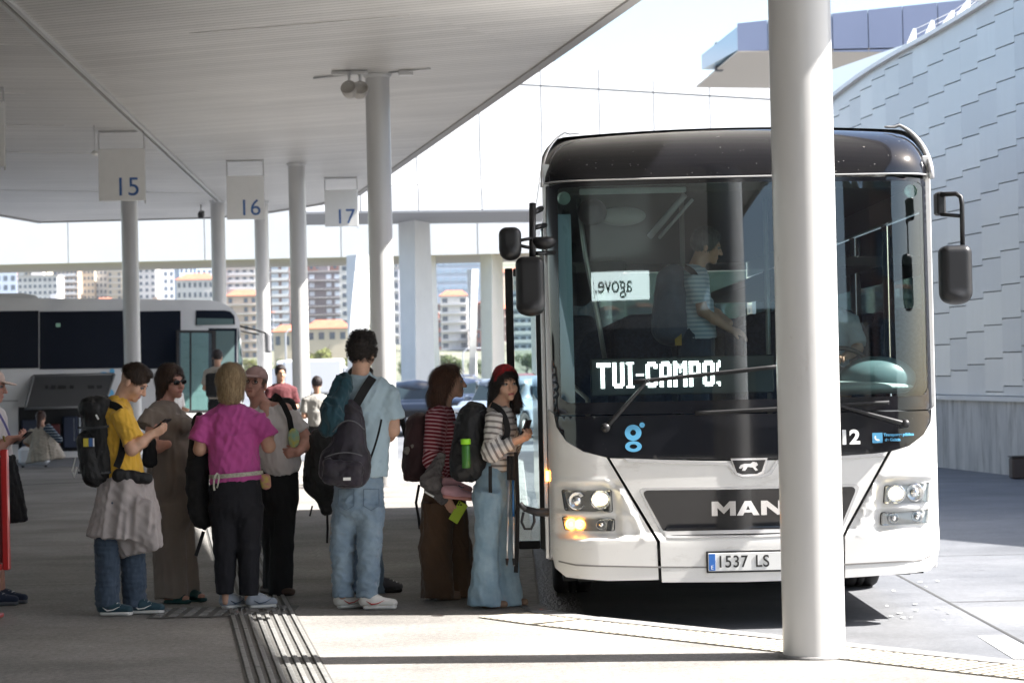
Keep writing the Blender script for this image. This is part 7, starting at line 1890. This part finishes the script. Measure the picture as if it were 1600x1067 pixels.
yoke(S, sh, sh2, J(778, 638), .056); me = S.mesh('striped_top', stripe_mat('grey_white_stripes', (.60, .57, .54), (.20, .18, .17), .040, .62)); stripes(me, [(sh, el, .085), (el, wr, .09), (sh2, el2, .08), (el2, wr2, .08)]); wrinkle(me, .009, 93, .11); link('striped_top', me, p.o)
S = SDF(.011); S.limb(J(775, 738), J(772, 775), .130, .148, .03, .92, 1.0, side=sd)
for (a, b_, c_, dy) in ((766, 760, 757, -.08), (782, 786, 792, .05)):
    S.cone(J(a, 768, dy), J(b_, 850, dy), .098, .085, .05).cone(J(b_, 850, dy), J(c_, 946, dy), .085, .118, .02)
p.garment('jeans', S, M_denim2, .010, 95, .13, (1, 1, .4))
M_bh = hair_mat('hair_jet', (.005, .004, .004), (.035, .024, .02))
h = p.cap(grow=.010); h.limb(T(-.05, .05, .0), T(-.07, .06, -.13), .055, .05, .04).limb(T(.06, .0, .0), T(.075, -.01, -.14), .026, .03, .03).limb(T(.075, -.01, -.14), T(.085, -.05, -.30), .032, .022, .03).limb(T(-.03, .06, -.1), T(-.09, .05, -.20), .05, .03, .03).half(T(0, -.066, .03), np.array(p.hm) @ np.array((0, -.92, -.30)))
p.hair(h, M_bh, 25, 1800, .06)
S = SDF(.007); S.ball(T(0, .016, .056), np.array((.088, .109, .100)) * .97, 0, p.hm); S.half(T(0, -.045, .075), np.array(p.hm) @ np.array((0, -.80, -.60))); S.half(T(0, .03, .0), np.array(p.hm) @ np.array((0, .25, -1)))
me = S.mesh('headscarf', cloth('red_scarf', (.50, .012, .02), n=.12)); wrinkle(me, .004, 97, .05); link('headscarf', me, p.o)
for (a, dy) in ((758, -.08), (790, .05)):
    S = SDF(.008); hh = J(a, 948, dy); hh[2] = 0; S.limb(hh + (.0, 0, .03), hh + (.13, -.02, .024), .036, .034, 0, .9, .7); S.half(hh + (0, 0, .002), (0, 0, -1)); S.build('shoe', mat('tan_shoe2', (.20, .13, .09), .7), p.o)
B = p.base
phone(Vector(B) + Vector(J(821, 672, -.18)), 55, 24, mat('phone_black2', (.02, .02, .022), .3), 'black phone held up by the woman in the red headscarf', cam=False)
S = SDF(.011); S.limb(J(736, 660, -.02), J(733, 722, -.02), .105, .135, .05, 1.1, 1.0, side=(1, 0, 0)).ball(J(742, 645, .0), (.09, .12, .07), .05); S2 = SDF(.010); S2.limb(J(722, 700, -.08), J(722, 735, -.08), .07, .085, .04, .9, .9); S3 = SDF(.009); S3.ball(J(736, 634, .0), (.04, .05, .03), 0)
bk = backpack(B, 'big black backpack on the woman with the red headscarf', [('main_bag', S, None), ('side_pocket', S2, None), ('top_loop', S3, None)], M_blackn, amp=.010, seed=101)
strap(curve3(J(768, 632, -.13), J(790, 640, -.20), J(793, 672, -.19)) + curve3(J(793, 674, -.19), J(792, 690, -.19), J(770, 700, -.20), 4), .020, .006, M_black, bk, nrm=(-.2, -1, 0)); strap([J(766, 728, -.17), J(766, 758, -.17), J(767, 786, -.17)], .012, .003, M_black, bk)
for (ya, yb_) in ((660, 656), (690, 690)): strap(curve3(J(708, ya, -.06), J(730, ya + 2, -.17), J(752, yb_, -.10), 8), .008, .003, M_zip0, bk, 'compression_strap')
MB().tube(curve3(J(712, 645, -.06), J(735, 652, -.15), J(756, 640, -.10), 8), .004, 5).build('zip', M_zip0, bk)
o = empty('water_bottle', Vector(B) + Vector(J(728.5, 731, -.20)), label='green water bottle in the side pocket of the black backpack', cat='bottle')
MB().lathe([(.001, 0), (.027, 0), (.029, .006), (.029, .145), (.022, .155), (.001, .155)], 20).build('flask', mat('bottle_green', (.05, .17, .03), .25), o); MB().lathe([(.001, .157), (.033, .157), (.034, .19), (.028, .195), (.001, .195)], 20).build('lid', mat('lid_lime', (.33, .75, .03), .4), o)
for (x0_, x1_, c, lb) in ((795, 792, (.25, .27, .30), 'grey hiking pole hanging beside the pale jeans'), (800, 803, (.03, .13, .32), 'blue hiking pole hanging beside the pale jeans')):
    o = empty('hiking_pole', B, label=lb, cat='hiking pole'); a, b_ = J(x0_ + 1, 712, -.19), J(x1_, 884, -.20)
    MB().tube([a*.78 + b_*.22, a*.45 + b_*.55], .0085, 8).build('upper_shaft', mat('pole_c', c, .3, metal=.4), o); MB().tube([a*.45 + b_*.55, b_], .007, 8).build('lower_shaft', M_silver, o)
    MB().tube([a, a*.78 + b_*.22], [.017, .014], 8).build('grip', M_black, o); MB().tube([b_*.93 + a*.07, b_*1.0 + a*0], [.012, .006], 8).build('tip', M_rubber, o)
o = empty('pole_bag', B, label='long black strap bag hanging with the hiking poles', cat='bag'); strap([J(806, 706, -.15), J(809, 780, -.15), J(808, 850, -.15), J(806, 894, -.15)], .014, .010, M_black, o, 'sleeve')

# ---------------------------------------------------------------- person cut off at the left edge, red stand
p = Person(-8, 950, 16.7, 'person in a cream cap and black skirt cut off by the left edge', M_skin3); J = p.J
T = p.head(J(-14, 606), 88, 8, 0, 1.0, neck=J(-20, 638)); p.arm(J(-18, 652, -.14), J(-12, 708, -.17), J(14, 686, -.16), (.05, .04, .028), hdir=(.95, .1, .1), palm=(-.1, .4, .9), curl=.8); p.arm(J(-20, 652, .14), J(-10, 708, .15), J(12, 690, -.02), (.05, .04, .028), hdir=(.95, -.1, .1), palm=(-.1, -.4, .9), curl=.8, left=True)
p.b.limb(J(-16, 645), J(-12, 745), .13, .13, .04).limb(J(-10, 780, -.06), J(-4, 935, -.06), .07, .04, .05).limb(J(-8, 780, .06), J(4, 935, .06), .07, .04, .05); p.fin()
S = SDF(.011); S.limb(J(-16, 655), J(-12, 700), .15, .14, .03, .8, .85, side=sd).cone(J(-12, 690), J(-8, 760), .145, .16, .03, .9, 1.0, side=sd).cone(J(-18, 652, -.13), J(-14, 690, -.17), .065, .075, .03); yoke(S, J(-18, 652, -.14), J(-20, 652, .14), J(-20, 638)); p.garment('tshirt', S, M_wtee, .009, 111, .12)
S = SDF(.011); S.cone(J(-10, 715), J(2, 818), .15, .19, .02, 1, 1.0, side=sd); p.garment('skirt', S, M_black, .015, 112, .12, (1, 1, .2))
S = SDF(.008); S.ball(T(0, .012, .062), np.array((.086, .104, .082)), 0, p.hm); S.half(T(0, 0, .045), np.array(p.hm) @ np.array((0, -.1, -1))); S.build('cap_crown', cloth('cap_cream', (.55, .42, .36)), p.o); S = SDF(.007); S.ball(T(0, -.125, .048), np.array((.070, .06, .009)), 0, rotm(88, 14, 0)); S.build('cap_peak', cloth('cap_cream', (.55, .42, .36)), p.o)
shoe(p, J(-26, 946, -.06), 84, cloth('navy_shoe', (.02, .03, .06)), cloth('navy_sole', (.10, .11, .13)), .29); shoe(p, J(-10, 940, .08), 80, cloth('navy_shoe', (.02, .03, .06)), cloth('navy_sole', (.10, .11, .13)), .29)
strap(curve3(J(-14, 632, -.12), J(6, 650, -.18), J(18, 690, -.12)), .008, .003, mat('lilac_cord', (.2, .2, .45), .6), p.o, 'lanyard')
phone(Vector(p.base) + Vector(J(36, 684, -.12)), 70, 55, mat('phone_black3', (.02, .02, .022), .3), 'dark phone in the hands of the person at the left edge', cam=False)
MB().tube([J(6, 688, -.165), J(9, 687, -.163)], .033, 12).build('bracelet', mat('bracelet', (.25, .2, .05), .5), p.o)
c = at(0, 795, 15.6); o = empty('red_stand', (c.x, 15.6, 0), label='red metal frame stand at the left edge in front of the queue', cat='stand'); M_rf = mat('red_paint', (.42, .015, .015), .35, coat=.4); px_ = at(14, 795, 15.6).x - c.x; zt = at(7, 702, 15.6).z; zb = at(7, 890, 15.6).z
for x0_, x1_ in ((px_ - .045, px_), (px_ - .9, px_ - .855)): MB().box((x0_, -.03, zb), (x1_, .03, zt), .006).build('upright', M_rf, o)
for z_ in (zb, zt - .045): MB().box((px_ - .852, -.028, z_), (px_ - .048, .028, z_ + .045), .006).build('rail', M_rf, o)
MB().box((px_ - .852, -.008, zb + .048), (px_ - .048, .008, zt - .048)).build('panel', mat('red_mesh_panel', (.16, .02, .02), .5), o)
for x_ in (px_ - .80, px_ - .14): MB().box((x_, -.02, 0), (x_ + .04, .02, zb - .002), .004).build('leg', M_rf, o); MB().box((x_ - .0, -.25, .001), (x_ + .04, .25, .03), .006).build('foot', M_rf, o)

# ---------------------------------------------------------------- passenger and driver inside the coach
p = Person(1085, 640, 16.35, 'grey-haired passenger with glasses boarding the coach, seen through the windscreen', M_skin2, z0=RZ + .82); J = p.J
T = p.head(J(1104, 388), 92, 14, 0, .98, neck=J(1088, 418), browc=(.2, .18, .17))
sh, el, wr = J(1086, 434, -.13), J(1098, 486, -.17), J(1140, 514, -.14); p.arm(sh, el, wr, (.045, .036, .026), hdir=(.9, 0, -.3), palm=(0, .4, -.9), curl=.5); p.arm(J(1086, 434, .13), J(1104, 480, .15), J(1140, 505, .05), (.045, .036, .026))
p.b.limb(J(1084, 430), J(1088, 520), .12, .12, .04).limb(J(1085, 530), J(1085, 660), .08, .06, .05); p.fin()
S = SDF(.012); S.limb(J(1084, 436), J(1088, 475), .145, .13, .03, .75, .8, side=sd).cone(J(1088, 470), J(1092, 530), .135, .14, .03, .85, .9, side=sd).cone(sh, J(1096, 474, -.16), .065, .07, .03)
yoke(S, J(1086, 436, -.13), J(1086, 436, .13), J(1086, 420)); me = S.mesh('checked_shirt', stripe_mat('blue_check', (.60, .66, .72), (.38, .46, .54), .03, .5)); stripes(me, []); wrinkle(me, .006, 121); link('checked_shirt', me, p.o)
S = SDF(.012); S.limb(J(1088, 525), J(1088, 560), .13, .13, .03).cone(J(1086, 560), J(1086, 690), .11, .09, .03); p.garment('trousers', S, M_navy, .006, 122)
p.hair(p.cap(grow=.016).half(T(0, -.045, .02), np.array(p.hm) @ np.array((0, -.9, -.42))), hair_mat('hair_grey', (.06, .06, .06), (.14, .14, .14)), 30, 900, .03)
MB().tube([T(.055, -.095, .018), T(.03, -.1, .002), T(.02, -.1, .02), T(.03, -.1, .032), T(.055, -.095, .025), T(.08, 0, .02)], .003, 5).build('eyeglasses', M_rubber, p.o)
S = SDF(.012); S.limb(J(1052, 440, 0), J(1048, 510), .12, .14, .04, 1.1, 1.1); bk = backpack(p.base, 'dark backpack on the passenger boarding the coach', [('main_bag', S, None)], cloth('slate_nylon', (.08, .095, .13), n=.4), seed=125)
strap(curve3(J(1070, 418, -.13), J(1096, 425, -.2), J(1092, 470, -.18)), .02, .005, M_black, bk, nrm=(-.2, -1, 0))
mb = MB(); mb.box(tuple(J(1055, 540, -.12)), tuple(J(1064, 500, -.10))); mb.build('yellow_tag', mat('tag_yellow', (.5, .3, .04), .6), bk)
p = Person(1300, 600, 16.2, 'coach driver in a pale shirt behind the steering wheel', M_skin2, z0=RZ + .72); J = p.J
T = p.head(J(1290, 445), 5, 6, 0, .98, neck=J(1290, 480)); p.arm(J(1328, 500), J(1340, 545, -.1), J(1316, 560, -.42), (.045, .036, .026), hdir=(-.3, -.8, .2), palm=(0, 0, -1), curl=.8); p.arm(J(1254, 500), J(1246, 545, -.1), J(1268, 560, -.42), (.045, .036, .026), hdir=(.3, -.8, .2), palm=(0, 0, -1), curl=.8, left=True)
p.b.limb(J(1290, 495), J(1290, 600), .12, .13, .04).limb(J(1272, 605), J(1262, 610, -.42), .08, .06, .05).limb(J(1310, 605), J(1318, 610, -.42), .08, .06, .05).limb(J(1262, 610, -.42), J(1262, 690, -.5), .055, .04, .03).limb(J(1318, 610, -.42), J(1318, 690, -.5), .055, .04, .03); p.fin()
S = SDF(.012); S.limb(J(1290, 502), J(1290, 540), .175, .16, .03, .6, .7, side=(1, 0, 0)).cone(J(1290, 535), J(1290, 610), .16, .165, .03, .75, .9, side=(1, 0, 0)).cone(J(1326, 500), J(1340, 540, -.09), .066, .07, .03).cone(J(1254, 500), J(1246, 540, -.09), .066, .07, .03); yoke(S, J(1326, 500), J(1254, 500), J(1290, 482)); p.garment('shirt', S, cloth('pale_shirt', (.45, .52, .58)), .006, 131)
p.hair(p.cap(grow=.010).half(T(0, -.05, .03), np.array(p.hm) @ np.array((0, -.9, -.4))), M_bh, 31, 500, .02)

# ---------------------------------------------------------------- distant people
def far_person(px, ytop, ybot, Y, yaw, top, bottom, hairc, label, z0=0.0, cap_=None, pack=None, sc=None):
    p = Person(px, ybot, Y, label, M_skin2, z0=z0); H = p.J(px, ytop)[2]; k = H / 1.75; p.b.res = .014
    a = R(yaw); F_ = np.array((math.sin(a), -math.cos(a), 0)); S_ = np.array((math.cos(a), math.sin(a), 0)); U = np.array((0, 0, 1.0))
    T = p.head(U * 1.63 * k, yaw, 5, 0, k, neck=U * 1.46 * k, face=False)
    for e in (-1, 1): p.arm(S_ * e * .19 * k + U * 1.40 * k, S_ * e * .23 * k + U * 1.13 * k, S_ * e * .12 * k + F_ * .22 * k + U * 1.12 * k, (.05*k, .04*k, .03*k))
    p.b.limb(U * 1.4 * k, U * 1.0 * k, .13*k, .13*k, .03); p.fin()
    S = SDF(.016); S.limb(U*1.38*k, U*1.2*k, .19*k, .165*k, .03, .62, .7, side=S_).cone(U*1.2*k, U*.95*k, .165*k, .165*k, .03, .75, .8, side=S_)
    for e in (-1, 1): S.cone(S_*e*.18*k + U*1.40*k, S_*e*.23*k + U*1.18*k, .065*k, .07*k, .03)
    yoke(S, S_*.18*k + U*1.40*k, -S_*.18*k + U*1.40*k, U*1.47*k, .06*k); p.garment('shirt', S, top, .008, int(px)); S = SDF(.016); S.limb(U*.95*k, U*.88*k, .16*k, .16*k, .03, .75, .75, side=S_)
    for e in (-1, 1): S.cone(S_*e*.09*k + U*.9*k, S_*e*.1*k + U*.06*k, .095*k, .07*k, .02); 
    p.garment('trousers', S, bottom, .008, int(px) + 1)
    for e in (-1, 1): S = SDF(.014); S.limb(S_*e*.1*k + U*.045, S_*e*.1*k + F_*.13 + U*.035, .042, .036, 0, 1, .8); S.half((0, 0, .002), (0, 0, -1)); S.build('shoe', M_black, p.o)
    h = p.cap(grow=.012); h.res = .012; h.half(T(0, -.05, .03), np.array(p.hm) @ np.array((0, -.9, -.4))); p.hair(h, hairc, int(px), 200, .03)
    if pack:
        S = SDF(.018); S.rbox(F_ * -.25 * k + U * 1.18 * k, (.15, .12, .24), .07, 0, rot=rotm(yaw)); backpack(p.base, pack, [('main_bag', S, None)], M_black, seed=int(px))
    return p
hb = hair_mat('hair_far', (.015, .01, .01), (.03, .02, .02))
far_person(343, 548, 700, 46.5, 170, cloth('beige_tee', (.45, .40, .34)), M_black, hb, 'man in a beige T-shirt waiting at the door of the parked coach', pack='black backpack on the man at the door of the parked coach')
far_person(272, 584, 700, 38.0, 60, mat('far_stripes', (.6, .6, .6), .8), M_navy, hb, 'person in a white top partly hidden behind the woman with sunglasses')
far_person(441, 572, 700, 35.0, 20, cloth('red_top', (.10, .02, .025)), M_navy, hb, 'person in a red top half hidden by the second column', pack='dark backpack of the person in red near the second column')
far_person(497, 590, 700, 33.5, 200, cloth('grey_jacket_far', (.28, .27, .25)), M_black, hb, 'person in a grey jacket behind the man in blue')
# seated woman on the kerb
p = Person(68, 718, 42.0, 'woman in a long beige coat crouching on the kerb by the open luggage hatch', M_skin2, z0=0); J = p.J; p.b.res = .014
T = p.head(J(64, 654), 172, 10, 0, .98, neck=J(66, 668), face=False); p.arm(J(48, 672), J(40, 690, .1), J(50, 700, .3), (.05, .04, .03)); p.b.limb(J(66, 674), J(68, 700), .13, .13, .04); p.fin()
S = SDF(.016); S.limb(J(66, 676), J(68, 690), .19, .2, .04, .65, .8, side=(1, 0, 0)).cone(J(67, 685), J(72, 719), .2, .36, .05, .8, .7, side=(1, 0, 0)).cone(J(52, 672), J(42, 690, .05), .07, .08, .04); p.garment('coat', S, cloth('beige_coat', (.42, .38, .32)), .025, 141, .25, (1, 1, .3))
h = p.cap(grow=.012); h.res = .012; h.limb(T(0, .08, .02), T(0, .12, -.16), .05, .03, .03); p.hair(h, hair_mat('hair_red_brown', (.04, .015, .01), (.07, .03, .02)), 41, 300, .05)
S = SDF(.014); S.limb(J(74, 668, -.12), J(94, 688, -.15), .08, .06, .02, .7, .7); me = S.mesh('striped_cloth', stripe_mat('navy_stripes', (.02, .04, .07), (.3, .35, .4), .05, .7)); stripes(me, []); wrinkle(me, .01, 143); link('shawl', me, p.o)
p = at(40, 714, 44.5); o = empty('suitcase', (p.x, 45.3, RZ), label='white suitcase lying by the luggage hatch left of the crouching woman', cat='suitcase'); MB().box((-.28, -.18, .06), (.28, .18, .42), .06).build('shell', mat('white_case', (.7, .72, .75), .4), o)
MB().box((-.08, -.01, .422), (.08, .01, .45), .004).build('handle', M_rubber, o)
for x_ in (-.22, .22): MB().lathe([(.001, -.02), (.03, -.02), (.03, .02), (.001, .02)], 12, Matrix.Translation((x_, 0, .032)) @ Matrix.Rotation(R(90), 4, 'Y')).build('wheel', M_rubber, o)
